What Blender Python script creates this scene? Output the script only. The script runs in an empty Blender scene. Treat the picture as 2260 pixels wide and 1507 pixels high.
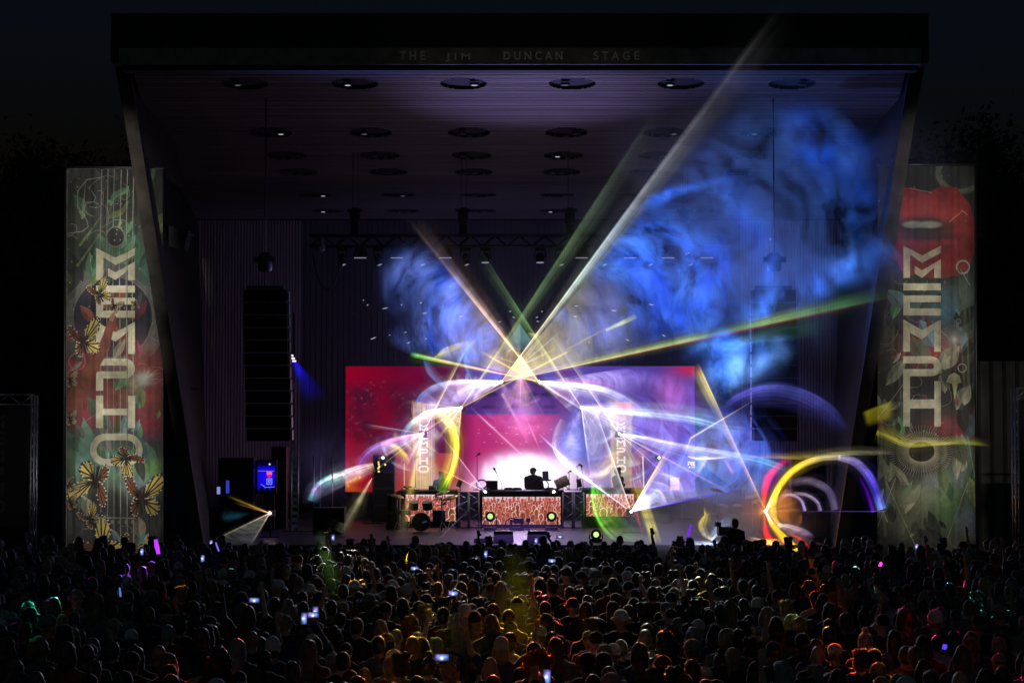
import bpy, bmesh, math, random
import numpy as np
from mathutils import Vector, Matrix, Euler, noise as mnoise
random.seed(7); np.random.seed(7)
S = bpy.context.scene
COL = S.collection
R = math.radians
# ------------------------------------------------------------------ camera, world, sun, exposure
F_PX, CAMZ = 4394.0, 4.0
PITCH = math.atan(219.5 / F_PX)
cam_d = bpy.data.cameras.new('camera'); cam = bpy.data.objects.new('camera', cam_d); COL.objects.link(cam)
cam_d.sensor_width = 36.0; cam_d.lens = 36.0 * F_PX / 2260.0
cam_d.clip_start = 0.5; cam_d.clip_end = 2000
cam.location = (0, 0, CAMZ); cam.rotation_euler = (math.pi / 2 + PITCH, 0, 0)
S.camera = cam

SUN_EL, SUN_AZ = R(26), R(200)          # low light behind the camera and a little to the left
world = bpy.data.worlds.new('World'); S.world = world; world.use_nodes = True
wn = world.node_tree; wn.nodes.clear()
sky = wn.nodes.new('ShaderNodeTexSky'); sky.sky_type = 'NISHITA'; sky.sun_disc = False
sky.sun_elevation = R(-2.4); sky.sun_rotation = R(160); sky.altitude = 60; sky.ozone_density = 6.0; sky.dust_density = 0.0; sky.air_density = 1.0
bg = wn.nodes.new('ShaderNodeBackground'); bg.inputs['Strength'].default_value = 0.15
wo = wn.nodes.new('ShaderNodeOutputWorld')
tint = wn.nodes.new('ShaderNodeMix'); tint.data_type = 'RGBA'; tint.blend_type = 'MULTIPLY'; tint.inputs[0].default_value = 1.0; tint.inputs[7].default_value = (0.62, 2.3, 0.70, 1)
wn.links.new(sky.outputs[0], tint.inputs[6]); wn.links.new(tint.outputs[2], bg.inputs[0]); wn.links.new(bg.outputs[0], wo.inputs[0])
sun_d = bpy.data.lights.new('fill_sun', 'SUN'); sun_d.energy = 0.020; sun_d.angle = R(8.0); sun_d.color = (1.0, 0.92, 0.80)  # added weak fill from the camera side, not an observed moon
sun = bpy.data.objects.new('fill_sun', sun_d); COL.objects.link(sun)
_dir = Vector((-0.28 * math.cos(SUN_EL), -0.96 * math.cos(SUN_EL), math.sin(SUN_EL)))
sun.rotation_euler = _dir.to_track_quat('Z', 'Y').to_euler(); sun.location = _dir * 60
S.view_settings.view_transform = 'Standard'; S.view_settings.look = 'None'
S.view_settings.exposure = 0.0; S.view_settings.gamma = 1.0; S.view_settings.use_curve_mapping = False
S.render.engine = 'CYCLES'
cy = S.cycles
cy.use_denoising = True
cy.max_bounces = 4; cy.diffuse_bounces = 2; cy.glossy_bounces = 2; cy.transmission_bounces = 2
cy.transparent_max_bounces = 64; cy.volume_bounces = 0
cy.sample_clamp_indirect = 2.0; cy.sample_clamp_direct = 0.0
cy.volume_step_rate = 2.0; cy.volume_max_steps = 128

# ------------------------------------------------------------------ pixel of the photograph + distance -> point in the place
SP, CP = math.sin(PITCH), math.cos(PITCH)
def at(px, py, Y):
    dx = (px - 1130.0) / F_PX; dy = -(py - 753.5) / F_PX
    t = Y / (CP - dy * SP)
    return Vector((dx * t, Y, CAMZ + (SP + dy * CP) * t))
def at_z(px, py, z):
    dx = (px - 1130.0) / F_PX; dy = -(py - 753.5) / F_PX
    t = (z - CAMZ) / (SP + dy * CP)
    return Vector((dx * t, (CP - dy * SP) * t, z))
def px_of(p):
    y = p[1] * CP + (p[2] - CAMZ) * SP; z = -p[1] * SP + (p[2] - CAMZ) * CP
    return 1130 + p[0] / y * F_PX, 753.5 - z / y * F_PX
def s2l(c): return c / 12.92 if c <= 0.04045 else ((c + 0.055) / 1.055) ** 2.4
def rgb(r, g, b): return (s2l(r / 255), s2l(g / 255), s2l(b / 255))

# ------------------------------------------------------------------ lamps of the show, plus added fill spots
def lamp(name, pos, target, color, power, deg, blend=0.6, size=0.12):
    d = bpy.data.lights.new(name, 'SPOT'); d.energy = power; d.color = color
    d.spot_size = R(deg); d.spot_blend = blend; d.shadow_soft_size = size
    o = bpy.data.objects.new(name, d); COL.objects.link(o); o.location = pos
    o.rotation_euler = (Vector(pos) - Vector(target)).to_track_quat('Z', 'Y').to_euler()
    return o
def stage_lamps():
    V = at
    lamp('ceiling_wash', V(1165,1000,60), V(1185,190,56.0), (0.37,0.34,1.0), 7000, 50, 1.0, .3)
    lamp('ceiling_wash_deep', V(1147,1120,66), V(1150,330,66), (0.42,0.30,1.0), 300, 110, 1.0, .3)
    lamp('wall_wash_left', V(560,1130,76), V(500,800,82), (0.66,0.42,1.0), 150, 90, 1.0, .3)
    lamp('wall_wash_right', V(1740,1130,76), V(1810,900,82), (0.55,0.42,1.0), 130, 90, 1.0, .3)
    lamp('back_wash', V(1150,1100,73), V(1150,600,82), (0.36,0.33,1.0), 1300, 130, 1.0, .3)
    lamp('smoke_blue_right', V(1190,842,64.5), V(1740,480,54), (0.08,0.22,1.0), 3000, 44, .6, .1)
    lamp('smoke_blue_low', V(1440,1120,58), V(1620,800,56), (0.12,0.22,1.0), 4500, 60, .8, .1)
    lamp('smoke_blue_left', V(1107,842,64.5), V(930,640,57), (0.12,0.20,1.0), 5000, 44, .6, .1)
    lamp('fog_right', V(1560,1060,56), V(1585,1165,51), (0.55,0.70,1.0), 260, 70, .9, .1)
    lamp('fog_centre', V(1150,900,62), V(1150,1180,54), (0.62,0.42,1.0), 260, 80, .8, .1)
    lamp('orange_spill', V(1690,1126,56), V(1760,1210,50), (1.0,0.32,0.03), 260, 120, 1.0, .05)
    # added unseen rim spots in mid-air that catch hair and shoulders of the crowd
    def rim(n, src, tgt, col, pw, deg): lamp('crowd_light_'+n, V(src[0]*.3+tgt[0]*.7,src[1],53.0), at_z(tgt[0], tgt[1], 1.7), rgb(*col), pw*1.9, deg, .7, .06)
    for n, src, tgt, col, pw, deg in (
        ('yellow',(1150,800),(1130,1350),(255,215,40),144,2.0), ('amber',(1190,830),(1195,1275),(255,120,15),128,1.5), ('orange',(1283,890),(1172,1455),(255,70,8),144,1.8), ('red',(1018,890),(1225,1330),(255,15,25),96,1.7),
        ('lime',(1107,840),(925,1390),(220,235,40),80,1.6), ('gold',(933,950),(860,1450),(255,130,15),96,1.8), ('gold_mid',(1018,890),(960,1280),(255,165,40),50,1.5), ('gold_far',(933,950),(905,1225),(255,190,50),40,1.6), ('peach',(1107,840),(770,1285),(255,190,80),45,1.5), ('rose',(1190,838),(1480,1480),(255,110,20),60,1.5), ('lemon',(1190,838),(1545,1285),(235,200,70),60,1.7),
        ('green',(1283,895),(95,1350),(70,235,170),50,1.6), ('magenta',(1367,950),(125,1315),(225,30,220),40,1.2), ('violet',(1367,950),(310,1245),(160,80,255),40,2.0), ('violet_hand',(1283,895),(355,1210),(150,50,255),40,1.2), ('mint',(1190,838),(500,1262),(110,235,190),35,1.2), ('amber_left',(1283,890),(400,1300),(255,150,40),35,1.0), ('red_left',(1190,838),(380,1450),(255,25,20),45,1.2), ('red_left_b',(1190,838),(490,1440),(255,20,20),40,.9), ('teal_left',(1367,950),(20,1360),(60,220,200),40,1.3),
        ('cyan',(1018,890),(2150,1310),(80,230,225),50,1.4), ('pink',(933,950),(2130,1400),(255,25,105),60,1.8), ('pink_far',(933,950),(2085,1260),(255,40,130),40,1.1), ('rose_right',(1018,890),(2030,1400),(255,40,110),40,1.0), ('orange_right',(1107,838),(1840,1385),(255,75,10),144,1.3), ('red_right',(1150,800),(1890,1440),(255,60,10),128,1.3), ('yellow_right',(1150,800),(1930,1430),(255,200,20),70,.8), ('lime_right',(1018,890),(1735,1365),(200,235,40),60,1.3), ('orange_far',(1107,838),(1800,1300),(255,70,10),60,1.6), ('aqua',(1190,838),(1880,1255),(190,240,230),50,1.9), ('crimson',(1190,838),(1815,1225),(255,30,80),35,1.3),
        ('pale_mid',(1190,838),(1500,1270),(235,235,205),7,6.0), ('pale_left',(1107,838),(760,1230),(225,215,205),10,8.0), ('bald_light',(1150,800),(1407,1395),(220,240,200),60,.9), ('warm_wide',(1150,700),(1120,1330),(235,190,140),9,10.0), ('cool_wide',(1150,700),(1150,1320),(200,205,225),3.5,24.0)):
        lamp('crowd_light_'+n, V(src[0]*.3+tgt[0]*.7,src[1],53.0), at_z(tgt[0], tgt[1], 1.7), rgb(*col), pw*2300, deg, .8, .05)
    lamp('gable_glow', V(1150,930,66), V(1150,930,40), (0.80,0.62,1.0), 380, 150, 1.0, .3)  # added unseen spot that brightens the haze round the gable
    # front-of-house lamps inferred from the lit banners, added out of view
    for py, k in ((420,.62),(560,.62),(700,.62),(840,.6),(980,.6),(1120,.55)):
        lamp('banner_lamp_left', (-4.0, 6, 13), V(250,py,57.5), (1.0,0.95,0.84), 80000*k, 4.5, .9, .1)
        lamp('banner_lamp_right', (4.0, 6, 13), V(2046,py,57.5), (1.0,0.95,0.84), 58000*k, 4.5, .9, .1)
    lamp('sign_fill', (0, 6, 12), V(1147,124,52.8), (1.0,0.93,0.85), 1300, 11, 1.0, .1)  # added unseen fill to lift the lettering
    lamp('fence_fill', (6, 6, 13), V(2215,960,62), (1.0,0.93,0.88), 9000, 7.5, 1.0, .1)  # added unseen fill that brightens the fence
    lamp('frame_fill', (-6, 6, 13), V(40,1010,49), (1.0,0.90,0.85), 2200, 6.5, 1.0, .1)  # added unseen fill that brightens the left truss frame
# ------------------------------------------------------------------ mesh builder
class MB:
    def __init__(s): s.v = []; s.f = []; s.smooth = []
    def add(s, vs, fs, smooth=False):
        b = len(s.v); s.v += [tuple(v) for v in vs]
        s.f += [tuple(i + b for i in f) for f in fs]; s.smooth += [smooth] * len(fs); return s
    def box(s, lo, hi, rot=None, origin=None):
        x0, y0, z0 = lo; x1, y1, z1 = hi
        vs = [Vector(p) for p in ((x0,y0,z0),(x1,y0,z0),(x1,y1,z0),(x0,y1,z0),(x0,y0,z1),(x1,y0,z1),(x1,y1,z1),(x0,y1,z1))]
        if rot is not None:
            o = Vector(origin) if origin is not None else (Vector(lo) + Vector(hi)) / 2
            m = rot.to_matrix() if hasattr(rot, 'to_matrix') else rot
            vs = [m @ (v - o) + o for v in vs]
        return s.add(vs, [(0,3,2,1),(4,5,6,7),(0,1,5,4),(1,2,6,5),(2,3,7,6),(3,0,4,7)])
    def cbox(s, c, size, rot=None):
        c = Vector(c); h = Vector(size) / 2; return s.box(c - h, c + h, rot, c)
    def hexa(s, p):            # eight points: bottom loop, top loop
        return s.add(p, [(0,3,2,1),(4,5,6,7),(0,1,5,4),(1,2,6,5),(2,3,7,6),(3,0,4,7)])
    def tube(s, pts, r, n=6, cap=True, smooth=True):
        pts = [Vector(p) for p in pts]; k = len(pts)
        rr = r if isinstance(r, (list, tuple)) else [r] * k
        vs, fs = [], []
        prev = None
        for i, p in enumerate(pts):
            t = (pts[min(i + 1, k - 1)] - pts[max(i - 1, 0)])
            if t.length < 1e-9: t = Vector((0, 0, 1))
            t.normalize()
            if prev is None:
                a = Vector((0, 0, 1)) if abs(t.z) < 0.9 else Vector((1, 0, 0)); nrm = t.cross(a).normalized()
            else:
                nrm = (prev - t * prev.dot(t))
                nrm = nrm.normalized() if nrm.length > 1e-6 else t.cross(Vector((0.3, 0.5, 0.8))).normalized()
            prev = nrm; b = t.cross(nrm)
            for j in range(n):
                an = 2 * math.pi * j / n
                vs.append(p + (nrm * math.cos(an) + b * math.sin(an)) * rr[i])
        for i in range(k - 1):
            for j in range(n):
                j2 = (j + 1) % n; fs.append((i*n+j, i*n+j2, (i+1)*n+j2, (i+1)*n+j))
        s.add(vs, fs, smooth)
        if cap:
            b0 = len(s.v) - len(vs)
            s.f.append(tuple(b0 + j for j in reversed(range(n)))); s.smooth.append(False)
            s.f.append(tuple(b0 + (k-1)*n + j for j in range(n))); s.smooth.append(False)
        return s
    def lathe(s, base, axis, prof, n=16, smooth=True):   # prof: (distance along axis, radius)
        ax = Vector(axis).normalized(); base = Vector(base)
        return s.tube([base + ax * d for d, _ in prof], [max(r, 1e-4) for _, r in prof], n, True, smooth)
    def ell(s, c, r, nu=12, nv=8, rot=None):
        c = Vector(c); vs, fs = [], []
        for i in range(nv + 1):
            th = math.pi * i / nv
            for j in range(nu):
                ph = 2 * math.pi * j / nu
                p = Vector((r[0]*math.sin(th)*math.cos(ph), r[1]*math.sin(th)*math.sin(ph), r[2]*math.cos(th)))
                if rot is not None: p = rot @ p
                vs.append(c + p)
        for i in range(nv):
            for j in range(nu):
                j2 = (j+1) % nu; fs.append((i*nu+j, (i+1)*nu+j, (i+1)*nu+j2, i*nu+j2))
        return s.add(vs, fs, True)
    def mesh(s, name):
        m = bpy.data.meshes.new(name); m.from_pydata(s.v, [], s.f)
        m.polygons.foreach_set('use_smooth', s.smooth); m.update(); return m
    def build(s, name, mat=None, parent=None, offset=None):
        m = s.mesh(name)
        if mat: m.materials.append(mat)
        o = bpy.data.objects.new(name, m); COL.objects.link(o)
        if offset is not None:
            m.transform(Matrix.Translation(-Vector(offset)))
            if parent is None: o.location = offset
        if parent: o.parent = parent
        return o
def tag(o, label=None, cat=None, group=None, kind=None):
    if label: o['label'] = label
    if cat: o['category'] = cat
    if group: o['group'] = group
    if kind: o['kind'] = kind
    return o
def thing(name, loc, label, cat, group=None):
    o = bpy.data.objects.new(name, None); COL.objects.link(o); o.location = loc
    o.empty_display_size = 0.2
    return tag(o, label, cat, group)
def part(mb, name, mat, root, label=None, kind=None):   # world-space geometry under a thing's empty
    o = mb.build(name, mat, root, offset=wloc(root))
    if label: o['label'] = label
    if kind: o['kind'] = kind
    return o
def wloc(o):
    v = Vector(o.location)
    while o.parent: o = o.parent; v = v + Vector(o.location)
    return v
# ------------------------------------------------------------------ materials
def nodes(name):
    m = bpy.data.materials.new(name); m.use_nodes = True; nt = m.node_tree; nt.nodes.clear()
    out = nt.nodes.new('ShaderNodeOutputMaterial'); return m, nt, out
def mat(name, col, rough=0.6, metal=0.0, var=0.2, scale=6.0, bump=0.0, stretch=(1,1,1), spec=0.5, sheen=0.0):
    m, nt, out = nodes(name); N = nt.nodes.new; L = nt.links.new
    p = N('ShaderNodeBsdfPrincipled'); p.inputs['Roughness'].default_value = rough; p.inputs['Metallic'].default_value = metal
    p.inputs['Specular IOR Level'].default_value = spec
    if sheen: p.inputs['Sheen Weight'].default_value = sheen; p.inputs['Sheen Roughness'].default_value = .32; p.inputs['Sheen Tint'].default_value = (1,1,1,1)
    tc = N('ShaderNodeTexCoord'); mp = N('ShaderNodeMapping'); mp.inputs['Scale'].default_value = stretch
    nz = N('ShaderNodeTexNoise'); nz.inputs['Scale'].default_value = scale; nz.inputs['Detail'].default_value = 4
    L(tc.outputs['Object'], mp.inputs[0]); L(mp.outputs[0], nz.inputs['Vector'])
    mr = N('ShaderNodeMapRange'); mr.inputs[1].default_value = 0.3; mr.inputs[2].default_value = 0.7
    mr.inputs[3].default_value = 1 - var; mr.inputs[4].default_value = 1 + var
    L(nz.outputs[0], mr.inputs[0])
    vm = N('ShaderNodeVectorMath'); vm.operation = 'SCALE'; vm.inputs[0].default_value = col
    L(mr.outputs[0], vm.inputs['Scale']); L(vm.outputs[0], p.inputs['Base Color'])
    if bump:
        b = N('ShaderNodeBump'); b.inputs['Strength'].default_value = bump; b.inputs['Distance'].default_value = 0.02
        L(nz.outputs[0], b.inputs['Height']); L(b.outputs[0], p.inputs['Normal'])
    L(p.outputs[0], out.inputs[0]); return m
def glow(name, col, strength, sample=False):
    m, nt, out = nodes(name); e = nt.nodes.new('ShaderNodeEmission')
    e.inputs[0].default_value = (*col, 1); e.inputs[1].default_value = strength
    nt.links.new(e.outputs[0], out.inputs[0])
    if not sample: m.cycles.emission_sampling = 'NONE'
    return m
M = {}
M['black'] = mat('black_metal', (0.012,0.012,0.014), 0.45, 0.0, 0.3)
M['black_matte'] = mat('black_matte', (0.004,0.004,0.004), 0.9, 0, 0.3)
M['grille'] = mat('speaker_grille', (0.004,0.004,0.004), 0.8, 0.0, 0.4, 40, spec=.2)
M['alu'] = mat('aluminium', (0.45,0.45,0.47), 0.35, 0.9, 0.15, 20)
M['steel_dark'] = mat('dark_steel', (0.05,0.05,0.055), 0.4, 0.6, 0.2, 12)
M['wood'] = mat('slat_wood', (0.11,0.085,0.075), 0.55, 0, 0.35, 3, 0.2, (0.2,6,6))
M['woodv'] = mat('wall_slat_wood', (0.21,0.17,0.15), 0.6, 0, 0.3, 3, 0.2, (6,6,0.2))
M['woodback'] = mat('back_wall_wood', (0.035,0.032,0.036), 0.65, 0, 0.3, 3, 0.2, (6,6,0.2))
M['beam_paint'] = mat('brown_beam_paint', (0.16,0.13,0.10), 0.75, 0, 0.35, 3, 0.1)
M['fascia'] = mat('fascia_panel', (0.005,0.004,0.003), 0.8, 0, 0.3, 2)
M['post_paint'] = mat('brown_post_paint', (0.035,0.028,0.022), 0.8, 0, 0.4, 3, 0.1)
M['box_grey'] = mat('box_grey', (0.02,0.02,0.022), 0.8)
M['letter'] = mat('letter_metal', (0.62,0.58,0.48), 0.5, 0.0, 0.15)
M['concrete'] = mat('stage_floor', (0.035,0.030,0.036), 0.45, 0, 0.3, 2, 0.1)
M['grass'] = mat('dark_grass', (0.02,0.026,0.012), 0.9, 0, 0.5, 3, 0.4)
M['leaf'] = mat('night_foliage', (0.010,0.013,0.007), 0.8, 0, 0.6, 1.2)
M['bark'] = mat('bark', (0.04,0.03,0.02), 0.9, 0, 0.4, 6, 0.5)
M['fence'] = mat('corrugated_metal', (0.05,0.047,0.044), 0.55, 0.2, 0.25, 2)
M['cable'] = mat('cable_rubber', (0.015,0.015,0.015), 0.6)
M['white_plastic'] = mat('white_plastic', (0.55,0.53,0.55), 0.5)
M['drumwood'] = mat('drum_shell_wood', (0.45,0.30,0.14), 0.4, 0, 0.2, 8, 0, (1,1,6))
M['skinhead'] = mat('drum_head', (0.6,0.56,0.5), 0.5)
M['brass'] = mat('cymbal_brass', (0.55,0.38,0.12), 0.3, 0.9)
# ------------------------------------------------------------------ painted print (drawn here, pixel by pixel)
class Canvas:
    def __init__(s, w, h, sc, bg=(0,0,0)):
        s.sc = sc; s.w, s.h = int(w*sc), int(h*sc); s.W, s.H = w, h
        s.a = np.zeros((s.h, s.w, 3)); s.a[:] = bg
        yy, xx = np.mgrid[0:s.h, 0:s.w]; s.x = (xx + 0.5)/sc; s.y = (yy + 0.5)/sc
    def mix(s, m, col, al=1.0):
        m = (m * al)[..., None]; s.a = s.a * (1 - m) + np.array(col) * m
    def add(s, m, col): s.a = s.a + m[..., None] * np.array(col)
    def sub(s, pts, pad=2):
        x0 = max(int((min(p[0] for p in pts)-pad)*s.sc), 0); x1 = min(int((max(p[0] for p in pts)+pad)*s.sc)+1, s.w)
        y0 = max(int((min(p[1] for p in pts)-pad)*s.sc), 0); y1 = min(int((max(p[1] for p in pts)+pad)*s.sc)+1, s.h)
        return slice(y0, max(y1,y0)), slice(x0, max(x1,x0))
    def poly(s, pts, col, al=1.0):
        sl = s.sub(pts); X, Y = s.x[sl], s.y[sl]
        if X.size == 0: return
        acc = np.zeros(X.shape)
        for ox, oy in ((-.25,-.25),(.25,-.25),(-.25,.25),(.25,.25)):
            x = X + ox/s.sc; y = Y + oy/s.sc; ins = np.zeros(X.shape, bool)
            for i in range(len(pts)):
                (ax, ay), (bx, by) = pts[i], pts[i-1]
                if ay == by: continue
                c = ((ay > y) != (by > y)) & (x < (bx-ax)*(y-ay)/(by-ay) + ax); ins ^= c
            acc += ins * 0.25
        m = (acc*al)[..., None]; s.a[sl] = s.a[sl]*(1-m) + np.array(col)*m
    def line(s, pts, w, col, al=1.0, soft=0.7, w1=None):
        w1 = w if w1 is None else w1; n = max(len(pts)-1, 1)
        for i in range(len(pts)-1):
            a, b = pts[i], pts[i+1]; wa = w+(w1-w)*i/n; wb = w+(w1-w)*(i+1)/n; ww = max(wa,wb)
            sl = s.sub([a, b], ww+2); X, Y = s.x[sl], s.y[sl]
            if X.size == 0: continue
            dx, dy = b[0]-a[0], b[1]-a[1]; q = dx*dx+dy*dy+1e-9
            t = np.clip(((X-a[0])*dx+(Y-a[1])*dy)/q, 0, 1)
            d = np.hypot(X-a[0]-t*dx, Y-a[1]-t*dy); r = (wa+(wb-wa)*t)/2
            m = (np.clip((r-d)/soft+0.5, 0, 1)*al)[..., None]; s.a[sl] = s.a[sl]*(1-m)+np.array(col)*m
    def disc(s, cx, cy, rx, ry, col, al=1.0, soft=0.15, ring=None):
        d = np.hypot((s.x-cx)/rx, (s.y-cy)/ry)
        m = np.clip((1-d)/soft+0.5, 0, 1) if ring is None else np.clip((ring-np.abs(d-1))/(soft*ring)+0.0, 0, 1)
        s.mix(m, col, al)
    def gauss(s, cx, cy, rx, ry, col, al=1.0, p=2):
        s.mix(np.exp(-(np.hypot((s.x-cx)/rx, (s.y-cy)/ry))**p), col, al)
    def vnoise(s, cell, seed=0, octaves=3):
        rs = np.random.RandomState(seed); out = np.zeros((s.h, s.w)); amp = 1; tot = 0
        for o in range(octaves):
            c = cell/(2**o); gw, gh = int(s.W/c)+3, int(s.H/c)+3; g = rs.rand(gh, gw)
            fx, fy = s.x/c, s.y/c; ix, iy = fx.astype(int), fy.astype(int); tx, ty = fx-ix, fy-iy
            tx = tx*tx*(3-2*tx); ty = ty*ty*(3-2*ty)
            out += amp*((g[iy,ix]*(1-tx)+g[iy,ix+1]*tx)*(1-ty)+(g[iy+1,ix]*(1-tx)+g[iy+1,ix+1]*tx)*ty); tot += amp; amp *= 0.55
        return out/tot
    def image(s, name):
        im = bpy.data.images.new(name, s.w, s.h, float_buffer=True); im.colorspace_settings.name = 'Linear Rec.709'
        px = np.ones((s.h, s.w, 4), np.float32); px[..., :3] = np.clip(s.a[::-1], 0, 50)
        im.pixels.foreach_set(px.ravel()); im.update(); im.pack(); return im
def print_mat(name, im, emit=0.0, rough=0.6, gain=1.0, sample=True, bump=False):
    m, nt, out = nodes(name); N = nt.nodes.new; L = nt.links.new
    t = N('ShaderNodeTexImage'); t.image = im; t.extension = 'EXTEND'
    if emit:
        e = N('ShaderNodeEmission'); e.inputs[1].default_value = emit; L(t.outputs[0], e.inputs[0]); L(e.outputs[0], out.inputs[0])
        if not sample: m.cycles.emission_sampling = 'NONE'
    else:
        p = N('ShaderNodeBsdfPrincipled'); p.inputs['Roughness'].default_value = rough
        L(t.outputs[0], p.inputs['Base Color']); L(p.outputs[0], out.inputs[0])
    return m
def quad_uv(name, p00, p10, p11, p01, m, parent=None, thick=0.0, nx=1, fold=None):
    """flat or folded printed panel; corners bottom-left, bottom-right, top-right, top-left"""
    o00 = wloc(parent) if parent else Vector((0,0,0))
    vs, fs, uv = [], [], []
    p00, p10, p11, p01 = map(Vector, (p00, p10, p11, p01)); ny = 1 if fold is None else 24
    for j in range(ny+1):
        for i in range(nx+1):
            u, v = i/nx, j/ny
            p = (p00*(1-u)+p10*u)*(1-v)+(p01*(1-u)+p11*u)*v
            if fold: p = p + Vector((0, fold(u, v), 0))
            vs.append(p-o00); uv.append((u, v))
    for j in range(ny):
        for i in range(nx):
            a = j*(nx+1)+i; fs.append((a, a+1, a+nx+2, a+nx+1))
    me = bpy.data.meshes.new(name); me.from_pydata(vs, [], fs); ul = me.uv_layers.new(name='UVMap')
    for p in me.polygons:
        for li in p.loop_indices: ul.data[li].uv = uv[me.loops[li].vertex_index]
    if fold: me.polygons.foreach_set('use_smooth', [True]*len(fs))
    me.materials.append(m); me.update(); o = bpy.data.objects.new(name, me); COL.objects.link(o)
    if parent: o.parent = parent
    return o
# ================================================================== LARGE STRUCTURE
MX = lambda x: 2294 - x                       # the stage is symmetric about this column of the photograph
g = MB(); g.add([(-400,-60,0),(400,-60,0),(400,500,0),(-400,500,0)], [(0,1,2,3)])
tag(g.build('ground', M['grass']), kind='structure')
# stage deck
d = MB(); a, b = at(470,1192,52), at(1824,1192,52)
d.box((a.x, 52, 0.02), (b.x, 81.8, 1.30))
deck = tag(d.build('stage_floor', M['concrete']), kind='structure')
f = MB()
for z0, z1 in ((0.15,0.50),(0.56,0.84),(0.90,1.16)): f.box((a.x+0.1, 51.93, z0), (b.x-0.1, 51.99, z1))
f.build('skirt_board', M['black'], deck)
f = MB(); f.box((a.x, 51.90, 1.20), (b.x, 51.995, 1.31)); f.build('deck_edge', M['steel_dark'], deck)

# ---------------- bandshell
shell = thing('bandshell', (at(1147,900,68).x, 68, 0), 'tall dark open stage shell with wide slatted roof carrying dim lettering', 'stage shell')
def ceil_z(Y):
    return np.interp(Y, [53, 55, 60.8, 64.4, 67, 74, 83], [14.02, 13.90, 13.45, 13.27, 13.08, 13.16, 13.14])
r = MB(); p = [at(245,147,53), at(2050,140,53)]
zb, zt = 14.14, at(1147,30,53).z
x0, x1 = at(245,90,53).x, at(2050,90,53).x
r.box((x0, 53, zb), (x1, 84, zt)); part(r, 'roof', M['fascia'], shell)
fb = MB(); fb.box((x0+0.25, 52.86, at(0,143,52.9).z), (x1-0.25, 52.985, at(0,107,52.9).z)); fascia = part(fb, 'fascia', M['beam_paint'], shell)
lipm = MB(); lipm.box((x0+0.3, 53.02, 13.93), (x1-0.3, 53.5, 14.12)); part(lipm, 'roof_lip', M['fascia'], shell)
# raised letters
for word, xa, xb in (('THE',882,938),('JIM',986,1040),('DUNCAN',1110,1240),('STAGE',1310,1410)):
    cu = bpy.data.curves.new('letters', 'FONT'); cu.body = word; cu.size = 0.36; cu.extrude = 0.02; cu.space_character = 1.6
    cu.offset = 0.006
    o = bpy.data.objects.new('letters', cu); COL.objects.link(o)
    bpy.context.view_layer.update()
    w = o.dimensions.x; A, B = at(xa,131,52.82), at(xb,131,52.82)
    o.parent = fascia; o.rotation_euler = (math.pi/2, 0, 0)
    o.scale = ((B.x-A.x)/max(w,0.01), 1, 1)
    o.location = Vector((A.x, 52.835, at(0,132,52.82).z)) - wloc(shell); cu.materials.append(M['letter'])
    bpy.context.view_layer.update(); h = o.dimensions.z if o.dimensions.z > 0.05 else o.dimensions.y
    if h > 0.02: o.scale[1] = ((132-113)/83.2) / max(h, 0.05)
    bpy.context.view_layer.update(); dg = bpy.context.evaluated_depsgraph_get(); me = bpy.data.meshes.new_from_object(o.evaluated_get(dg)); lo = bpy.data.objects.new('lettering', me); COL.objects.link(lo); lo.parent = fascia
    lo.rotation_euler = o.rotation_euler; lo.scale = o.scale; lo.location = o.location
    if not me.materials: me.materials.append(M['letter'])
    bpy.data.objects.remove(o)
# posts and side walls
for sgn in (0, 1):
    X = (lambda x: MX(x)) if sgn else (lambda x: x)
    def P(x, y, Y): return at(X(x), y, Y)
    ps = MB()
    bot = [P(437,1300,53.9), P(465,1300,53.9), P(468,1300,55.2), P(440,1300,55.2)]
    top = [P(258,108,53.9), P(287,108,53.9), P(292,112,55.2), P(262,112,55.2)]
    for q in bot: q.z = 0.0
    for q in top: q.z = 14.12
    ps.hexa(bot + top); part(ps, 'slanted_post', M['post_paint'], shell)
    sp = MB()
    fr = [P(245,100,54.2), P(258,100,54.2), P(300,330,54.2), P(288,335,54.2)]
    bk = [v + Vector((0, 8, 0)) for v in fr]; sp.hexa([fr[3], fr[2], bk[2], bk[3], fr[0], fr[1], bk[1], bk[0]])
    part(sp, 'roof_bracket', M['fascia'], shell)
    sw = MB()
    t0, t1, b0, b1 = P(292,130,55.3), P(436,484,82), P(467,1290,55.3), P(462,1250,82)
    for q, z in ((t0,13.9),(t1,13.12),(b0,0),(b1,0)): q.z = z
    off = Vector((-0.3 if not sgn else 0.3, 0, 0))
    sw.hexa([b0, b1, b1+off, b0+off, t0, t1, t1+off, t0+off]); part(sw, 'side_wall', M['fascia'], shell)
# back wall: vertical wooden slats, joined (3 pixels each), over a dark sheet
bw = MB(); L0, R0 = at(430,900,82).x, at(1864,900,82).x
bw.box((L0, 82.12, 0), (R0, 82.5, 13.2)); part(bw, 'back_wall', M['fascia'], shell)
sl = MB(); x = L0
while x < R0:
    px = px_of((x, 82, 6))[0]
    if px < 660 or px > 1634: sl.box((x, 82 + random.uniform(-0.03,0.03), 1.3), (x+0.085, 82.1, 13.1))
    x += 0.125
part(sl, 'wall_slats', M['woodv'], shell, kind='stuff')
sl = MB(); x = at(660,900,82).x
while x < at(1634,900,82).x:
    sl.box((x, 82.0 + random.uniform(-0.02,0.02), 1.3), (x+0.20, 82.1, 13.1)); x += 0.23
part(sl, 'back_slats', M['woodback'], shell, kind='stuff')
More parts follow.
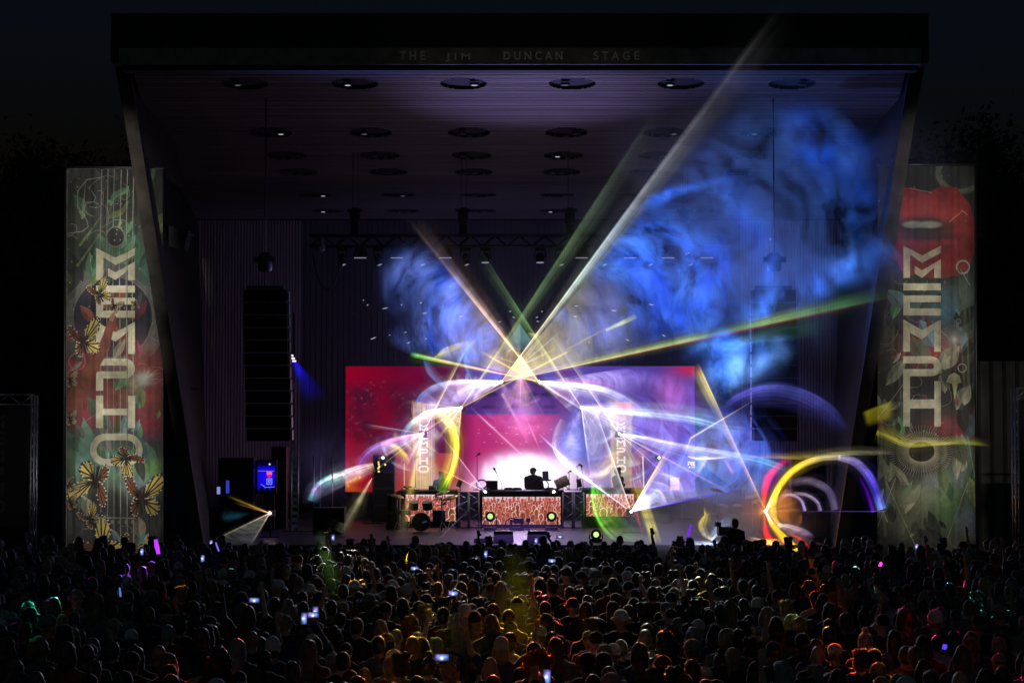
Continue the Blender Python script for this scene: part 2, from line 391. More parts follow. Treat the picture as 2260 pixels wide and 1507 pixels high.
# ceiling slats with round openings for the lamps
holes = []
for Y, py, xs in ((54.9,172,[540,783,1023,1263,1503,1748]), (60.8,290,[598,818,1035,1250,1466,1680]), (64.4,340,[632,838,1041,1244,1452,1660]),
                  (67.1,383,[658,858,1046,1240,1430,1636]), (73.9,424,[695,880,1058,1230,1412,1590]), (79,461,[724,890,1060,1226,1400,1572])):
    for x in xs: holes.append((at(x,py,Y).x, Y, 0.65))
cl = MB(); Y = 53.6
while Y < 81.9:
    xl = at(np.interp(Y,[54,82],[296,440]),300,Y).x; xr = at(MX(np.interp(Y,[54,82],[296,440])),300,Y).x
    cuts = sorted((hx-math.sqrt(hr*hr-(Y-hy)**2), hx+math.sqrt(hr*hr-(Y-hy)**2)) for hx,hy,hr in holes if abs(Y-hy) < hr)
    segs, c0 = [], xl
    for u, v in cuts: segs.append((c0,u)); c0 = v
    segs.append((c0,xr)); z = float(ceil_z(Y))
    dz = random.uniform(-0.008,0.008)
    for u, v in segs:
        if v-u > 0.05: cl.box((u, Y-0.04, z+dz), (v, Y+0.04, z+0.06+dz))
    Y += 0.105
part(cl, 'ceiling_slats', M['wood'], shell, kind='stuff')
pl = MB()
yy = [53.55, 55, 60.8, 64.4, 67, 74, 82.1]
for i in range(len(yy)-1):
    za, zc = float(ceil_z(yy[i]))+0.10, float(ceil_z(yy[i+1]))+0.10
    pl.add([(x0+0.9,yy[i],za),(x1-0.9,yy[i],za),(x1-0.9,yy[i+1],zc),(x0+0.9,yy[i+1],zc)], [(0,1,2,3)])
part(pl, 'ceiling_board', M['black_matte'], shell)
lens_m = glow('ceiling_lamp_glass', (0.8,0.75,0.95), 0.12); lens_b = glow('ceiling_lamp_glass_bright', (0.9,0.85,1.0), 0.5)
for i, (hx, hy, hr) in enumerate(holes):
    z = float(ceil_z(hy)); w = MB()
    n = 20; vs = []; slope = (float(ceil_z(hy+0.3))-float(ceil_z(hy-0.3)))/0.6
    for k in range(n):
        an = 2*math.pi*k/n; yy_ = hy+hr*math.sin(an)
        zz = z + slope*hr*math.sin(an)
        vs += [(hx+hr*math.cos(an), yy_, zz-0.004), (hx+hr*math.cos(an), yy_, zz+0.092)]
    w.add(vs, [(2*k, 2*((k+1)%n), 2*((k+1)%n)+1, 2*k+1) for k in range(n)])
    wl = part(w, 'light_well', M['black_matte'], shell)
    lx = hx + random.choice((-0.3,-0.2,0.15,0.3)); lm = MB()
    lm.lathe((lx, hy+0.05, z-0.02), (0,0,1), [(0,0.11),(0.02,0.13),(0.09,0.13)], 10)
    cn = part(lm, 'lamp_can', M['steel_dark'], shell) if False else None
    k = MB(); k.lathe((lx, hy+0.05, z-0.035), (0,0,1), [(0,0.13),(0.06,0.14)], 12)
    o = k.build('lamp_can', M['steel_dark'], wl, offset=wloc(shell))
    if random.random() < 0.42:
        q = MB(); q.lathe((lx, hy+0.05, z-0.045), (0,0,1), [(0,0.075),(0.008,0.08)], 10)
        q.build('lamp_lens', lens_b if random.random() < 0.35 else lens_m, wl, offset=wloc(shell))
# brackets on the side walls
for sgn in (0,1):
    X = MX if sgn else (lambda x: x)
    bx = MB(); c0, c1 = at(X(346),545,60), at(X(412),500,60)
    bx.box((min(c0.x,c1.x), 60, c0.z), (max(c0.x,c1.x), 60.7, c1.z), Euler((0, R(-14 if sgn else 14), 0)))
    t = thing('wall_box', (0,0,0), 'slim grey tilted box high on the %s side wall of the shell' % ('right' if sgn else 'left'), 'wall box', 'wall boxes on the shell sides')
    t.location = (c0.x, 60, c0.z); part(bx, 'casing', M['box_grey'], t)
    rod = MB(); m0 = at(X(350),498,60.3); rod.tube([m0, at(X(430),520,60.6)], 0.03); part(rod, 'arm', M['steel_dark'], t)
    s2 = MB(); q0, q1 = at(X(406),887,60), at(X(418),860,60)
    s2.box((min(q0.x,q1.x), 60, q0.z), (max(q0.x,q1.x), 60.35, q1.z))
    t2 = thing('wall_speaker', (q0.x,60,q0.z), 'small pale box speaker on a short arm at the %s side wall' % ('right' if sgn else 'left'), 'speaker', 'small wall speakers')
    part(s2, 'cabinet', M['white_plastic'], t2); rr = MB(); rr.box((min(q0.x,q1.x)-0.05, 60.05, q1.z+0.01),(max(q0.x,q1.x)+0.3,60.15,q1.z+0.06)); part(rr, 'arm', M['steel_dark'], t2)

# ---------------- fence on the right, side screens
fx = thing('metal_fence', (at(2200,1200,62).x, 62, 0), 'tall dark corrugated metal fence right of the right hand banner', 'fence')
fm = None; i = 0; x = at(2100,900,62).x; xe = x + 11
fz = at(2200,797,62).z
while x < xe:
    b = MB(); jit = random.uniform(-0.01,0.01)
    b.hexa([(x,62+jit,0),(x+0.08,61.93+jit,0),(x+0.36,61.93+jit,0),(x+0.40,62+jit,0),(x,62+jit,fz),(x+0.08,61.93+jit,fz),(x+0.36,61.93+jit,fz),(x+0.40,62+jit,fz)])
    o = part(b, 'panel', M['fence'], fx); x += 0.405
b = MB(); b.box((x-11.4,62.02,fz-0.4),(x,62.1,fz-0.3)); b.box((x-11.4,62.02,1),(x,62.1,1.1)); part(b, 'rail', M['steel_dark'], fx)

def botanics(c, seed, zones, n):
    rn = random.Random(seed)
    for k in range(n):
        x, y = rn.uniform(-5,c.W+5), rn.uniform(20,c.H); z = zones[min(int(y/c.H*len(zones)),len(zones)-1)]; col = np.array(rn.choice(z))*rn.uniform(.45,1.25); L = rn.uniform(18,75); w = L*rn.uniform(.12,.3); an = rn.uniform(-2.4,-.7)
        ca, sa = math.cos(an), math.sin(an); T = lambda u, v: (x+L*u*ca-w*v*sa, y+L*u*sa+w*v*ca); bend = rn.uniform(-.6,.6)
        up = [T(t, math.sin(t*math.pi)+bend*t*t) for t in np.linspace(0,1,9)]; lo = [T(t, -math.sin(t*math.pi)+bend*t*t) for t in np.linspace(1,0,9)]; mid = [T(t, bend*t*t) for t in np.linspace(0,1,9)]
        c.poly(up+lo, col*.75, .8); c.poly(up+mid[::-1], col*1.25, .6); c.line(up, .7, col*1.9, .6, .6); c.line(mid, .8, col*1.6, .6, .6)
    for k in range(n//5):
        x, y = rn.uniform(0,c.W), rn.uniform(0,c.H); P = [(x,y)]; an = rn.uniform(0,6.28)
        for q in range(14): an += rn.uniform(-.1,.55); P.append((P[-1][0]+5*math.cos(an), P[-1][1]+5*math.sin(an)))
        c.line(P, 1.2, (0.26,0.25,0.20), .6, .7)
def letter_polys(ch, x, y, w, h, t):
    """block letters drawn as on the banners, in print pixels"""
    if ch == 'M':
        return [[(x,y),(x+w/2,y+h*.30),(x+w,y),(x+w,y+h*.22),(x+w/2,y+h*.53),(x+t,y+h*.28),(x+t,y+h),(x,y+h)],
                [(x+w*.30,y+h*.62),(x+w/2,y+h*.76),(x+w,y+h*.42),(x+w,y+h),(x+w-t,y+h),(x+w-t,y+h*.68),(x+w/2,y+h),(x+w*.30,y+h*.86)]]
    if ch == 'm':
        return [[(x,y),(x+w/2,y+h*.33),(x+w,y),(x+w,y+h),(x+w-t,y+h),(x+w-t,y+h*.30),(x+w/2,y+h*.62),(x+t,y+h*.42),(x+t,y+h),(x,y+h)]]
    if ch == 'E':
        return [[(x,y),(x+w,y),(x+w,y+h*.22),(x,y+h*.22)], [(x,y+h*.38),(x+w,y+h*.38),(x+w,y+h*.59),(x+t,y+h*.59),(x+t,y+h*.78),(x+w,y+h*.78),(x+w,y+h),(x,y+h)]]
    if ch == 'P':
        o = [(x,y)] + [(x+w-h*.31+h*.31*math.sin(a), y+h*.31-h*.31*math.cos(a)) for a in np.linspace(0,math.pi,12)] + [(x+t,y+h*.62),(x+t,y+h),(x,y+h),(x,y+h*.40)]
        i_ = [(x,y+h*.40),(x+w-h*.31,y+h*.40)] + [(x+w-h*.31+h*.09*math.sin(a), y+h*.31+h*.09*math.cos(a)) for a in np.linspace(0,math.pi,8)] + [(x,y+h*.22)]
        return [o + i_]
    if ch == 'H':
        return [[(x,y),(x+t,y),(x+t,y+h*.40),(x+w-t,y+h*.40),(x+w-t,y),(x+w,y),(x+w,y+h),(x+w-t,y+h),(x+w-t,y+h*.60),(x+t,y+h*.60),(x+t,y+h),(x,y+h)]]
    if ch == 'O':
        rr = h*.45
        def ring(rx0, rx1, r, rev):
            pts = [(rx0+ -r*math.sin(a), y+h/2-r*math.cos(a)) for a in np.linspace(0,math.pi,12)]
            pts += [(rx1+ r*math.sin(a), y+h/2+r*math.cos(a)) for a in np.linspace(0,math.pi,12)]
            return pts[::-1] if rev else pts
        a = ring(x+h*.36, x+w-h*.36, h/2, False); b_ = ring(x+h*.36, x+w-h*.36, h/2-t, True)
        return [a + [a[0]] + b_ + [b_[0]]]
    return []
def butterfly(c, cx, cy, s, rot, col=(0.42,0.33,0.10), dark=(0.012,0.008,0.006)):
    ca, sa = math.cos(rot), math.sin(rot)
    T = lambda p: (cx + s*(p[0]*ca-p[1]*sa), cy + s*(p[0]*sa+p[1]*ca))
    up = [(0,0),(.18,-.45),(.55,-.85),(.92,-.95),(1.0,-.7),(.85,-.35),(.55,-.1),(.1,.05)]
    lo = [(.05,.02),(.5,0),(.72,.25),(.66,.55),(.4,.68),(.15,.45)]
    for sx in (1, -0.55):
        for w, cells in ((up, 5), (lo, 4)):
            P = [T((sx*p[0], p[1])) for p in w]; c.poly(P, dark)
            m = np.mean(w, axis=0); n = len(w)
            for k in range(1, n-1):        # coloured cells between dark veins
                tri = [(.1,-.03) if w is up else (.12,.1), w[k], w[k+1]]
                cen = np.mean(tri, axis=0); P2 = [T((sx*(cen[0]+(q[0]-cen[0])*.66), cen[1]+(q[1]-cen[1])*.66)) for q in tri]
                c.poly(P2, tuple(np.array(col)*random.uniform(.7,1.15)) if sx > 0 else (0.20,0.075,0.03))
            for k in range(1, n-1):        # pale edge spots
                q0, q1 = np.array(w[k]), np.array(w[k+1])
                for u in (.2,.6):
                    q = (q0+(q1-q0)*u)*.95; pp = T((sx*q[0], q[1])); c.line([pp, (pp[0]+.3,pp[1])], s*.055, (0.5,0.47,0.38))
    c.line([T((0,-.25)), T((0.02,.5))], s*.10, dark)
LET = (0.44,0.41,0.31)
def banner_left():
    c = Canvas(213, 860, 2.4, (0.030,0.031,0.031)); rn = random.Random(3)
    nz = c.vnoise(60, 5)
    c.mix(np.clip((nz-.5)*3,0,1), (0.012,0.012,0.014), .8)
    c.gauss(140,215,75,70,(0.10,0.22,0.12),.95); c.gauss(60,250,50,40,(0.08,0.20,0.13),.9); c.gauss(195,255,30,50,(0.07,0.20,0.13),.8)
    c.disc(103,330,104,104,(0.12,0.12,0.12),1,.05,ring=.16); c.disc(103,330,90,92,(0.028,0.025,0.045),1,.05); c.disc(103,330,88,90,(0.16,0.16,0.15),.8,.5,ring=.03)
    for cx,cy,rx,ry,cc in ((30,430,55,60,(0.24,0.035,0.045)),(170,470,60,75,(0.27,0.05,0.05)),(90,520,90,55,(0.20,0.06,0.05)),(60,565,40,50,(0.22,0.03,0.06)),(180,570,35,30,(0.26,0.03,0.06))): c.gauss(cx,cy,rx,ry,cc,.9,3)
    c.gauss(80,640,85,60,(0.12,0.24,0.16),.9,3); c.gauss(160,660,60,45,(0.14,0.24,0.14),.8,3); c.gauss(120,595,90,18,(0.08,0.06,0.12),.6)
    c.poly([(38,550),(68,600),(48,720),(28,760),(20,660)], (0.12,0.24,0.19),.9)
    c.poly([(145,620),(200,640),(213,700),(170,690)], (0.14,0.27,0.08),.8)
    c.gauss(165,705,40,28,(0.20,0.26,0.32),.8,3)
    c.gauss(100,790,110,60,(0.055,0.056,0.058),.8)
    G_ = [(0.10,0.22,0.13),(0.08,0.18,0.14),(0.16,0.20,0.08)]; T_ = [(0.10,0.22,0.18),(0.16,0.24,0.26)]; D_ = [(0.03,0.035,0.035),(0.06,0.065,0.06)]; C_ = [(0.30,0.05,0.05),(0.26,0.09,0.06),(0.22,0.04,0.08)]; K_ = [(0.30,0.28,0.20),(0.2,0.2,0.17)]
    botanics(c, 41, [D_+G_[:1],D_+G_,G_+D_,C_+D_,C_+K_+D_,C_+G_,G_+T_+K_,G_+T_+D_,D_+K_+T_], 120)
    for k in range(26):                                   # pale grass blades and leaves
        x, y = rn.uniform(0,213), rn.uniform(520,850); h = rn.uniform(40,120); dx = rn.uniform(-30,30)
        c.line([(x,y),(x+dx*.4,y-h*.6),(x+dx,y-h)], rn.uniform(3,7), (0.075,0.085,0.08), .5, 2.5, .5)
    for pts, w in (([(75,20),(45,25),(25,50),(25,85),(45,115),(48,130),(35,140),(0,145)],2.2),([(55,50),(65,65),(60,75),(45,75)],1.5)): c.line(pts, w, (0.17,0.17,0.15))
    for a, b_ in (((35,110),(42,30)),((30,170),(78,105)),((25,215),(78,140)),((120,120),(90,170))): c.line([a,b_], 6, (0.17,0.20,0.08), .75, 2, .5)
    for x in (78,92,106,121,135,149): c.line([(x,0),(x-4,190),(x-2,420),(x-1,860)], 1.8, (0.26,0.25,0.21) if x>120 else (0.20,0.19,0.17))
    c.disc(108,152,20,22,(0.03,0.03,0.03),1,.1); c.disc(108,152,20,22,(0.17,0.18,0.15),1,.5,ring=.09)
    for i, (ch, y) in enumerate((('M',177),('E',260),('m',340),('P',421),('H',503),('O',586))):
        for pl_ in letter_polys(ch, 66 if ch!='O' else 62, y, 85 if ch!='O' else 96, 71, 15): c.poly(pl_, LET)
    for x in (121,): c.line([(x+13,180),(x+13,700)], 1.6, (0.12,0.12,0.10))
    c.line([(12,520),(55,445),(85,390),(98,345)], 34, (0.17,0.055,0.035),1,2,17); c.line([(98,352),(103,332)], 19, (0.20,0.07,0.045),1,2,15); c.line([(100,335),(104,324)], 9,(0.32,0.17,0.12))
    for k in range(40):                                   # white feathery burst
        an = rn.uniform(0,6.28); r_ = rn.uniform(15,42); c.line([(172,466),(172+r_*math.cos(an),466+r_*.75*math.sin(an))], 2.4,(0.42,0.42,0.40),.55,1.2,.3)
    c.gauss(170,465,20,15,(0.5,0.5,0.46),.9); c.gauss(148,480,14,18,(0.40,0.45,0.30),.6)
    for a in (((30,445),(12,430)),): c.disc(24,428,18,18,(0.35,0.14,0.14),.8,.5,ring=.08)
    for b_ in ((72,280,34,-.5),(104,306,20,.4),(152,300,13,2.9),(36,385,50,-.25),(8,470,22,-.2),(8,555,20,-.2),(66,690,60,3.35),(132,640,42,2.2),(163,730,60,-.05),(52,775,32,-.6),(5,700,22,1),(10,740,20,-.3),(75,842,62,-.75),(130,845,42,.55),(200,850,24,-.4)): butterfly(c,*b_, col=(0.46,0.36,0.11) if b_[2]>30 else (0.34,0.27,0.14))
    c.line([(62,770),(152,772)], 3.4,(0.20,0.20,0.17))
    for x in (70,86,101,116,131,146): c.disc(x,780,3.4,4.5,(0.20,0.19,0.17),1,.3)
    for k in range(70): x,y=rn.uniform(0,213),rn.uniform(0,330); c.line([(x,y),(x+.4,y)], rn.choice((1,1.3,2.2)),(0.45,0.45,0.40),.8)
    c.line([(1,0),(1,860)],1.5,(0.14,0.14,0.12)); c.line([(0,1),(213,1)],1.6,(0.10,0.10,0.09))
    return c
def banner_right():
    c = Canvas(216, 860, 2.4, (0.024,0.025,0.022)); rn = random.Random(5)
    nz = c.vnoise(50, 9); c.mix(np.clip((nz-.5)*3,0,1), (0.06,0.066,0.05), .6)
    c.disc(185,15,50,42,(0.13,0.15,0.10),.9,.5,ring=.18)
    lip = [(20,75),(50,48),(85,50),(110,62),(140,45),(175,48),(205,85),(216,120),(216,190),(200,240),(130,252),(60,240),(15,180),(10,120)]
    c.poly(lip, (0.24,0.020,0.018)); c.mix(np.clip((c.vnoise(14,2)-.5)*3,0,1)*(c.y<252)*(c.y>60), (0.14,0.010,0.012), .35)
    c.gauss(95,135,75,20,(0.008,0.006,0.006),1,4); c.disc(80,131,24,8,(0.20,0.19,0.16),1,.5); c.disc(116,131,26,8,(0.24,0.23,0.18),1,.5); c.gauss(105,158,75,9,(0.02,0.008,0.02),.9,3)
    c.gauss(80,330,110,90,(0.035,0.045,0.035),.9,3); c.gauss(200,330,30,90,(0.10,0.16,0.13),.8,3); c.gauss(110,345,55,20,(0.10,0.07,0.16),.8); c.gauss(110,410,75,45,(0.27,0.04,0.05),.85,3); c.gauss(150,320,35,40,(0.10,0.22,0.28),.7)
    c.gauss(30,440,60,60,(0.045,0.04,0.035),.9,3); c.gauss(160,590,60,45,(0.26,0.05,0.06),.85,3); c.gauss(190,650,30,30,(0.12,0.22,0.12),.8,3); c.gauss(120,520,90,50,(0.030,0.032,0.035),.8,3)
    for x,y,rx,ry,cc in ((60,760,50,60,(0.16,0.16,0.11)),(130,740,50,70,(0.24,0.25,0.17)),(165,760,45,55,(0.09,0.20,0.07)),(195,790,30,40,(0.13,0.17,0.22)),(150,690,60,30,(0.15,0.19,0.19)),(180,830,60,30,(0.10,0.09,0.07))): c.gauss(x,y,rx,ry,cc,.85,3)
    G_ = [(0.10,0.22,0.11),(0.16,0.20,0.08)]; T_ = [(0.11,0.2,0.18),(0.14,0.22,0.26)]; D_ = [(0.03,0.032,0.03),(0.06,0.06,0.05)]; C_ = [(0.28,0.04,0.05),(0.24,0.07,0.08)]; K_ = [(0.28,0.27,0.19),(0.18,0.19,0.13)]
    m0 = c.a.copy(); botanics(c, 43, [D_,D_,D_+K_,T_+D_+G_,D_+C_+T_,D_+K_,D_+C_+K_,K_+G_+T_,K_+G_,K_+D_], 120); top = (c.y < 255)[...,None]; c.a = np.where(top, m0, c.a)
    for k in range(34):
        x, y = rn.choice((rn.uniform(0,60),rn.uniform(150,216))), rn.uniform(300,850); h = rn.uniform(60,190); dx = rn.uniform(-35,35)
        c.line([(x,y),(x+dx*.3,y-h*.5),(x+dx,y-h)], rn.uniform(3,9), rn.choice(((0.13,0.14,0.08),(0.07,0.075,0.06),(0.16,0.18,0.11))), .55, 2.5, .5)
    for i, (ch, y) in enumerate((('M',178),('E',261),('m',341),('P',422),('H',477),('O',590))):
        hh = 71 if ch != 'H' else 100
        if ch != 'O':
            for pl_ in letter_polys(ch, 57, y, 84, hh, 15): c.poly(pl_, LET, .88)
    c.gauss(100,632,70,56,(0.03,0.022,0.018),.9,6)
    for k in range(64):                                   # woven round net
        a0 = k*2*math.pi/64; a1 = a0+1.9; r_ = 1.0
        c.line([(98+58*math.cos(a0),632+46*math.sin(a0)),(98+44*math.cos(a1),632+34*math.sin(a1))],.9,(0.32,0.29,0.20),.8)
        c.line([(98+46*math.cos(a0),632+36*math.sin(a0)),(98+72*math.cos(a0),632+58*math.sin(a0))],1.0,(0.26,0.24,0.18),.7)
    for k in range(46): an = k*2*math.pi/46; c.line([(170,385),(170+33*math.cos(an),385+33*math.sin(an))],.9,(0.36,0.36,0.33),.7)
    c.poly([(152,480),(158,465),(170,458),(182,465),(187,480),(178,482),(172,520),(165,482)], (0.30,0.29,0.16))
    for x,y,r_ in ((190,225,14),(188,448,9),(180,345,5)): c.disc(x,y,r_,r_,(0.36,0.35,0.30),.9,.6,ring=.16)
    for pts in ([(120,60),(70,50)],[(160,125),(190,100),(200,110)],[(120,345),(175,400)],[(185,230),(205,265)],[(0,560),(60,480)],[(20,700),(90,850)],[(40,690),(0,800)],[(200,600),(216,690)],[(140,860),(200,700)]): c.line(pts,1.6,(0.33,0.31,0.24),.7)
    for k in range(60): x,y=rn.uniform(0,216),rn.uniform(0,860); c.line([(x,y),(x+.4,y)], rn.choice((1,1.3,2)),(0.42,0.42,0.36),.7)
    return c
def weather_fold_shade(c, seed):
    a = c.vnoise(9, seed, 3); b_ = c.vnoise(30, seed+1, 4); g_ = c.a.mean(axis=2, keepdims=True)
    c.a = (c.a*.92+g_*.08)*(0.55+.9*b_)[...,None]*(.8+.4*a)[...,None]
    fold = np.clip(.82+.25*np.sin(c.x*.42+np.sin(c.y*.004)*2)*np.sin(c.x*.13+1)+.10*np.sin(c.x*.95),.55,1.15); c.a *= (fold*.15+.85)[...,None]; c.a = np.clip(c.a,0,2)**1.18*1.35  # fold stripes: cloth shading put into the print colour
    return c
def hang_banner(name, x0, x1, y0, canvas, label, seed):
    Y = 57.5; t = thing(name, (at((x0+x1)/2,1200,Y).x, Y, 0), label, 'banner', 'tall printed banners beside the stage')
    m = print_mat(name+'_print', canvas.image(name+'_print'), rough=0.75)
    rn = random.Random(seed); ph = [rn.uniform(0,6.28) for _ in range(6)]
    fold = lambda u, v: (0.020*math.sin(u*31+ph[0]+math.sin(v*2+ph[1])) + 0.014*math.sin(u*57+ph[2]+v*1.5) + 0.008*math.sin(u*97+ph[3]))*(0.35+0.65*math.sin(min(max(u,0.02),0.98)*math.pi)**.4)*(0.55+.45*(1-v))
    yb = y0+860
    quad_uv('cloth', at(x0-2,yb,Y), at(x1+2,yb,Y), at(x1,y0,Y), at(x0,y0,Y), m, t, nx=90, fold=fold)
    b = MB(); b.tube([at(x0-4,y0-2,Y), at(x1+4,y0-2,Y)], 0.035, 8); part(b, 'top_pole', M['steel_dark'], t)
    b = MB(); b.tube([at(x0-1,y0-20,Y+.2), Vector((at(x0-1,y0,Y).x, Y+.2, 0))], 0.05, 8); b.tube([at(x1+1,y0-20,Y+.2), Vector((at(x1+1,y0,Y).x, Y+.2, 0))], 0.05, 8); part(b, 'mast', M['black'], t)
hang_banner('stage_banner', 147, 359, 372, weather_fold_shade(banner_left(),31), 'tall banner left of the stage with butterflies, guitar strings and letters MEMPHO', 1)
hang_banner('stage_banner', 1938, 2150, 366, weather_fold_shade(banner_right(),33), 'tall banner right of the stage with red lips, woven net and letters MEMPHO', 2)
# side screens at the frame edges
for sgn in (0,1):
    t = thing('side_screen', (at(2300 if sgn else -40,1290,49).x, 49, 0), 'dark side screen in aluminium truss frame at the far %s edge' % ('right' if sgn else 'left'), 'side screen', 'side screens in truss frames')
    xa, xb = (2243, 2480) if sgn else (-170, 73); yt = 857 if sgn else 871
    def leg(x):
        m_ = MB()
        for dx in (-3.4, 3.4):
            for dy in (0, 0.30): m_.tube([Vector((at(x+dx,yt,49).x, 49+dy, 0)), at(x+dx,yt,49)+Vector((0,dy,0))], 0.028, 6)
        z0 = 0.1; zt_ = at(0,yt,49).z; k = 0
        while z0 < zt_-0.3:
            u, v = at(x-3.4,yt,49).x, at(x+3.4,yt,49).x
            if k % 2: u, v = v, u
            m_.tube([(u,49,z0),(v,49,z0+.3)], 0.012, 4); m_.tube([(u,49,z0),(u,49.3,z0+.3)], 0.012, 4); z0 += .3; k += 1
        return m_
    part(leg(xa), 'truss_leg', M['alu'], t); part(leg(xb), 'truss_leg', M['alu'], t)
    m_ = MB()
    for dz in (0, -0.24): m_.tube([at(xa,yt,49)+Vector((0,0.0,dz)), at(xb,yt,49)+Vector((0,0,dz))], 0.025, 6)
    for k in range(9):
        u0, u1 = k/9, (k+1)/9; A, B = at(xa,yt,49), at(xb,yt,49); m_.tube([A.lerp(B,u0)+Vector((0,0,0 if k%2 else -.24)), A.lerp(B,u1)+Vector((0,0,-.24 if k%2 else 0))], 0.012, 4)
    part(m_, 'top_truss', M['alu'], t)
    c = Canvas(240, 300, 1.5, (0.010,0.010,0.012)); yy_ = 20
    for ch in 'MEmPHO':
        for q in letter_polys('M' if ch=='m' and False else ch, 140 if not sgn else 60, yy_, 42, 34, 8): c.poly(q, (0.05,0.05,0.055))
        yy_ += 42
    bxm = MB(); A, B = at(xa+8,1165,49.2), at(xb-8,yt+26,49.2); bxm.box((A.x,49.2,A.z),(B.x,49.28,B.z)); pn = part(bxm, 'panel', M['black_matte'], t)
    quad_uv('scrim', (A.x,49.19,A.z),(B.x,49.19,A.z),(B.x,49.19,B.z),(A.x,49.19,B.z), print_mat('scrim_print', c.image('scrim_print'), rough=.8), t)

# ---------------- trees
def tree(x, Y, h, w, label, seed):
    rn = np.random.RandomState(seed); t = thing('tree', (x, Y, 0), label, 'tree', 'trees behind the stage')
    tr = MB(); tr.tube([(x,Y,0),(x+.2,Y,h*.25),(x-.1,Y+.1,h*.55),(x+.1,Y,h*.85)], [.45,.36,.22,.06], 8)
    for k in range(7):
        an = rn.uniform(0,6.28); z0 = h*rn.uniform(.25,.6); L = w*rn.uniform(.4,.8)
        tr.tube([(x,Y,z0),(x+L*.5*math.cos(an),Y+L*.5*math.sin(an),z0+L*.35),(x+L*math.cos(an),Y+L*math.sin(an),z0+L*.8)], [.14,.08,.03], 5)
    part(tr, 'trunk', M['bark'], t)
    n = 12000; cl_ = rn.normal(size=(46,3)); cl_ /= np.linalg.norm(cl_,axis=1)[:,None]; cl_ *= rn.uniform(.35,1,size=(46,1))**.5
    cen = cl_*np.array([w,w*.9,h*.36]) + np.array([x,Y,h*.62])
    id_ = rn.randint(0,46,n); p = cen[id_] + rn.normal(size=(n,3))*np.array([w,w,h*.4])*.13
    dirs = rn.normal(size=(n,3,3)); dirs *= .13; tri = p[:,None,:]+dirs
    v = tri.reshape(-1,3) - np.array([x,Y,0]); fidx = np.arange(n*3).reshape(-1,3)
    me = bpy.data.meshes.new('crown'); me.from_pydata(v.tolist(), [], fidx.tolist()); me.materials.append(M['leaf'])
    o = bpy.data.objects.new('crown', me); COL.objects.link(o); o.parent = t
for i, (px, ty, Y, w, lab) in enumerate((
    (20,430,84,5.0,'broad dark tree at the far left edge behind the left banner'),
    (105,345,88,5.2,'tall dark tree rising left of the left banner top'),
    (205,265,92,5.0,'tallest dark tree leaning against the left end of the shell roof'),
    (275,330,96,5.5,'dark tree half hidden behind the left shell post'),
    (-90,520,80,5.0,'lower dark tree mostly outside the left edge'),
    (2105,300,92,5.4,'dark tree right of the shell roof above the right banner'),
    (2200,255,96,5.6,'tall dark tree behind the corrugated fence'),
    (2290,330,90,5.2,'dark tree at the far right edge'))):
    pz = at(px,ty,Y); tree(pz.x, Y, pz.z*0.98, w, lab, 11+i)
# ================================================================== PA, truss, lights
def line_array(sgn):
    X = MX if sgn else (lambda x: x); Y = 56.0
    t = thing('line_array', (at(X(584),800,Y).x, Y, at(0,640,Y).z), 'long black hanging speaker column %s of the big screen' % ('right' if sgn else 'left'), 'speaker column', 'hanging speaker columns')
    n = 12; xl, xr = sorted((at(X(536),800,Y).x, at(X(632),800,Y).x))
    zt, zb = at(0,640,Y).z, at(0,974,Y).z; hh = (zt-zb)/n
    for i in range(n):
        z1 = zt-i*hh; z0 = z1-hh+0.018; tilt = -R(0.6*i); sh = 0.010*i*i*.35*(1 if sgn else 1)
        b = MB(); dx = (0.006*i)
        b.hexa([(xl+dx,Y+sh,z0),(xr+dx,Y+sh,z0),(xr+dx-.14,Y+.62+sh,z0+.03),(xl+dx+.14,Y+.62+sh,z0+.03),(xl+dx,Y+sh-.012,z1),(xr+dx,Y+sh-.012,z1),(xr+dx-.14,Y+.62+sh,z1-.03),(xl+dx+.14,Y+.62+sh,z1-.03)])
        cb = part(b, 'speaker_cabinet', M['grille'], t)
        s_ = MB(); xs = xr+dx+.004 if not sgn else xl+dx-.004
        s_.box((xs-.05 if sgn else xs, Y+sh+.03, z0+.02), (xs if sgn else xs+.05, Y+sh+.45, z1-.02)); s_.build('side_plate', M['steel_dark'], cb, offset=wloc(t))
    b = MB(); b.box((xl+.1,Y+.1,zt+.03),(xr-.1,Y+.2,zt+.13)); b.box((xl+.1,Y+.4,zt+.03),(xr-.1,Y+.5,zt+.13)); part(b, 'flying_frame', M['black'], t)
    b = MB(); mx, mz = at(X(582),570,Y).x, at(0,598,Y).z; b.lathe((mx,Y+.3,mz),(0,0,1),[(0,.12),(.05,.2),(.45,.2),(.55,.1)],12); b.box((mx-.32,Y+.2,mz+.28),(mx+.32,Y+.4,mz+.42)); part(b, 'chain_hoist', M['black'], t)
    b = MB(); b.tube([(mx,Y+.3,zt+.1),(mx,Y+.3,mz+.02)],.02,5); b.tube([(mx,Y+.3,mz+.5),(mx,Y+.3,13.75)],.02,5); part(b, 'chain', M['steel_dark'], t)
line_array(0); line_array(1)
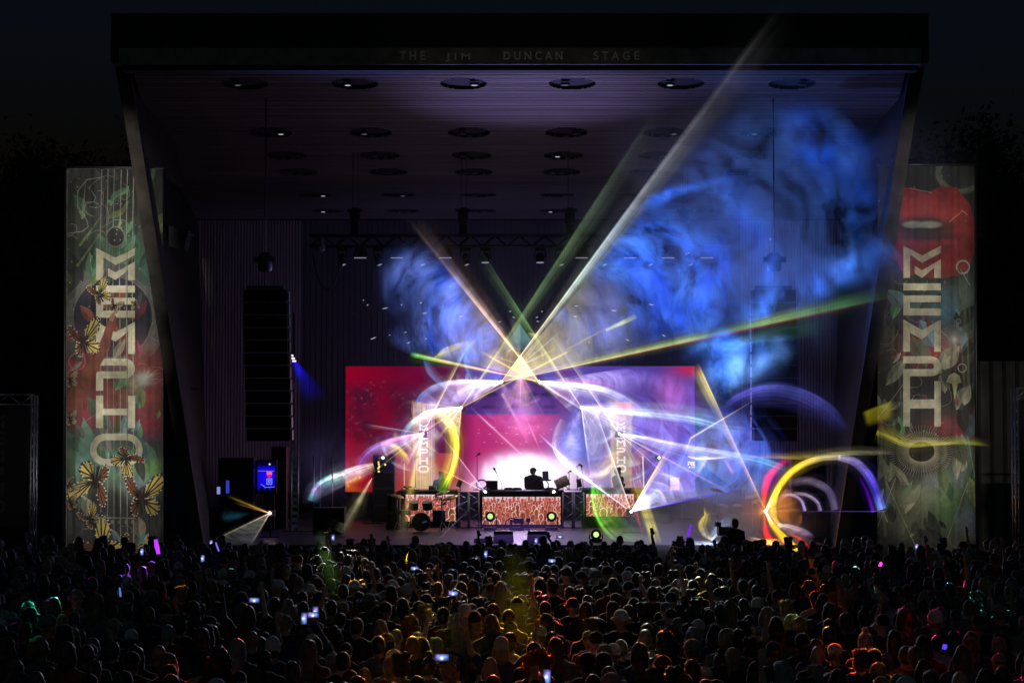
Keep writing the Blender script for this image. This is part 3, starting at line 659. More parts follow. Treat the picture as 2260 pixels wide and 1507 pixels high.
# overhead lighting truss
TY = 63.0
tr = thing('lighting_truss', at(1147,531,TY), 'long black box truss hung below the shell ceiling over the stage', 'truss')
zt, zb = at(0,519,TY).z, at(0,543,TY).z; xl, xr = at(684,531,TY).x, at(1610,531,TY).x
ch = MB()
for y_ in (TY, TY+.4):
    for z_ in (zt, zb): ch.tube([(xl,y_,z_),(xr,y_,z_)], .035, 6)
part(ch, 'chord', M['black_matte'], tr)
dg = MB(); n = 34
for k in range(n):
    u, v = xl+(xr-xl)*k/n, xl+(xr-xl)*(k+1)/n
    for y_ in (TY, TY+.4): dg.tube([(u,y_,zt if k%2 else zb),(v,y_,zb if k%2 else zt)], .022, 4)
    dg.tube([(u,TY,zb),(u,TY+.4,zb)], .015, 4); dg.tube([(u,TY,zt),(u,TY+.4,zt)], .015, 4)
part(dg, 'brace', M['black_matte'], tr, kind='stuff')
for px in (783,1022,1258,1511):
    p = at(px,470,TY+.2); b = MB()
    b.lathe((p.x,p.y,at(0,492,TY).z),(0,0,1),[(0,.13),(.04,.16),(.42,.16),(.5,.09)],12); b.box((p.x-.24,p.y-.1,at(0,466,TY).z),(p.x+.24,p.y+.1,at(0,460,TY).z))
    hs = part(b, 'hoist', M['black_matte'], tr)
    b = MB(); b.box((p.x-.12,p.y-.1,zt+.02),(p.x+.12,p.y+.1,at(0,494,TY).z)); b.build('chain_bag', M['black_matte'], hs, offset=wloc(tr))
    b = MB(); b.tube([(p.x-.06,p.y,at(0,458,TY).z),(p.x-.06,p.y,13.2)],.014,4); b.tube([(p.x+.10,p.y,at(0,458,TY).z),(p.x+.10,p.y,13.2)],.008,4); b.build('chain', M['steel_dark'], hs, offset=wloc(tr))
glint = glow('lamp_glass', (0.75,0.7,1.0), 0.28)
def hung_head(px, kind, label):
    p = at(px,545,TY+.2); t = thing('moving_light', (p.x, p.y, zb-.02), label, 'stage light', 'stage lights hung under the truss')
    y_ = p.y; z0 = zb-.05
    b = MB(); b.box((p.x-.17,y_-.12,z0-.10),(p.x+.17,y_+.12,z0)); part(b, 'base', M['black_matte'], t)
    if kind == 'wash':
        b = MB()
        for s_ in (-1,1): b.box((p.x+s_*.17-.02,y_-.05,z0-.34),(p.x+s_*.17+.02,y_+.05,z0-.10))
        part(b, 'yoke', M['black_matte'], t)
        b = MB(); b.lathe((p.x,y_,z0-.16),(0.0,-.10,-1),[(0,.08),(.05,.13),(.22,.14),(.30,.15)],14); hd = part(b, 'head', M['black_matte'], t)
        b = MB(); b.lathe((p.x,y_-.030,z0-.462),(0,-.10,-1),[(0,.13),(.006,.12)],14); b.build('lens', glint, hd, offset=wloc(t))
    elif kind == 'bar':
        b = MB(); b.box((p.x-.22,y_-.1,z0-.30),(p.x+.22,y_+.1,z0-.11)); hd = part(b, 'head', M['black_matte'], t)
        b = MB(); b.box((p.x-.19,y_-.08,z0-.318),(p.x+.19,y_+.08,z0-.303)); b.build('lens', glint, hd, offset=wloc(t))
    else:
        b = MB(); b.box((p.x-.16,y_-.04,z0-.3),(p.x-.13,y_+.04,z0-.1)); b.box((p.x+.13,y_-.04,z0-.3),(p.x+.16,y_+.04,z0-.1)); part(b, 'yoke', M['black_matte'], t)
        b = MB(); b.ell((p.x,y_,z0-.32),(.125,.125,.15)); b.lathe((p.x,y_,z0-.4),(.35,-.2,-1),[(0,.1),(.1,.11),(.13,.1)],12); hd = part(b, 'head', M['black_matte'], t)
        b = MB(); b.lathe((p.x+.05,y_-.03,z0-.535),(.35,-.2,-1),[(0,.075),(.004,.07)],10); b.build('lens', glint, hd, offset=wloc(t))
hk = [(755,'spot'),(795,'bar'),(835,'spot'),(876,'bar'),(930,'spot'),(983,'bar'),(1027,'spot'),(1071,'wash'),(1192,'wash'),(1236,'spot'),(1284,'bar'),(1331,'spot'),(1391,'bar'),(1432,'spot'),(1475,'bar'),(1520,'spot'),(1560,'bar')]
nm = {'spot':'round black moving head','bar':'flat black strobe bar','wash':'square black wash light'}
ordn = ['first','second','third','fourth','fifth','sixth','seventh','eighth','ninth','tenth','eleventh','twelfth','thirteenth','fourteenth','fifteenth','sixteenth','seventeenth','eighteenth','nineteenth','twentieth']
for i, (px, k) in enumerate(hk): hung_head(px, k, '%s under the truss, %s lamp from its left end' % (nm[k], ordn[i]))
# wrapped bundle and cable loop at the truss's left end
b = MB(); p = at(709,545,62.85); b.lathe((p.x,62.85,at(0,558,TY).z),(0,0,1),[(0,.04),(.05,.13),(.2,.13),(.3,.06),(.5,.05)],12); tag(b.build('cable_bag', mat('grey_cloth',(0.10,0.10,0.095),.8), offset=p), 'pale grey cloth bundle tied at the left end of the truss', 'cable bag')
b = MB(); b.tube([at(x,y,62.9) for x,y in ((690,560),(697,600),(708,628),(722,641),(735,632),(745,605),(756,582))], .022, 6); tag(b.build('hanging_cable', M['cable'], offset=at(722,600,62.9)), 'black cable loop drooping below the left end of the truss', 'cable')
b = MB(); b.tube([at(648,690,64),at(648,980,64)], .03, 6); tag(b.build('hanging_pipe', M['steel_dark'], offset=at(648,980,64)), 'thin upright pipe right of the left speaker column', 'pipe')
b = MB()
for k in range(3): p = at(643+k*3,785+k*6,60); b.box((p.x-.05,60,p.z-.02),(p.x+.06,60.02,p.z+.03))
tag(b.build('marker_lamp', glow('marker_glow',(0.9,0.8,1.0),1.6), offset=at(646,790,60)), 'three tiny pale lamps beside the left speaker column', 'marker lamp')
# pale glints put in as small glowing rods on the back wall
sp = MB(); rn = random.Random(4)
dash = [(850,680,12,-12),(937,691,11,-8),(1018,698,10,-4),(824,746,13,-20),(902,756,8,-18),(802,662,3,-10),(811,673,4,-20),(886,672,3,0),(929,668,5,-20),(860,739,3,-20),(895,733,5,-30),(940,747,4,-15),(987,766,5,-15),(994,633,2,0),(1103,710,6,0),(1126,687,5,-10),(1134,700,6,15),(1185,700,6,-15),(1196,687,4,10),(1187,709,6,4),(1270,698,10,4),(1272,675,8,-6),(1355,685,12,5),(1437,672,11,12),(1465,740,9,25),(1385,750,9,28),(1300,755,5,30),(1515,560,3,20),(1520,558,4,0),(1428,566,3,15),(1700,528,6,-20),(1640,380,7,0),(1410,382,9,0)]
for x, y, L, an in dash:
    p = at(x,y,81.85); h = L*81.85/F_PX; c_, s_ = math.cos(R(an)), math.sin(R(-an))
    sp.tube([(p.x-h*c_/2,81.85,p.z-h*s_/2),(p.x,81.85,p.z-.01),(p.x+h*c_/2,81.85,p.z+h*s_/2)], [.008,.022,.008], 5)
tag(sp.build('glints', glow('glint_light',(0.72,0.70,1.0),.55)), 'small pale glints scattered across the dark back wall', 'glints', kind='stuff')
# ================================================================== SCREENS
def screen_art():
    c = Canvas(771, 277, 1.6, rgb(96,0,40)); ox, oy = 762, 808
    x, y = c.x+ox, c.y+oy; rn = random.Random(8)
    lerp = lambda a, b_, t: a+(b_-a)*np.clip(t,0,1)[...,None]
    A = np.array
    c.a = lerp(A(rgb(150,0,40)), A(rgb(80,0,45)), (x-762)/190)
    c.mix(np.clip((y-960)/130,0,1)*np.clip((880-x)/110,0,1), rgb(195,20,30), .75)
    nz = c.vnoise(90,1,4); n2 = c.vnoise(7,3,2)
    c.mix(np.clip((nz-.38)*4,0,1)*np.clip((y-836)/30,0,1)*np.clip((1030-y)/60,0,1)*(x<930), rgb(62,18,46), .85); c.mix(np.clip((c.vnoise(60,21)-.5)*4,0,1), rgb(70,0,40), .22)
    c.add(np.clip((n2-.66)*5,0,1)*np.clip((nz-.4)*4,0,1)*(x<930)*(y>840), A(rgb(190,90,120))*.3)
    c.gauss(858,877,17,10,rgb(165,0,100),.9)
    c.mix(np.clip((x-1010)/40,0,1)*np.clip((1270-x)/60,0,1), rgb(175,32,105), .9)         # pink middle
    c.gauss(1120,950,110,55,rgb(220,60,130),.7); c.gauss(1080,1010,70,40,rgb(170,50,150),.7)
    c.mix(np.clip((x-1015)/15,0,1)*np.clip((1262-x)/40,0,1)*np.clip((918-y)/6,0,1), rgb(58,28,105), .97)
    c.mix(np.clip((c.vnoise(40,6)-.5)*4,0,1)*(x>1015)*(x<1262)*(y<918), rgb(85,45,140), .7)
    for hx in (1078,1122,1168,1212): c.disc(hx-ox,870-oy,20,5,rgb(30,12,60),.9,.3); c.disc(hx-ox,898-oy,17,4,rgb(30,12,60),.8,.3)
    c.mix(np.clip((x-1215)/70,0,1), rgb(72,58,150), .85)
    c.gauss(1260-ox,985-oy,50,60,rgb(105,120,215),.8); c.gauss(1440-ox,905-oy,60,50,rgb(60,30,85),.8); c.gauss(1480-ox,860-oy,30,40,rgb(120,40,80),.7)
    c.gauss(1525-ox,815-oy,38,16,rgb(175,20,45),.9); c.gauss(1420-ox,1010-oy,70,60,rgb(110,65,120),.7); c.gauss(1500-ox,1060-oy,60,40,rgb(90,70,160),.7)
    c.mix(np.clip((x-1440)/30,0,1)*np.clip((y-980)/40,0,1)*np.clip((1536-x)/20,0,1), rgb(105,55,110), .5)
    for k, yy_ in enumerate((945,957,977)):
        for q in range(7): xx = 1060-ox+q*26+rn.uniform(-9,9); yj = yy_-oy+rn.uniform(-3,3); c.line([(xx,yj),(xx+rn.uniform(2,5),yj)],1.1,rgb(230,190,230),.55)
    # stage towers of the relayed picture, left with a pale banner
    c.poly([(872-ox,1000-oy),(1012-ox,1000-oy),(1012-ox,1090-oy),(872-ox,1090-oy)], rgb(165,60,60), .8)
    c.poly([(1014-ox,918-oy),(1024-ox,918-oy),(1024-ox,1090-oy),(1014-ox,1090-oy)], rgb(120,10,45), .9)
    def mini(x0,x1,y0,y1,cols,right):
        c.poly([(x0-ox,y0-oy),(x1-ox,y0-oy),(x1-ox,y1-oy),(x0-ox,y1-oy)], cols[0], .92)
        w, h = x1-x0, y1-y0
        for k in range(60):
            px, py = rn.uniform(x0,x1)-ox, rn.uniform(y0,y1)-oy; c.gauss(px,py,rn.uniform(3,9),rn.uniform(4,12),rn.choice(cols),.6)
        if not right:
            for k in range(6): c.line([(x0-ox+w*(.35+.1*k),y0-oy),(x0-ox+w*(.35+.1*k),y1-oy)],.8,rgb(215,205,200),.7)
        for k, chh in enumerate('MEmPHO'):
            for q in letter_polys(chh, x0-ox+w*.28, y0-oy+h*(.22+.095*k), w*.42, h*.085, w*.09): c.poly(q, rgb(235,225,220), .85)
    mini(911,959,892,1086,[rgb(150,100,115),rgb(200,165,150),rgb(175,110,90),rgb(205,185,160),rgb(150,150,140)],False)
    c.gauss(935-ox,1060-oy,26,30,rgb(205,180,110),.6)
    mini(1347,1393,887,1086,[rgb(150,120,120),rgb(205,150,130),rgb(130,140,110),rgb(190,170,130),rgb(160,190,170)],True)
    c.gauss(1380-ox,898-oy,16,9,rgb(220,90,110),.8)
    c.poly([(1416-ox,1006-oy),(1419-ox,1006-oy),(1421-ox,1075-oy),(1418-ox,1075-oy)], rgb(225,200,185), .9)
    c.poly([(891-ox,1022-oy),(893-ox,1022-oy),(893-ox,1085-oy),(891-ox,1085-oy)], rgb(250,180,150), .9)
    # white light behind the performer
    e = np.hypot((x-1157)/86, (y-1050)/47); c.mix(np.exp(-np.clip(e-.8,0,9)**2/.16), rgb(240,170,235), .85); c.mix(np.exp(-np.clip(e-.62+.35*(c.vnoise(22,12)-.5),0,9)**2/.10), (1.6,1.55,1.65))
    c.gauss(1235-ox,1045-oy,40,34,rgb(245,235,240),.85,3); c.gauss(1150-ox,1080-oy,110,22,rgb(255,235,250),.8,3); c.gauss(1290-ox,1055-oy,40,25,rgb(230,190,230),.6)
    # lettering at the right end and the pale notice below it
    def small(word, x0, y0, h, w):
        G = {'R':[[(0,0),(1,0)],[(1,0),(1,.5)],[(1,.5),(0,.5)],[(.0,.45),(0,1)],[(.5,.5),(1,1)]],'A':[[(0,1),(.5,0)],[(.5,0),(1,1)],[(.2,.65),(.8,.65)]],'E':[[(1,0),(0,0)],[(0,.5),(1,.5)],[(0,0),(0,1)],[(0,1),(1,1)]],
             'M':[[(0,1),(0,0)],[(0,0),(.5,.6)],[(.5,.6),(1,0)],[(1,0),(1,1)]],'P':[[(0,1),(0,0)],[(0,0),(1,0)],[(1,0),(1,.55)],[(1,.55),(0,.55)]]}
        for k, chh in enumerate(word):
            for a, b_ in G[chh]: c.line([(x0-ox+k*w*1.35+a[0]*w, y0-oy+a[1]*h),(x0-ox+k*w*1.35+b_[0]*w, y0-oy+b_[1]*h)], h*.26, rgb(250,225,250), 1, .6)
    small('RE', 1517.5, 1019, 7.2, 8.2); small('AMP', 1518, 1029, 3.0, 5)
    c.poly([(1478-ox,1053-oy),(1498-ox,1053-oy),(1498-ox,1081-oy),(1478-ox,1081-oy)], rgb(205,160,150), .95); c.line([(1478-ox,1070-oy),(1498-ox,1071-oy)],.7,rgb(120,80,90))
    for px, py in ((767,1065),(774,1062),(781,1059),(786,1055),(793,1053),(768,1072)): c.gauss(px-ox,py-oy,3.2,3,(1.3,.85,.25)); c.gauss(px-ox,py-oy,9,7,rgb(240,120,20),.5)
    c.gauss(775-ox,1078-oy,18,9,rgb(190,90,10),.7)
    c.a *= (1-.30*np.clip((930-x)/60,0,1))[...,None]
    # LED grid
    gr = ((np.floor(c.x*c.sc) % 2 == 0) * 0.10 + (np.floor(c.y*c.sc) % 2 == 0) * 0.12); c.a *= (1-gr)[...,None]
    return c
SY = 69.0
sc = thing('video_screen', (at(1147,1085,SY).x, SY, at(0,1085,SY).z), 'wide upstage video wall showing red and purple live picture of the stage', 'video screen')
A, B = at(762,1085,SY), at(1533,808,SY)
b = MB(); b.box((A.x-.04,SY+.02,A.z-.04),(B.x+.04,SY+.32,B.z+.04)); part(b, 'housing', M['black'], sc)
quad_uv('display', (A.x,SY,A.z),(B.x,SY,A.z),(B.x,SY,B.z),(A.x,SY,B.z), print_mat('live_picture', screen_art().image('live_picture'), emit=1.35), sc)
b = MB()
for k in range(8):
    x = A.x+.4+(B.x-A.x-.8)*k/7; b.box((x-.04,SY+.4,1.3),(x+.04,SY+.48,A.z+2.5)); b.box((x-.3,SY+.3,1.305),(x+.3,SY+1.2,1.36))
part(b, 'support_leg', M['steel_dark'], sc)
def crowd_art(seed, w, h):
    c = Canvas(w, h, 4.0, rgb(205,110,80)); rn = random.Random(seed)
    c.mix(np.clip(1-c.y/(h*.30),0,1), rgb(255,235,250)); c.mix(np.clip((c.y-h*.4)/(h*.6),0,1), rgb(176,120,66), .8)
    ys = np.linspace(h*.10, h*1.0, 6)
    for r_, yy_ in enumerate(ys):
        s_ = 3.6+6.8*(r_/5)**1.2; x = -rn.uniform(0,s_*2)
        while x < w+s_:
            yj = yy_+rn.uniform(-1.0,.5)*s_; t = r_/5; base = (np.array(rgb(205,95,100))*(1-t)+np.array(rgb(165,92,60))*t)*rn.uniform(.6,1.0); base = np.clip(base, 0, 1)
            k = s_*rn.uniform(.6,1.2); hi = tuple(1.15*q for q in rgb(255,205,180)) if rn.random()<.4 else rgb(245,150,122)
            P = [(x-k*1.5,yj+k*3.5),(x-k*1.4,yj+k*1.5),(x-k*.55,yj+k*1.0),(x-k*.75,yj-.1*k),(x-k*.5,yj-k*.85),(x,yj-k*1.1),(x+k*.5,yj-k*.85),(x+k*.75,yj-.1*k),(x+k*.55,yj+k*1.0),(x+k*1.4,yj+k*1.5),(x+k*1.5,yj+k*3.5)]
            c.poly(P, base); c.line(P[1:-1], .7+.10*k, hi, .95, .5)
            if rn.random() < .08: c.line([(x+k*.9,yj+k),(x+k*1.2,yj-k*1.6)], k*.5, base); c.line([(x+k*1.15,yj+k),(x+k*1.45,yj-k*1.7)], .6, hi, .9)
            x += s_*rn.uniform(1.1,3.0)
    for k in range(int(w/14)): c.gauss(rn.uniform(0,w),rn.uniform(h*.1,h*.7),1.3,1.3,(1.3,1.2,1.2))
    c.a *= (1-(np.floor(c.x*2)%2==0)*.06)[...,None]
    return c
# ================================================================== RISERS WITH LED FRONTS
RY = 62.5
def riser(name, x0, x1, ytop, ybot, led, label, seed, depth=2.0):
    p0, p1 = at(x0,ybot,RY), at(x1,ytop,RY)
    t = thing(name, ((p0.x+p1.x)/2, RY, 1.3), label, 'riser', 'risers with crowd picture fronts')
    b = MB(); b.box((p0.x,RY+.06,1.305),(p1.x,RY+depth,p1.z)); part(b, 'platform', M['black_matte'], t)
    b = MB(); b.box((p0.x-.03,RY-.03,p1.z+.003),(p1.x+.03,RY+depth,p1.z+.05)); part(b, 'top_board', M['black'], t)
    l0, l1 = at(led[0],led[3],RY), at(led[1],led[2],RY)
    b = MB(); b.box((l0.x-.02,RY+.005,l0.z-.02),(l1.x+.02,RY+.055,l1.z+.02)); part(b, 'panel_frame', M['black'], t)
    im = crowd_art(seed, led[1]-led[0], led[3]-led[2]).image('crowd_picture')
    quad_uv('display', (l0.x,RY,l0.z),(l1.x,RY,l0.z),(l1.x,RY,l1.z),(l0.x,RY,l1.z), print_mat('crowd_picture', im, emit=.78), t)
    return t
riser('dj_riser', 1060, 1243, 1086, 1160, (1065,1237,1096,1157), 'central black table riser with orange crowd picture on its front', 3)
riser('keyboard_riser', 880, 1008, 1086, 1158, (895,1006,1091,1150), 'left black riser with orange crowd picture behind the drum kit', 5)
riser('guitar_riser', 1288, 1418, 1082, 1158, (1294,1400,1090,1139), 'right black riser with narrow pink crowd picture behind the green beam', 9)
def truss_leg(x, label):
    Y = 62.3; t = thing('truss_tower', (at(x,1158,Y).x, Y, 1.3), label, 'truss tower', 'short dark truss towers between the risers'); c0 = at(x,1158,Y); zt_ = at(x,1086,Y).z
    b = MB()
    for dx in (-.15,.15):
        for dy in (-.15,.15): b.tube([(c0.x+dx,Y+dy,1.34),(c0.x+dx,Y+dy,zt_)], .025, 6)
    part(b, 'chord', M['alu'], t)
    b = MB(); z = 1.36; k = 0
    while z < zt_-.22:
        s_ = 1 if k%2 else -1; b.tube([(c0.x-.15*s_,Y-.15,z),(c0.x+.15*s_,Y-.15,z+.2)], .012, 4); b.tube([(c0.x-.15,Y-.15*s_,z),(c0.x-.15,Y+.15*s_,z+.2)], .012, 4); b.tube([(c0.x+.15,Y-.15*s_,z),(c0.x+.15,Y+.15*s_,z+.2)], .012, 4); z += .2; k += 1
    part(b, 'brace', M['alu'], t)
    b = MB(); b.box((c0.x-.24,Y-.24,1.302),(c0.x+.24,Y+.24,1.335)); part(b, 'base_plate', M['steel_dark'], t)
for x, l in ((1023,'short truss tower left of the central riser, outer one'),(1046,'short truss tower tight against the left side of the central riser'),(1253,'short truss tower tight against the right side of the central riser'),(1278,'short truss tower right of the central riser, outer one')): truss_leg(x, l)
def slab(name, x0, x1, y0, y1, Y, dep, m, label, cat, extra=None):
    p0, p1 = at(x0,y1,Y), at(x1,y0,Y); t = thing(name, ((p0.x+p1.x)/2,Y,p0.z), label, cat)
    return t, p0, p1
# dark screen wing panels
for x0, x1, l in ((1008,1016,'slim black curtain panel left of the short truss towers'),(1284,1290,'slim black curtain panel right of the short truss towers')):
    p0, p1 = at(x0,1158,62.7), at(x1,1084,62.7); b = MB(); b.box((p0.x,62.7,1.302),(p1.x,62.9,p1.z)); tag(b.build('curtain_panel', M['black_matte'], offset=((p0.x+p1.x)/2,62.7,1.302)), l, 'curtain panel')
TOPZ = at(0,1086,RY).z + .05
# ---------------------------------------------------------------- desk gear
def deskbox(name, x, w, h, d, Y, z, m, label, cat, rot=0.0, feats=None):
    c0 = at(x,1080,Y).x; t = thing(name, (c0,Y,z), label, cat); b = MB(); b.box((c0-w/2,Y-d/2,z),(c0+w/2,Y+d/2,z+h)); part(b, 'casing', m, t)
    b = MB(); b.box((c0-w/2+.03,Y-d/2-.012,z+.03),(c0+w/2-.03,Y-d/2-.002,z+h-.03)); part(b, 'front_panel', M['grille'], t)
    return t
deskbox('monitor_speaker', 1086, .36, .30, .3, 63.2, TOPZ, M['black'], 'black boxy monitor speaker left end of the central table', 'monitor speaker')
for x, l in ((1123,'flat black music player left of the mixer on the table'),(1141,'flat black mixer in the middle of the table'),(1213,'flat black music player right of the performer')):
    t = deskbox('music_player', x, .30, .07, .34, 63.0, TOPZ, M['black'], l, 'music player')
    c0 = at(x,1080,63.0).x; b = MB(); b.lathe((c0,63.0,TOPZ+.071),(0,0,1),[(0,.11),(.015,.11),(.02,.10)],16); part(b, 'jog_wheel', M['steel_dark'], t)
# small tilted screen and its stand
t = thing('laptop', (at(1204,1080,63.3).x,63.3,TOPZ), 'open laptop on a bent stand right of the performer', 'laptop'); cx = at(1204,1080,63.3).x
b = MB(); b.box((cx-.17,63.15,TOPZ+.30),(cx+.17,63.4,TOPZ+.325), Euler((R(-8),0,R(8)))); part(b, 'keyboard_base', M['steel_dark'], t)
b = MB(); b.box((cx-.10,63.42,TOPZ+.30),(cx+.10,63.445,TOPZ+.60), Euler((R(-12),0,R(14)))); part(b, 'lid', M['steel_dark'], t)
b = MB(); b.tube([(cx+.02,63.3,TOPZ+.30),(cx+.09,63.3,TOPZ+.2),(cx+.08,63.3,TOPZ+.02)],.02,6); b.box((cx-.08,63.2,TOPZ+.001),(cx+.16,63.4,TOPZ+.02)); part(b, 'stand', M['black'], t)
def mic_stand(x, ytop, Y, label, boom=None, z0=None):
    z0 = TOPZ if z0 is None else z0
    p = at(x,1080,Y); zt_ = at(x,ytop,Y).z; t = thing('microphone_stand', (p.x,Y,z0), label, 'microphone stand', 'microphone stands on the stage')
    b = MB(); b.lathe((p.x,Y,z0),(0,0,1),[(0,.14),(.02,.14),(.03,.03)],14); part(b, 'base', M['black'], t)
    b = MB(); b.tube([(p.x,Y,z0+.02),(p.x,Y,zt_-.05)],[.016,.012],6); part(b, 'pole', M['black'], t)
    if boom:
        q = at(boom[0],boom[1],Y); b = MB(); b.tube([(p.x,Y,zt_-.05),q],.010,5); part(b, 'boom', M['black'], t); e = q; dirv = (q-Vector((p.x,Y,zt_))).normalized()
    else: e = Vector((p.x,Y,zt_-.02)); dirv = Vector((.5,-.4,.35)).normalized()
    b = MB(); b.lathe(e-dirv*.06, dirv, [(0,.016),(.10,.020),(.12,.036),(.17,.040),(.20,.02)],10); part(b, 'microphone', M['black'], t)
mic_stand(1053,1003,63.2,'tall thin microphone stand left of the central table')
mic_stand(1108,1066,63.0,'slanted boom microphone stand behind the black monitor speaker',(1094,1040))
mic_stand(1274,1027,63.3,'tall thin microphone stand right of the tan drum')
mic_stand(1287,1068,63.6,'slanted boom microphone stand right of the tall stand',(1284,1034))
mic_stand(917,1010,63.2,'tall thin microphone stand on the left riser')
mic_stand(1256,1040,63.4,'short microphone stand tight behind the tan drum')
# tilted hand drum
t = thing('hand_drum', at(1240,1078,63.4), 'pale tan tilted hand drum right of the laptop', 'drum'); p = at(1226,1070,63.4); q = at(1254,1058,63.4); ax = (q-p).normalized()
b = MB(); b.lathe(p, ax, [(0,.155),(.02,.165),(.2,.175),(.40,.165),(.43,.155)],18); sh_ = part(b, 'shell', M['drumwood'], t)
b = MB()
for dd in (.0,.14,.28,.41): b.lathe(p+ax*dd, ax, [(0,.176),(.015,.18),(.03,.176)],18)
b.build('hoop', M['alu'], sh_, offset=wloc(t))
b = MB(); b.lathe(q+ax*.0005, ax, [(0,.15),(.006,.145)],18); part(b, 'drum_head', M['skinhead'], t)
b = MB(); m0 = at(1240,1066,63.4)
for dx in (-.22,.05,.25): b.tube([m0,(m0.x+dx,63.4+(.2 if dx==.05 else -.05),TOPZ)],.014,5)
part(b, 'stand', M['alu'], t)
for x,l,tl in ((1016,'small black tilted screen on the left truss tower',.35),(1280,'small black gadget on a clamp right of the tall microphone stand',-.2)):
    p = at(x,1078,63.0); t = thing('small_screen',(p.x,63.0,TOPZ-.02),l,'small screen'); b = MB(); b.box((p.x-.10,62.98,TOPZ+.1),(p.x+.05,63.01,TOPZ+.36),Euler((0,tl,0))); part(b,'panel',M['black'],t); b=MB(); b.tube([(p.x,63,TOPZ-.02),(p.x,63,TOPZ+.12)],.015,5); part(b,'post',M['black'],t)
t = thing('cable_coil', at(1063,1080,63.1), 'loop of dark cable left of the black monitor speaker', 'cable coil'); b = MB(); c0 = at(1063,1068,63.1)
for k in range(4): b.tube([(c0.x+(.15+.012*k)*math.cos(a),63.1+.02*k,c0.z+(.12+.01*k)*math.sin(a)) for a in np.linspace(0,6.2,16)],.008,4)
part(b,'cable',M['cable'],t)
# ---------------------------------------------------------------- moving heads on the stage floor
lens_g = glow('green_lens', rgb(190,225,130), 1.3)
def floor_head(x, y, Y, label, s=1.0, z0=1.302):
    p = at(x,y,Y); t = thing('moving_light', (p.x,Y,z0), label, 'stage light', 'moving lights standing on the stage')
    h = p.z - z0
    b = MB(); b.box((p.x-.19*s,Y-.16*s,z0),(p.x+.19*s,Y+.16*s,z0+.09*s)); part(b,'base',M['black'],t)
    b = MB()
    for q in (-1,1): b.hexa([(p.x+q*.20*s-.02,Y-.05,z0+.09*s),(p.x+q*.20*s+.02,Y-.05,z0+.09*s),(p.x+q*.20*s+.02,Y+.05,z0+.09*s),(p.x+q*.20*s-.02,Y+.05,z0+.09*s),(p.x+q*.18*s-.015,Y-.03,p.z+.03),(p.x+q*.18*s+.015,Y-.03,p.z+.03),(p.x+q*.18*s+.015,Y+.03,p.z+.03),(p.x+q*.18*s-.015,Y+.03,p.z+.03)])
    part(b,'yoke',M['black'],t)
    b = MB(); b.lathe((p.x,Y+.2*s,p.z),(0,-1,.12),[(0,.09*s),(.05*s,.14*s),(.25*s,.15*s),(.40*s,.155*s),(.41*s,.10*s)],18); hd = part(b,'head',M['black'],t)
    b = MB(); b.lathe((p.x,Y-.212*s,p.z+.05*s),(0,-1,.12),[(0,.085*s),(.01*s,.08*s)],16); b.build('lens',lens_g,hd,offset=wloc(t))
floor_head(1082,1142,60.8,'black moving light with green lens at the left corner of the central riser')
floor_head(1217,1142,60.8,'black moving light with green lens at the right corner of the central riser')
floor_head(1315,1182,53.5,'black moving light with pale green lens at the stage front edge',.9,1.312)
# robot camera in the middle and two wedges, low floor gear
t = thing('robot_camera', (at(1140,1158,60.8).x,60.8,1.302), 'black remote camera rig in front of the crowd picture', 'camera rig'); c0 = at(1140,1158,60.8).x
b = MB(); b.box((c0-.22,60.7,1.302),(c0+.22,61,1.38)); b.box((c0-.20,60.75,1.38),(c0-.12,60.95,1.62)); b.box((c0+.12,60.75,1.38),(c0+.2,60.95,1.62)); part(b,'base',M['black'],t)
b = MB(); b.box((c0-.1,60.65,1.50),(c0+.22,60.95,1.66)); b.lathe((c0-.05,60.66,1.57),(0,-1,0),[(0,.06),(.12,.07)],12); part(b,'camera_head',M['black'],t)
b = MB(); b.tube([(c0-.36,60.8,1.31),(c0-.34,60.8,1.55),(c0-.2,60.8,1.66),(c0-.05,60.8,1.66)],.02,6); part(b,'cable',M['cable'],t)
t = thing('small_lamp', (at(1166,1158,60.8).x,60.8,1.302), 'small round lamp on a short stand right of the camera rig', 'small lamp'); c0 = at(1166,1158,60.8).x
b = MB(); b.lathe((c0,60.8,1.302),(0,0,1),[(0,.1),(.03,.1),(.04,.02),(.25,.02)],10); part(b,'stand',M['black'],t); b = MB(); b.lathe((c0,60.86,1.60),(0,-1,0),[(0,.05),(.1,.075),(.12,.06)],12); part(b,'head',M['black'],t)
for x, l in ((1111,'black floor wedge speaker at the stage front, left one'),(1186,'black floor wedge speaker at the stage front, right one'),(1064,'low black floor wedge left of the pair at the stage front')):
    Y = 53.2; w = .27 if x > 1070 else .22; c0 = at(x,1190,Y).x; t = thing('wedge_speaker',(c0,Y,1.312),l,'wedge speaker','wedge speakers at the stage front')
    hz = .30 if x > 1070 else .1
    b = MB(); b.hexa([(c0-w,Y,1.312),(c0+w,Y,1.312),(c0+w,Y+.5,1.312),(c0-w,Y+.5,1.312),(c0-w*.95,Y+.02,1.312+hz),(c0+w*.95,Y+.02,1.312+hz),(c0+w*.95,Y+.25,1.312+hz),(c0-w*.95,Y+.25,1.312+hz)]); part(b,'cabinet',M['steel_dark'],t)
    b = MB(); b.box((c0-.06,Y-.03,1.312+hz*.55),(c0+.06,Y-.012,1.312+hz*.65)); part(b,'handle',M['black'],t)
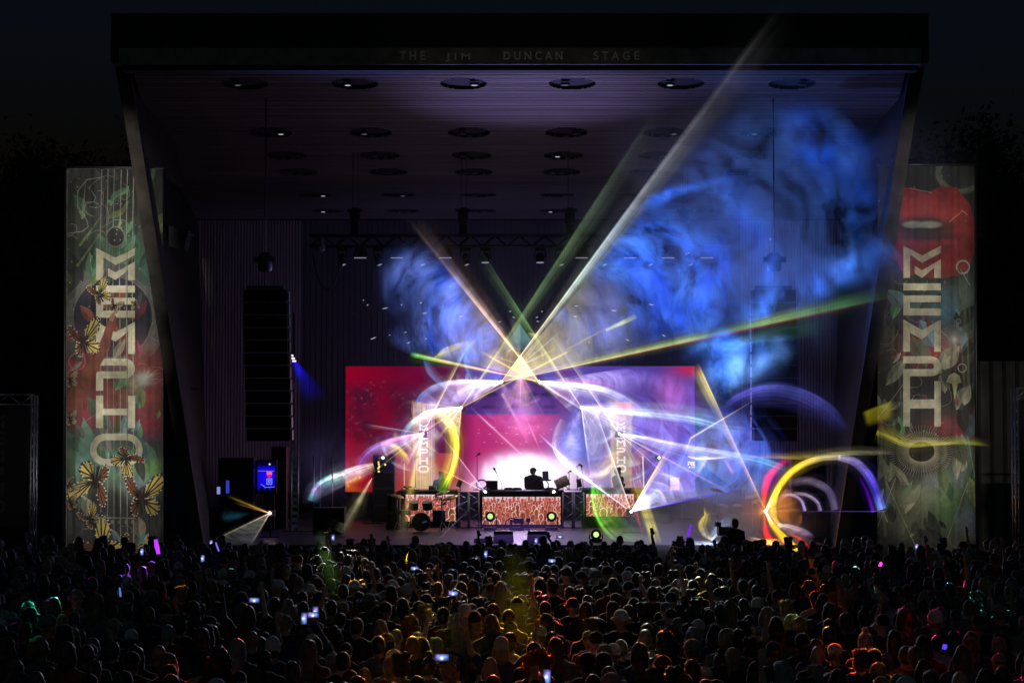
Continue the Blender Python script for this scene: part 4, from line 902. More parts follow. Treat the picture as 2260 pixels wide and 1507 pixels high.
# ---------------------------------------------------------------- drum kits
def drum(b_, c, r, h, ax=(0,0,1)): b_.lathe(c, ax, [(0,r*.98),(.01,r),(h-.01,r),(h,r*.98)], 18)
def kit(x, Y, z0, label, blue):
    c0 = at(x,1150,Y).x; t = thing('drum_kit',(c0,Y,z0),label,'drum kit','drum kits on the stage')
    shm = mat('drum_shell',(0.02,0.02,0.06) if blue else (0.02,0.02,0.02),.3)
    for c, r, h, ax in (((c0,Y-.25,z0+.30),.28,.42,(0,1,0)),((c0-.24,Y-.1,z0+.68),.15,.22,(.1,-.3,1)),((c0+.20,Y-.1,z0+.68),.15,.22,(-.1,-.3,1)),((c0+.52,Y+.2,z0+.28),.2,.36,(0,0,1)),((c0-.5,Y+.15,z0+.5),.18,.14,(0,0,1))):
        b = MB(); drum(b,c,r,h,ax); o = part(b,'drum',shm,t)
        b = MB(); cc = Vector(c)-Vector(ax).normalized()*(.004 if ax==(0,1,0) else -h); b.lathe(cc,ax,[(0,r*.93),(.003,r*.92)],18); b.build('drum_head',M['skinhead'] if ax!=(0,1,0) else M['black'],o,offset=wloc(t))
    for dx, dy, z, r, tl in ((-.72,0,1.05,.20,.25),(.62,-.05,1.15,.23,-.3),(-.35,.3,1.3,.22,.2),(.85,.3,1.0,.24,-.25)):
        b = MB(); b.lathe((c0+dx,Y+dy,z0+z),(tl,-.25,1),[(0,r),(.02,r*.5),(.035,.05),(.05,.01)],18); part(b,'cymbal',M['brass'],t)
        b = MB(); b.tube([(c0+dx,Y+dy,z0+z),(c0+dx,Y+dy,z0+.25)],.012,5)
        for k in range(3): an = k*2.09; b.tube([(c0+dx,Y+dy,z0+.3),(c0+dx+.22*math.cos(an),Y+dy+.22*math.sin(an),z0+.005)],.01,4)
        part(b,'cymbal_stand',M['alu'],t)
kit(930,59.5,1.302,'dark blue drum kit with cymbals on the left of the stage',True)
kit(1612,56.5,1.302,'black drum kit in blue fog on the right of the stage',False)
# plant-like mic tree and racks
t = thing('cable_tree', (at(975,1156,60.5).x,60.5,1.302), 'spiky black stand with many short arms right of the left drum kit', 'stand'); p = at(975,1156,60.5); b = MB(); b.tube([(p.x,60.5,1.302),(p.x,60.5,at(0,1098,60.5).z)],.025,6); rn = random.Random(2)
for k in range(14):
    z = at(0,1098+rn.uniform(-6,18),60.5).z; s_ = rn.choice((-1,1)); L = rn.uniform(.1,.24); b.tube([(p.x,60.5,z),(p.x+s_*L,60.5+rn.uniform(-.1,.1),z+rn.uniform(0,.14))],.012,4)
part(b,'arms',M['black'],t)
def tower(name, x0, x1, y0, y1, Y, label, cat, z0=1.302, lights=None):
    p0, p1 = at(x0,y1,Y), at(x1,y0,Y); t = thing(name, ((p0.x+p1.x)/2,Y,z0), label, cat)
    b = MB(); b.box((p0.x,Y,z0),(p1.x,Y+.6,p1.z)); part(b,'casing',M['black'],t)
    n = max(int((p1.z-z0)/.5),1)
    for k in range(n):
        zz = z0+(p1.z-z0)*k/n; b = MB(); b.box((p0.x+.05,Y-.03,zz+.04),(p1.x-.05,Y-.004,zz+(p1.z-z0)/n-.04)); part(b,'front_panel',M['grille'],t)
    if lights:
        for lx, ly in lights:
            q = at(lx,ly,Y-.06); b = MB(); b.lathe((q.x,Y-.034,q.z),(0,-1,0),[(0,.035),(.02,.03)],8); part(b,'indicator',glow_y,t)
    return t
glow_y = glow('warm_indicator', (1.0,.75,.25), 1.2)
tower('blinder_tower',823,871,1003,1092,66.5,'tall black light tower with small yellow lamps before the red screen','light tower',1.302,[(835,1019),(836,1024),(837,1029),(835,1033),(849,1013),(850,1025),(836,1040)])
tower('amplifier_rack',482,560,1010,1170,60,'wide black amplifier rack below the left speaker column','equipment rack')
tower('flight_case',598,632,985,1095,61.5,'narrow black equipment case right of the blue lit screen','equipment case')
tower('flight_case',690,760,1120,1180,58,'low wide black flight case left of the drum kit','flight case')
tower('flight_case',1700,1800,1130,1180,58,'low wide black flight case behind the orange laser arc','flight case')
tower('amplifier_rack',1748,1822,1010,1175,60,'wide black amplifier rack below the right speaker column','equipment rack')
tower('guitar_amp',852,882,1092,1150,61.0,'small upright black amplifier left of the keyboard riser','amplifier')
tower('keyboard_rack',946,962,1072,1088,63.1,'little black box on the left riser beside the banner picture','small box',TOPZ)
# blue lit screen with red and white blocks
p0, p1 = at(568,1086,60.5), at(607,1018,60.5); t = thing('blue_screen',((p0.x+p1.x)/2,60.5,1.302),'small screen glowing deep blue with red and white blocks','blue screen')
c = Canvas(39,68,6,rgb(8,4,150)); c.gauss(20,34,24,30,rgb(25,10,235),.9); c.mix(np.clip((c.y-56-6*np.sin(c.x*.5))/3,0,1),rgb(2,2,20)); c.mix(np.clip((14-c.y)/6,0,1)*1.0,rgb(3,2,45))
c.poly([(20,22),(33,22),(32,31),(27,36),(21,32)],rgb(225,30,90)); 
for k in range(3): c.line([(21,23.5+k*2.2),(32,23.5+k*2.2)],.6,rgb(255,170,200))
for a,b_ in (((21,38),(32,38)),((21,38),(21,50)),((21,50),(32,50)),((32,38),(32,50)),((24,41),(26,47)),((29,41),(27,47)),((26,41),(29,41))): c.line([a,b_],1.2,rgb(150,160,255))
c.line([(1,21),(38,21)],.8,rgb(120,130,255)); c.line([(8,50),(18,57),(38,56)],.8,rgb(150,160,255)); c.gauss(27,6,1.5,1.5,(1.2,1.2,1.5))
b = MB(); b.box((p0.x-.05,60.52,p0.z-.05),(p1.x+.05,60.66,p1.z+.05)); part(b,'housing',M['black'],t)
quad_uv('display',(p0.x,60.5,p0.z),(p1.x,60.5,p0.z),(p1.x,60.5,p1.z),(p0.x,60.5,p1.z),print_mat('blue_picture',c.image('blue_picture'),emit=1.1),t)
b = MB(); q = at(594,1086,60.6).x; b.box((q-.16,60.6,1.31),(q+.16,60.72,p0.z-.06)); part(b,'post',M['steel_dark'],t)
for x0,x1,y0,y1,l,cc in ((479,486,1074,1090,'tiny upright pale blue lamp left of the amplifier rack',rgb(150,170,240)),(499,506,1060,1088,'tiny upright deep blue lamp on the amplifier rack',rgb(60,70,220))):
    a_, b_ = at(x0,y1,59.9), at(x1,y0,59.9); bb = MB(); bb.box((a_.x,59.86,a_.z),(b_.x,59.9,b_.z)); tag(bb.build('strip_lamp',glow('strip_glow',cc,.7),offset=a_),l,'strip lamp')
# upright truss poles
for x, y0, l in ((650,1000,'ladder truss upright right of the blue screen'),(699,1005,'slim paired upright pole left of the red screen'),(733,1012,'thin single upright pole beside the red screen')):
    Y = 60; p = at(x,1172,Y); zt_ = at(x,y0,Y).z; t = thing('upright_pole',(p.x,Y,1.302),l,'upright pole','upright poles on the left of the stage'); b = MB()
    for dx in (-.10,.10) if x < 720 else (0,): b.tube([(p.x+dx,Y,1.302),(p.x+dx,Y,zt_)],.025,6)
    part(b,'pole',M['alu'],t); z = 1.4
    while z < zt_ and x < 660: b = MB(); b.box((p.x-.09,Y-.01,z),(p.x+.09,Y+.02,z+.09)); part(b,'rung',M['alu'],t); z += .2
    b = MB(); b.box((p.x-.3,Y-.3,1.302),(p.x+.3,Y+.3,1.33)); part(b,'base_plate',M['steel_dark'],t)
# laser projectors on a slim gable frame, plus the low ones
LY = 65.5
apex = [at(x,y,LY) for x,y in ((823,1024),(1150,826),(1477,1024))]
t = thing('gable_frame',(apex[1].x,LY,1.302),'slim dark roof shaped pipe frame behind the performer','pipe frame')
b = MB(); off = Vector((0,.2,0))
b.tube([apex[0]+off,apex[1]+off,apex[2]+off],.014,6); part(b,'rafter',M['black'],t)
b = MB()
for q in (apex[0],apex[2]): b.tube([q+off,(q.x,LY+.2,1.302)],.03,6); b.box((q.x-.3,LY-.1,1.302),(q.x+.3,LY+.5,1.34))
part(b,'upright',M['black'],t)
LAS = {'a1':(1107,842,LY),'b1':(1190,842,LY),'a2':(1018,899,LY),'b2':(1283,899,LY),'a3':(933,957,LY),'b3':(1367,957,LY),'a4':(845,1010,LY),'b4':(1455,1010,LY),
       'c1':(1071,1085,62.3),'d1':(1222,1085,62.3),'r1':(1393,1129,59),'o1':(1690,1128,56),'l1':(595,1132,56)}
wherel = {'a1':'upper left slope of the gable frame','b1':'upper right slope of the gable frame','a2':'middle of the left gable slope','b2':'middle of the right gable slope','a3':'lower left slope before the pale banner picture','b3':'lower right slope before the right banner picture','a4':'left foot of the gable by the black light tower','b4':'right foot of the gable frame',
          'c1':'left end of the central table edge','d1':'right part of the central table edge','r1':'right riser end below the white fan','o1':'stand on the right, source of the orange star','l1':'stand on the left, source of the small white wedge'}
star = {'o1':((1,.72,.3),60),'l1':((1,.7,.6),30),'d1':((1,.75,.6),30),'c1':((1,.85,.95),16),'r1':((1,.5,.5),14)}
for k, (x, y, Y) in LAS.items():
    p = at(x,y,Y); t = thing('laser_projector',(p.x,Y+.2,p.z-.1),'small black laser projector at the '+wherel[k],'laser projector','laser projectors')
    b = MB(); b.box((p.x-.13,Y+.04,p.z-.09),(p.x+.13,Y+.34,p.z+.08)); part(b,'casing',M['black'],t)
    b = MB(); b.box((p.x-.13,Y+.34,p.z-.12),(p.x+.13,Y+.37,p.z+.10)); part(b,'bracket',M['steel_dark'],t)
    cc, s_ = star.get(k, ((1,.95,.98),14)); b = MB(); b.ell((p.x,Y+.02,p.z),(.036,.03,.036),10,8); part(b,'aperture',glow('laser_aperture',cc,s_),t)
    if k in ('o1','l1','r1'):
        b = MB(); b.tube([(p.x,Y+.2,1.302),(p.x,Y+.2,p.z-.1)],.025,6); b.box((p.x-.25,Y-.05,1.302),(p.x+.25,Y+.45,1.33)); part(b,'stand',M['black'],t)
# ================================================================== LASER LIGHT: beams and lit air put in as thin self-glowing sheets
def curve_px(pts, n):
    """smooth curve through (x, y, distance) points of the photograph"""
    P = np.array(pts, float); k = len(P)
    if k == 1: return np.repeat(P, n, 0)
    d = np.r_[0, np.cumsum(np.hypot(np.diff(P[:,0]), np.diff(P[:,1]))+1e-6)]; d /= d[-1]
    m = np.gradient(P, d, axis=0) if k > 2 else np.repeat(((P[1]-P[0])[None]), 2, 0)
    t = np.linspace(0, 1, n); i = np.clip(np.searchsorted(d, t, side='right')-1, 0, k-2); h = (d[i+1]-d[i]); s = ((t-d[i])/h)[:,None]; h = h[:,None]
    return (2*s**3-3*s**2+1)*P[i] + (s**3-2*s**2+s)*h*m[i] + (-2*s**3+3*s**2)*P[i+1] + (s**3-s**2)*h*m[i+1]
def ramp(nt, stops, ease=True):
    n = nt.nodes.new('ShaderNodeValToRGB'); cr = n.color_ramp; cr.interpolation = 'EASE' if ease else 'LINEAR'
    for i, (p, c) in enumerate(stops):
        e = cr.elements[i] if i < 2 else cr.elements.new(min(p,1.0))
    for e, (p, c) in zip(sorted(cr.elements, key=lambda e: e.position), stops): pass
    els = list(cr.elements)
    for e, (p, c) in zip(els, stops):
        e.color = (*c, 1) if not isinstance(c, (int, float)) else (c, c, c, 1)
    # set positions in increasing order without reordering
    for k in range(len(stops)-1, -1, -1): cr.elements[k].position = stops[k][0] if len(stops) > 1 else 0
    return n
def light_mat(name, cols, axis, uprof, vprof, strength, nz, dens, cols2=None):
    m, nt, out = nodes(name); N = nt.nodes.new; L = nt.links.new
    uv = N('ShaderNodeUVMap'); sx = N('ShaderNodeSeparateXYZ'); L(uv.outputs[0], sx.inputs[0])
    cr = ramp(nt, cols, False); L(sx.outputs[0 if axis == 'u' else 1], cr.inputs[0]); color = cr.outputs[0]
    ru = ramp(nt, uprof); L(sx.outputs[0], ru.inputs[0]); rv = ramp(nt, vprof); L(sx.outputs[1], rv.inputs[0])
    def mul(a, b_):
        q = N('ShaderNodeMath'); q.operation = 'MULTIPLY'; L(a, q.inputs[0])
        if isinstance(b_, (int, float)): q.inputs[1].default_value = b_
        else: L(b_, q.inputs[1])
        return q.outputs[0]
    s = mul(mul(ru.outputs[0], rv.outputs[0]), strength*GAIN)
    if nz:
        sc, lo, hi = nz[:3]
        tc = N('ShaderNodeTexCoord'); no = N('ShaderNodeTexNoise'); no.inputs['Scale'].default_value = sc; no.inputs['Detail'].default_value = 6; no.inputs['Roughness'].default_value = .58; no.inputs['Distortion'].default_value = nz[3] if len(nz) > 3 else .8
        L(tc.outputs['Object'], no.inputs['Vector']); mr = N('ShaderNodeMapRange'); mr.inputs[1].default_value = .36; mr.inputs[2].default_value = .66; mr.inputs[3].default_value = lo; mr.inputs[4].default_value = hi
        L(no.outputs[0], mr.inputs[0]); s = mul(s, mr.outputs[0])
        if cols2:
            mx = N('ShaderNodeMix'); mx.data_type = 'RGBA'; n2 = N('ShaderNodeTexNoise'); n2.inputs['Scale'].default_value = sc*.6; n2.inputs['Detail'].default_value = 3; L(tc.outputs['Object'], n2.inputs['Vector'])
            m2 = N('ShaderNodeMapRange'); m2.inputs[1].default_value = .38; m2.inputs[2].default_value = .62; L(n2.outputs[0], m2.inputs[0]); L(m2.outputs[0], mx.inputs[0]); L(color, mx.inputs[6]); mx.inputs[7].default_value = (*cols2, 1); color = mx.outputs[2]
    if name in ('light_band','glow_band','edge_ray'):      # separate strands, as a scanned beam leaves them
        mp = N('ShaderNodeMapping'); mp.inputs['Scale'].default_value = (1.6, 13, 1) if name != 'edge_ray' else (9, 1.4, 1); mp.inputs['Location'].default_value = (strength*37 % 11, strength*91 % 13, 0); L(uv.outputs[0], mp.inputs[0])
        ns = N('ShaderNodeTexNoise'); ns.inputs['Scale'].default_value = 1.0; ns.inputs['Detail'].default_value = 3; ns.inputs['Distortion'].default_value = .5; L(mp.outputs[0], ns.inputs['Vector'])
        ms = N('ShaderNodeMapRange'); ms.inputs[1].default_value = .34; ms.inputs[2].default_value = .66; ms.inputs[3].default_value = .42; ms.inputs[4].default_value = 1.45; L(ns.outputs[0], ms.inputs[0]); s = mul(s, ms.outputs[0])
    if dens:  # lit-smoke brightness mask, scales the emission
        at_ = N('ShaderNodeAttribute'); at_.attribute_name = 'smoke_glow'; s = mul(s, at_.outputs['Fac'])
    e = N('ShaderNodeEmission'); L(color, e.inputs[0]); L(s, e.inputs[1])
    tr = N('ShaderNodeBsdfTransparent'); ad = N('ShaderNodeAddShader'); L(tr.outputs[0], ad.inputs[0]); L(e.outputs[0], ad.inputs[1]); L(ad.outputs[0], out.inputs[0])
    m.cycles.emission_sampling = 'NONE'
    return m
GAIN = 1.55
ONE = [(0,1.0),(1,1.0)]
SOFT = [(0,0.0),(.3,.28),(.5,1.0),(.7,.28),(1,0.0)]
BUMP = [(0,0.0),(.5,1.0),(1,0.0)]
def ruled(name, A, B, cols, strength, parent, axis='v', u=ONE, v=ONE, nz=None, dens=None, nu=24, nv=12, cols2=None, zigzag=None):
    """sheet of light spanned by straight rays from curve A to curve B"""
    a, b_ = curve_px(A, nu), curve_px(B, nu)
    o0 = wloc(parent); vs = []; uv = []
    for j in range(nv):
        t = j/(nv-1)
        for i in range(nu):
            p = at(*a[i]); q = at(*b_[i]); vs.append(p.lerp(q, t)); uv.append((i/(nu-1), t))
    fs = [(j*nu+i, j*nu+i+1, (j+1)*nu+i+1, (j+1)*nu+i) for j in range(nv-1) for i in range(nu-1)]
    me = bpy.data.meshes.new(name); me.from_pydata([p-o0 for p in vs], [], fs); ul = me.uv_layers.new(name='UVMap')
    li = np.array([l.vertex_index for l in me.loops]); ul.data.foreach_set('uv', np.array(uv)[li].astype(np.float32).ravel())
    if dens:
        px = np.array([px_of(p) for p in vs]); d = dens(px[:,0], px[:,1], np.array(vs)); at_ = me.attributes.new('smoke_glow', 'FLOAT', 'POINT'); at_.data.foreach_set('value', d.astype(np.float32))
    me.polygons.foreach_set('use_smooth', [True]*len(fs)); me.update()
    cols = [(p, rgb(*c)) for p, c in cols] if len(cols) > 1 else [(0, rgb(*cols[0][1])), (1, rgb(*cols[0][1]))]
    me.materials.append(light_mat(name, cols, axis, u, v, strength, nz, dens is not None, rgb(*cols2) if cols2 else None))
    o = bpy.data.objects.new(name, me); COL.objects.link(o); o.parent = parent
    return o
def spread(vals):
    n = len(vals); return [(i/(n-1), v) for i, v in enumerate(vals)]
def band(parent, pts, ws, cols, strs, S_=1.0, Y=(64,58), edge=None, nz=(1.1,.45,1.3), shift=0.0, nu=48, halo=1.6):
    """curved band of a scanned cone, bright where the beam lingers"""
    k = len(pts); P = [(x, y, Y[0]+(Y[1]-Y[0])*i/(k-1)) for i, (x, y) in enumerate(pts)]
    c = curve_px(P, 3*k); t = np.gradient(c[:,:2], axis=0); t /= np.linalg.norm(t, axis=1)[:,None]+1e-9; n = np.stack([t[:,1], -t[:,0]], 1)
    w = np.interp(np.linspace(0,1,3*k), np.linspace(0,1,k), ws)[:,None]
    c[:,:2] += n*shift*w
    if edge is None:                      # crisp outer limb, long soft inner side
        turn = float(np.sum(t[:-1,0]*t[1:,1]-t[:-1,1]*t[1:,0])); sg = 1.0 if turn >= 0 else -1.0
        A = np.c_[c[:,:2]+sg*n*w*.55, c[:,2]+.15]; B = np.c_[c[:,:2]-sg*n*(w*1.35+2), c[:,2]-.5]; edge = [(0,0.0),(.17,.85),(.28,1.0),(.5,.38),(.75,.12),(1,0.0)]
    else: A = np.c_[c[:,:2]+n*w/2, c[:,2]+.15]; B = np.c_[c[:,:2]-n*w/2, c[:,2]-.15]
    mx = max(strs)
    if halo:  # halo of lit air put in as a wide, dim emissive band
        h = halo*2.1; A2 = np.c_[c[:,:2]+n*w*h/2+n*1.5, c[:,2]+.3]; B2 = np.c_[c[:,:2]-n*w*h/2-n*1.5, c[:,2]-.3]
        ruled('glow_band', A2, B2, spread(cols), S_*mx*.13, parent, 'u', [(p, v/mx) for p, v in spread(strs)], SOFT, (.8,.5,1.3), nu=nu, nv=9)
    return ruled('light_band', A, B, spread(cols), S_*mx, parent, 'u', [(p, v/mx) for p, v in spread(strs)], edge, nz, nu=nu, nv=7)
def ray(parent, p0, p1, w0, w1, cols, strs, S_=1.0, edge=BUMP, nz=(.7,.7,1.2), pos=None, side=0.0, halo=True):
    """straight bright edge ray: p = (x, y, distance)"""
    d = np.array([p1[0]-p0[0], p1[1]-p0[1]], float); d /= np.linalg.norm(d)+1e-9; n = np.array([d[1], -d[0]])
    def pr(p, w): return [(p[0]+n[0]*w*(s_+side), p[1]+n[1]*w*(s_+side), p[2]-.1*s_) for s_ in (.5,-.5)]
    if halo and side == 0:  # dim emissive halo painted round the ray
        cc = cols if pos is None or len(cols) == len(strs) else cols
        ruled('glow_ray', pr(p0,w0*2.2), pr(p1,w1*2.6+6), list(zip(pos, cols)) if pos and len(cols) == len(pos) else spread(cols), S_*max(strs)*.16, parent, 'v', SOFT, [(q, v/max(strs)) for q, v in (zip(pos, strs) if pos else spread(strs))], (.7,.5,1.3), nu=9, nv=24)
    mx = max(strs); pos = pos or [i/(len(strs)-1) for i in range(len(strs))]
    cp = pos if len(cols) == len(pos) else [i/max(len(cols)-1,1) for i in range(len(cols))]
    return ruled('edge_ray', pr(p0,w0), pr(p1,w1), list(zip(cp, cols)), S_*mx, parent, 'v', edge, [(q, v/mx) for q, v in zip(pos, strs)], nz, nu=9, nv=24)
def fan(label, key_or_xy, group='laser fans'):
    x, y, Y = LAS[key_or_xy] if isinstance(key_or_xy, str) else key_or_xy
    return thing('laser_fan', at(x,y,Y), label, 'laser light', group)
LEFTSHARP = [(0,0.0),(.10,.85),(.16,1.0),(.32,.52),(.6,.17),(1,0.0)]; RIGHTSHARP = [(0,0.0),(.4,.17),(.68,.52),(.84,1.0),(.90,.85),(1,0.0)]
W = (255,250,255)
# --- lit-smoke pattern put into the blue sheets' emission as brightness blobs
def smoke_glow_field(blobs, base=0.0, warp=26.0, seed=0.0):
    def f(x, y, P):
        n1 = np.array([mnoise.fractal(Vector((p[0]*.55+seed, p[1]*.2, p[2]*.55)), 1.0, 2.1, 4) for p in P]); n2 = np.array([mnoise.fractal(Vector((p[0]*.55+seed, p[1]*.2+9, p[2]*.55+5)), 1.0, 2.1, 4) for p in P])
        x = x + n1*warp; y = y + n2*warp; d = np.full(len(x), base)
        for bl in blobs:
            cx, cy, rx, ry, an, val = bl[:6]; pw = bl[6] if len(bl) > 6 else 2
            c_, s_ = math.cos(R(an)), math.sin(R(an)); u_ = ((x-cx)*c_+(y-cy)*s_)/rx; v_ = (-(x-cx)*s_+(y-cy)*c_)/ry
            g_ = np.exp(-(np.hypot(u_,v_))**pw)
            d = d + val*g_ if val > 0 else d*(1+val*g_)
        return np.clip(d, 0, 2)
    return f
BLUE = [(1468,600,140,118,18,.95,5),(1330,560,40,60,-35,.55),(1445,650,55,34,40,-.35),(1345,640,30,45,-25,-.75),(1490,545,60,25,20,.3),(1500,422,80,10,-14,.9),(1440,448,26,12,-25,.6),
        (1645,490,40,110,-28,.42),(1690,620,22,70,-8,.4),(1735,440,46,80,-30,-.75),(1640,330,70,50,0,-.6),(1830,300,110,70,10,.42,4),(1885,410,80,90,0,.34,3),(1800,350,50,40,0,.2),(1930,480,60,60,0,.22),(2000,500,40,120,0,.30),(2010,600,40,50,0,.28),
        (1770,650,130,26,-35,.42),(1850,610,140,30,-24,.40),(1930,570,90,40,-14,.38),(1700,660,60,60,-50,.35),(1585,640,50,46,0,.35),(1590,700,120,34,-8,.25),(1345,720,44,40,0,.45),(1290,735,30,40,0,.3),(1230,700,26,16,0,.35)]
f = fan('big blue and white laser cone rising right from the gable top, smoke glow in it', 'a1')
a1 = LAS['a1']
ray(f, a1, (1765,8,45), 3, 86, [(255,215,140),(250,232,185),(215,238,215),(196,215,232),(165,168,178),(120,120,122),(90,90,90)], [1.0,.62,.55,.48,.24,.12,0], 1.0, LEFTSHARP, pos=[0,.155,.33,.48,.63,.80,1])
ray(f, a1, (1420,446,55), 2, 6, [(160,110,230),(110,60,220)], [.0,.35,0], 1, BUMP, side=.9)
ray(f, a1, (1990,634,49), 3, 40, [(255,222,150),(235,238,150),(205,235,160),(160,215,160),(190,232,140),(120,190,125),(70,120,90)], [.95,.6,.5,.2,.42,.24,0], 1.0, RIGHTSHARP, pos=[0,.25,.52,.62,.74,.86,1])
ray(f, a1, (1990,634,48.8), 2, 14, [(200,120,60),(190,20,40),(150,20,50)], [0,.35,.3,0], .8, BUMP, side=-1.4)
ray(f, (1560,768,56), (1850,712,51), 20, 60, [(110,170,150),(90,150,120)], [0,.16,.10,0])
ruled('light_sheet', [a1], [(1345,560,59),(1400,610,59),(1430,690,59),(1440,762,59)], [(0,(250,230,170)),(.45,(215,200,155)),(1,(160,165,165))], .50, f, v=[(0,.9),(.35,.8),(.7,.4),(1,0)], nz=(.8,.45,1.4), nu=40)
ruled('light_sheet', [a1], [(1700,92,47),(1880,190,47),(1985,330,47),(2015,480,47),(2035,560,47),(1985,632,48)], [(0,(110,115,220)),(.25,(45,80,212)),(.6,(12,58,178)),(1,(14,64,165))], .95, f, u=[(0,.5),(.06,1),(.94,1),(1,.6)], v=[(0,.4),(.2,1),(.85,.9),(1,0)], nz=(.85,.02,1.8,.55), dens=smoke_glow_field(BLUE), nu=150, nv=110, cols2=(52,98,192))
ruled('light_sheet', [(1107,842,67)], [(1640,160,56),(1800,230,56),(1900,350,56),(1960,480,56),(1990,560,56),(1900,655,56)], [(0,(70,70,170)),(1,(60,105,190))], .13, f, u=[(0,0),(.15,1),(.9,1),(1,0)], v=[(0,0),(.3,1),(.8,1),(1,0)], nz=(.45,.0,2.0,2.2), nu=40)
for x0,y0,x1,y1,w,c_,s_ in ((1337,729,1404,698,16,(215,225,130),.5),(1250,772,1335,726,7,(230,200,90),.2)): ray(f,(x0,y0,62),(x1,y1,60),w*.8,w,[c_,c_],[s_*.6,s_,s_*.3])
LOBES = [(975,668,56,66,20,.95,4),(1005,745,45,50,0,.6),(1065,752,34,44,30,.9,4),(1068,752,24,32,30,-.35),(930,600,80,34,-10,.45),(890,640,50,40,0,.22),(945,730,30,50,0,.35),(905,760,40,30,0,.2),(1010,690,30,26,0,.3),(930,655,36,24,0,-.4),(870,575,60,30,0,.18)]
f = fan('blue and peach laser cone rising left from the gable top', 'b1'); b1 = LAS['b1']
ray(f, b1, (903,462,50), 3, 46, [(255,220,150),(250,215,170),(225,185,150),(170,140,130),(80,75,90)], [1.0,.72,.5,.14,0], 1.0, LEFTSHARP, pos=[0,.25,.52,.8,1])
ray(f, b1, (990,578,55), 2, 8, [(230,120,60),(190,30,50),(150,30,60)], [0,.45,0], .8, BUMP, side=.9)
ray(f, b1, (902,781,58), 3, 15, [(255,210,120),(255,190,90),(230,220,90),(140,220,90),(100,190,90)], [1.0,.85,.6,.6,0], 1.0, BUMP, pos=[0,.3,.75,.93,1])
band(f, [(958,790),(985,776),(1010,766),(1034,757)], [4,22,20,16], [(225,215,60),(225,215,50),(215,205,70),(230,225,120)], [.25,.5,.35,.1], Y=(60,59))
ruled('light_sheet', [b1], [(985,575,57),(945,640,57),(930,710,57),(950,780,58)], [(0,(250,220,165)),(.5,(205,180,150)),(1,(140,135,160))], .48, f, v=[(0,.9),(.35,.8),(.7,.4),(1,0)], nz=(.8,.45,1.4), nu=40)
ruled('light_sheet', [b1], [(930,480,53),(830,560,53),(820,680,53),(850,760,53),(900,785,55)], [(0,(120,120,220)),(.6,(40,80,200)),(1,(14,50,120))], .95, f, u=[(0,.5),(.08,1),(.9,1),(1,.5)], v=[(0,.4),(.2,1),(.85,.9),(1,0)], nz=(1.0,.25,1.7,.5), dens=smoke_glow_field(LOBES, seed=3.3), nu=110, nv=80, cols2=(95,120,215))
band(f, [(936,790),(946,818),(975,848),(1000,868)], [10,12,12,8], [(110,150,230),(130,170,240),(120,160,240),(120,150,230)], [.1,.32,.3,.05], Y=(60,61))
band(f, [(1040,838),(1027,800),(1036,765),(1066,738)], [8,9,9,8], [(150,200,220),(130,190,230),(120,180,230),(110,160,220)], [.12,.28,.26,.05], Y=(62,60))
f = fan('green laser ray climbing right through the crossing beams', 'a2'); a2 = LAS['a2']
ray(f, a2, (1500,210,52), 2, 66, [(255,235,190),(250,230,150),(225,230,150),(165,200,135),(140,180,125),(120,140,118),(70,80,75)], [.75,.6,.42,.30,.24,.10,0], 1.0, LEFTSHARP, pos=[0,.09,.2,.28,.45,.78,1])
ray(f, a2, (1404,697,61), 2, 10, [(255,220,120),(240,215,90),(230,200,80)], [.5,.35,.45,.38,.0,.0], pos=[0,.3,.4,.55,.68,1])
ruled('light_sheet', [(1147,714,63)], [(1108,772,63),(1190,772,63)], [(0,(120,190,170)),(1,(110,160,170))], .30, f, u=[(0,.3),(.1,1),(.9,1),(1,.3)], v=[(0,.8),(.6,1),(1,.5)], nz=(.8,.6,1.3))
ruled('light_sheet', [(1150,784,64)], [(1116,822,64),(1182,822,64)], [(0,(255,215,120)),(1,(250,180,60))], .85, f, u=[(0,0),(.25,1),(.75,1),(1,0)], v=[(0,1),(.7,.9),(1,0)], nz=(1.5,.7,1.2))
f = fan('dim green grey laser ray climbing left through the crossing beams', 'b2'); b2 = LAS['b2']
ray(f, b2, (1040,545,55), 2, 34, [(255,235,190),(250,230,150),(225,230,150),(150,205,120),(110,120,110)], [.75,.6,.4,.30,.0], 1.0, RIGHTSHARP, pos=[0,.15,.4,.52,1])
ray(f, b2, (1060,775,62), 2, 9, [(250,215,160),(240,200,90),(230,190,70)], [.2,.2,.42,.1], pos=[0,.5,.85,1])
# --- left slope
f = fan('white and magenta laser band sweeping left from the upper left projector', 'a1'); 
band(f, [(1107,842),(1050,842),(1000,844),(962,852),(932,872),(912,906)], [5,10,13,14,15,14], [W,W,(250,240,255),(200,215,255),(120,170,255),(70,110,230)], [1.5,1.25,.95,.5,.36,.08], Y=(65,60))
band(f, [(1107,842),(1050,841),(1000,842),(962,850)], [3,7,8,6], [(255,120,220),(235,0,170),(225,0,160),(120,60,200)], [.3,.5,.4,0], Y=(65,60), shift=.9, edge=BUMP)
band(f, [(1100,847),(1045,851),(1015,866),(1000,892),(998,914)], [4,9,12,13,14], [W,(240,225,255),(225,215,255),(180,170,240),(140,130,230)], [.6,.5,.42,.3,.0], Y=(65,62))
band(f, [(1080,852),(1058,864),(1048,880),(1046,892)], [4,9,10,8], [W,(250,225,235),(235,205,225),(200,160,200)], [.45,.4,.3,.0], Y=(65,63))
ray(f, a1, (1010,905,63), 2, 13, [(255,220,190),(210,150,110),(200,140,90)], [.6,.32,.26,.1])
ruled('light_sheet', [a1], [(930,850,60),(945,895,61),(985,912,62),(1015,902,63)], [(0,(245,225,250)),(1,(150,120,220))], .30, f, v=[(0,1),(.5,.7),(1,0)], nz=(1.0,.5,1.4), nu=40)
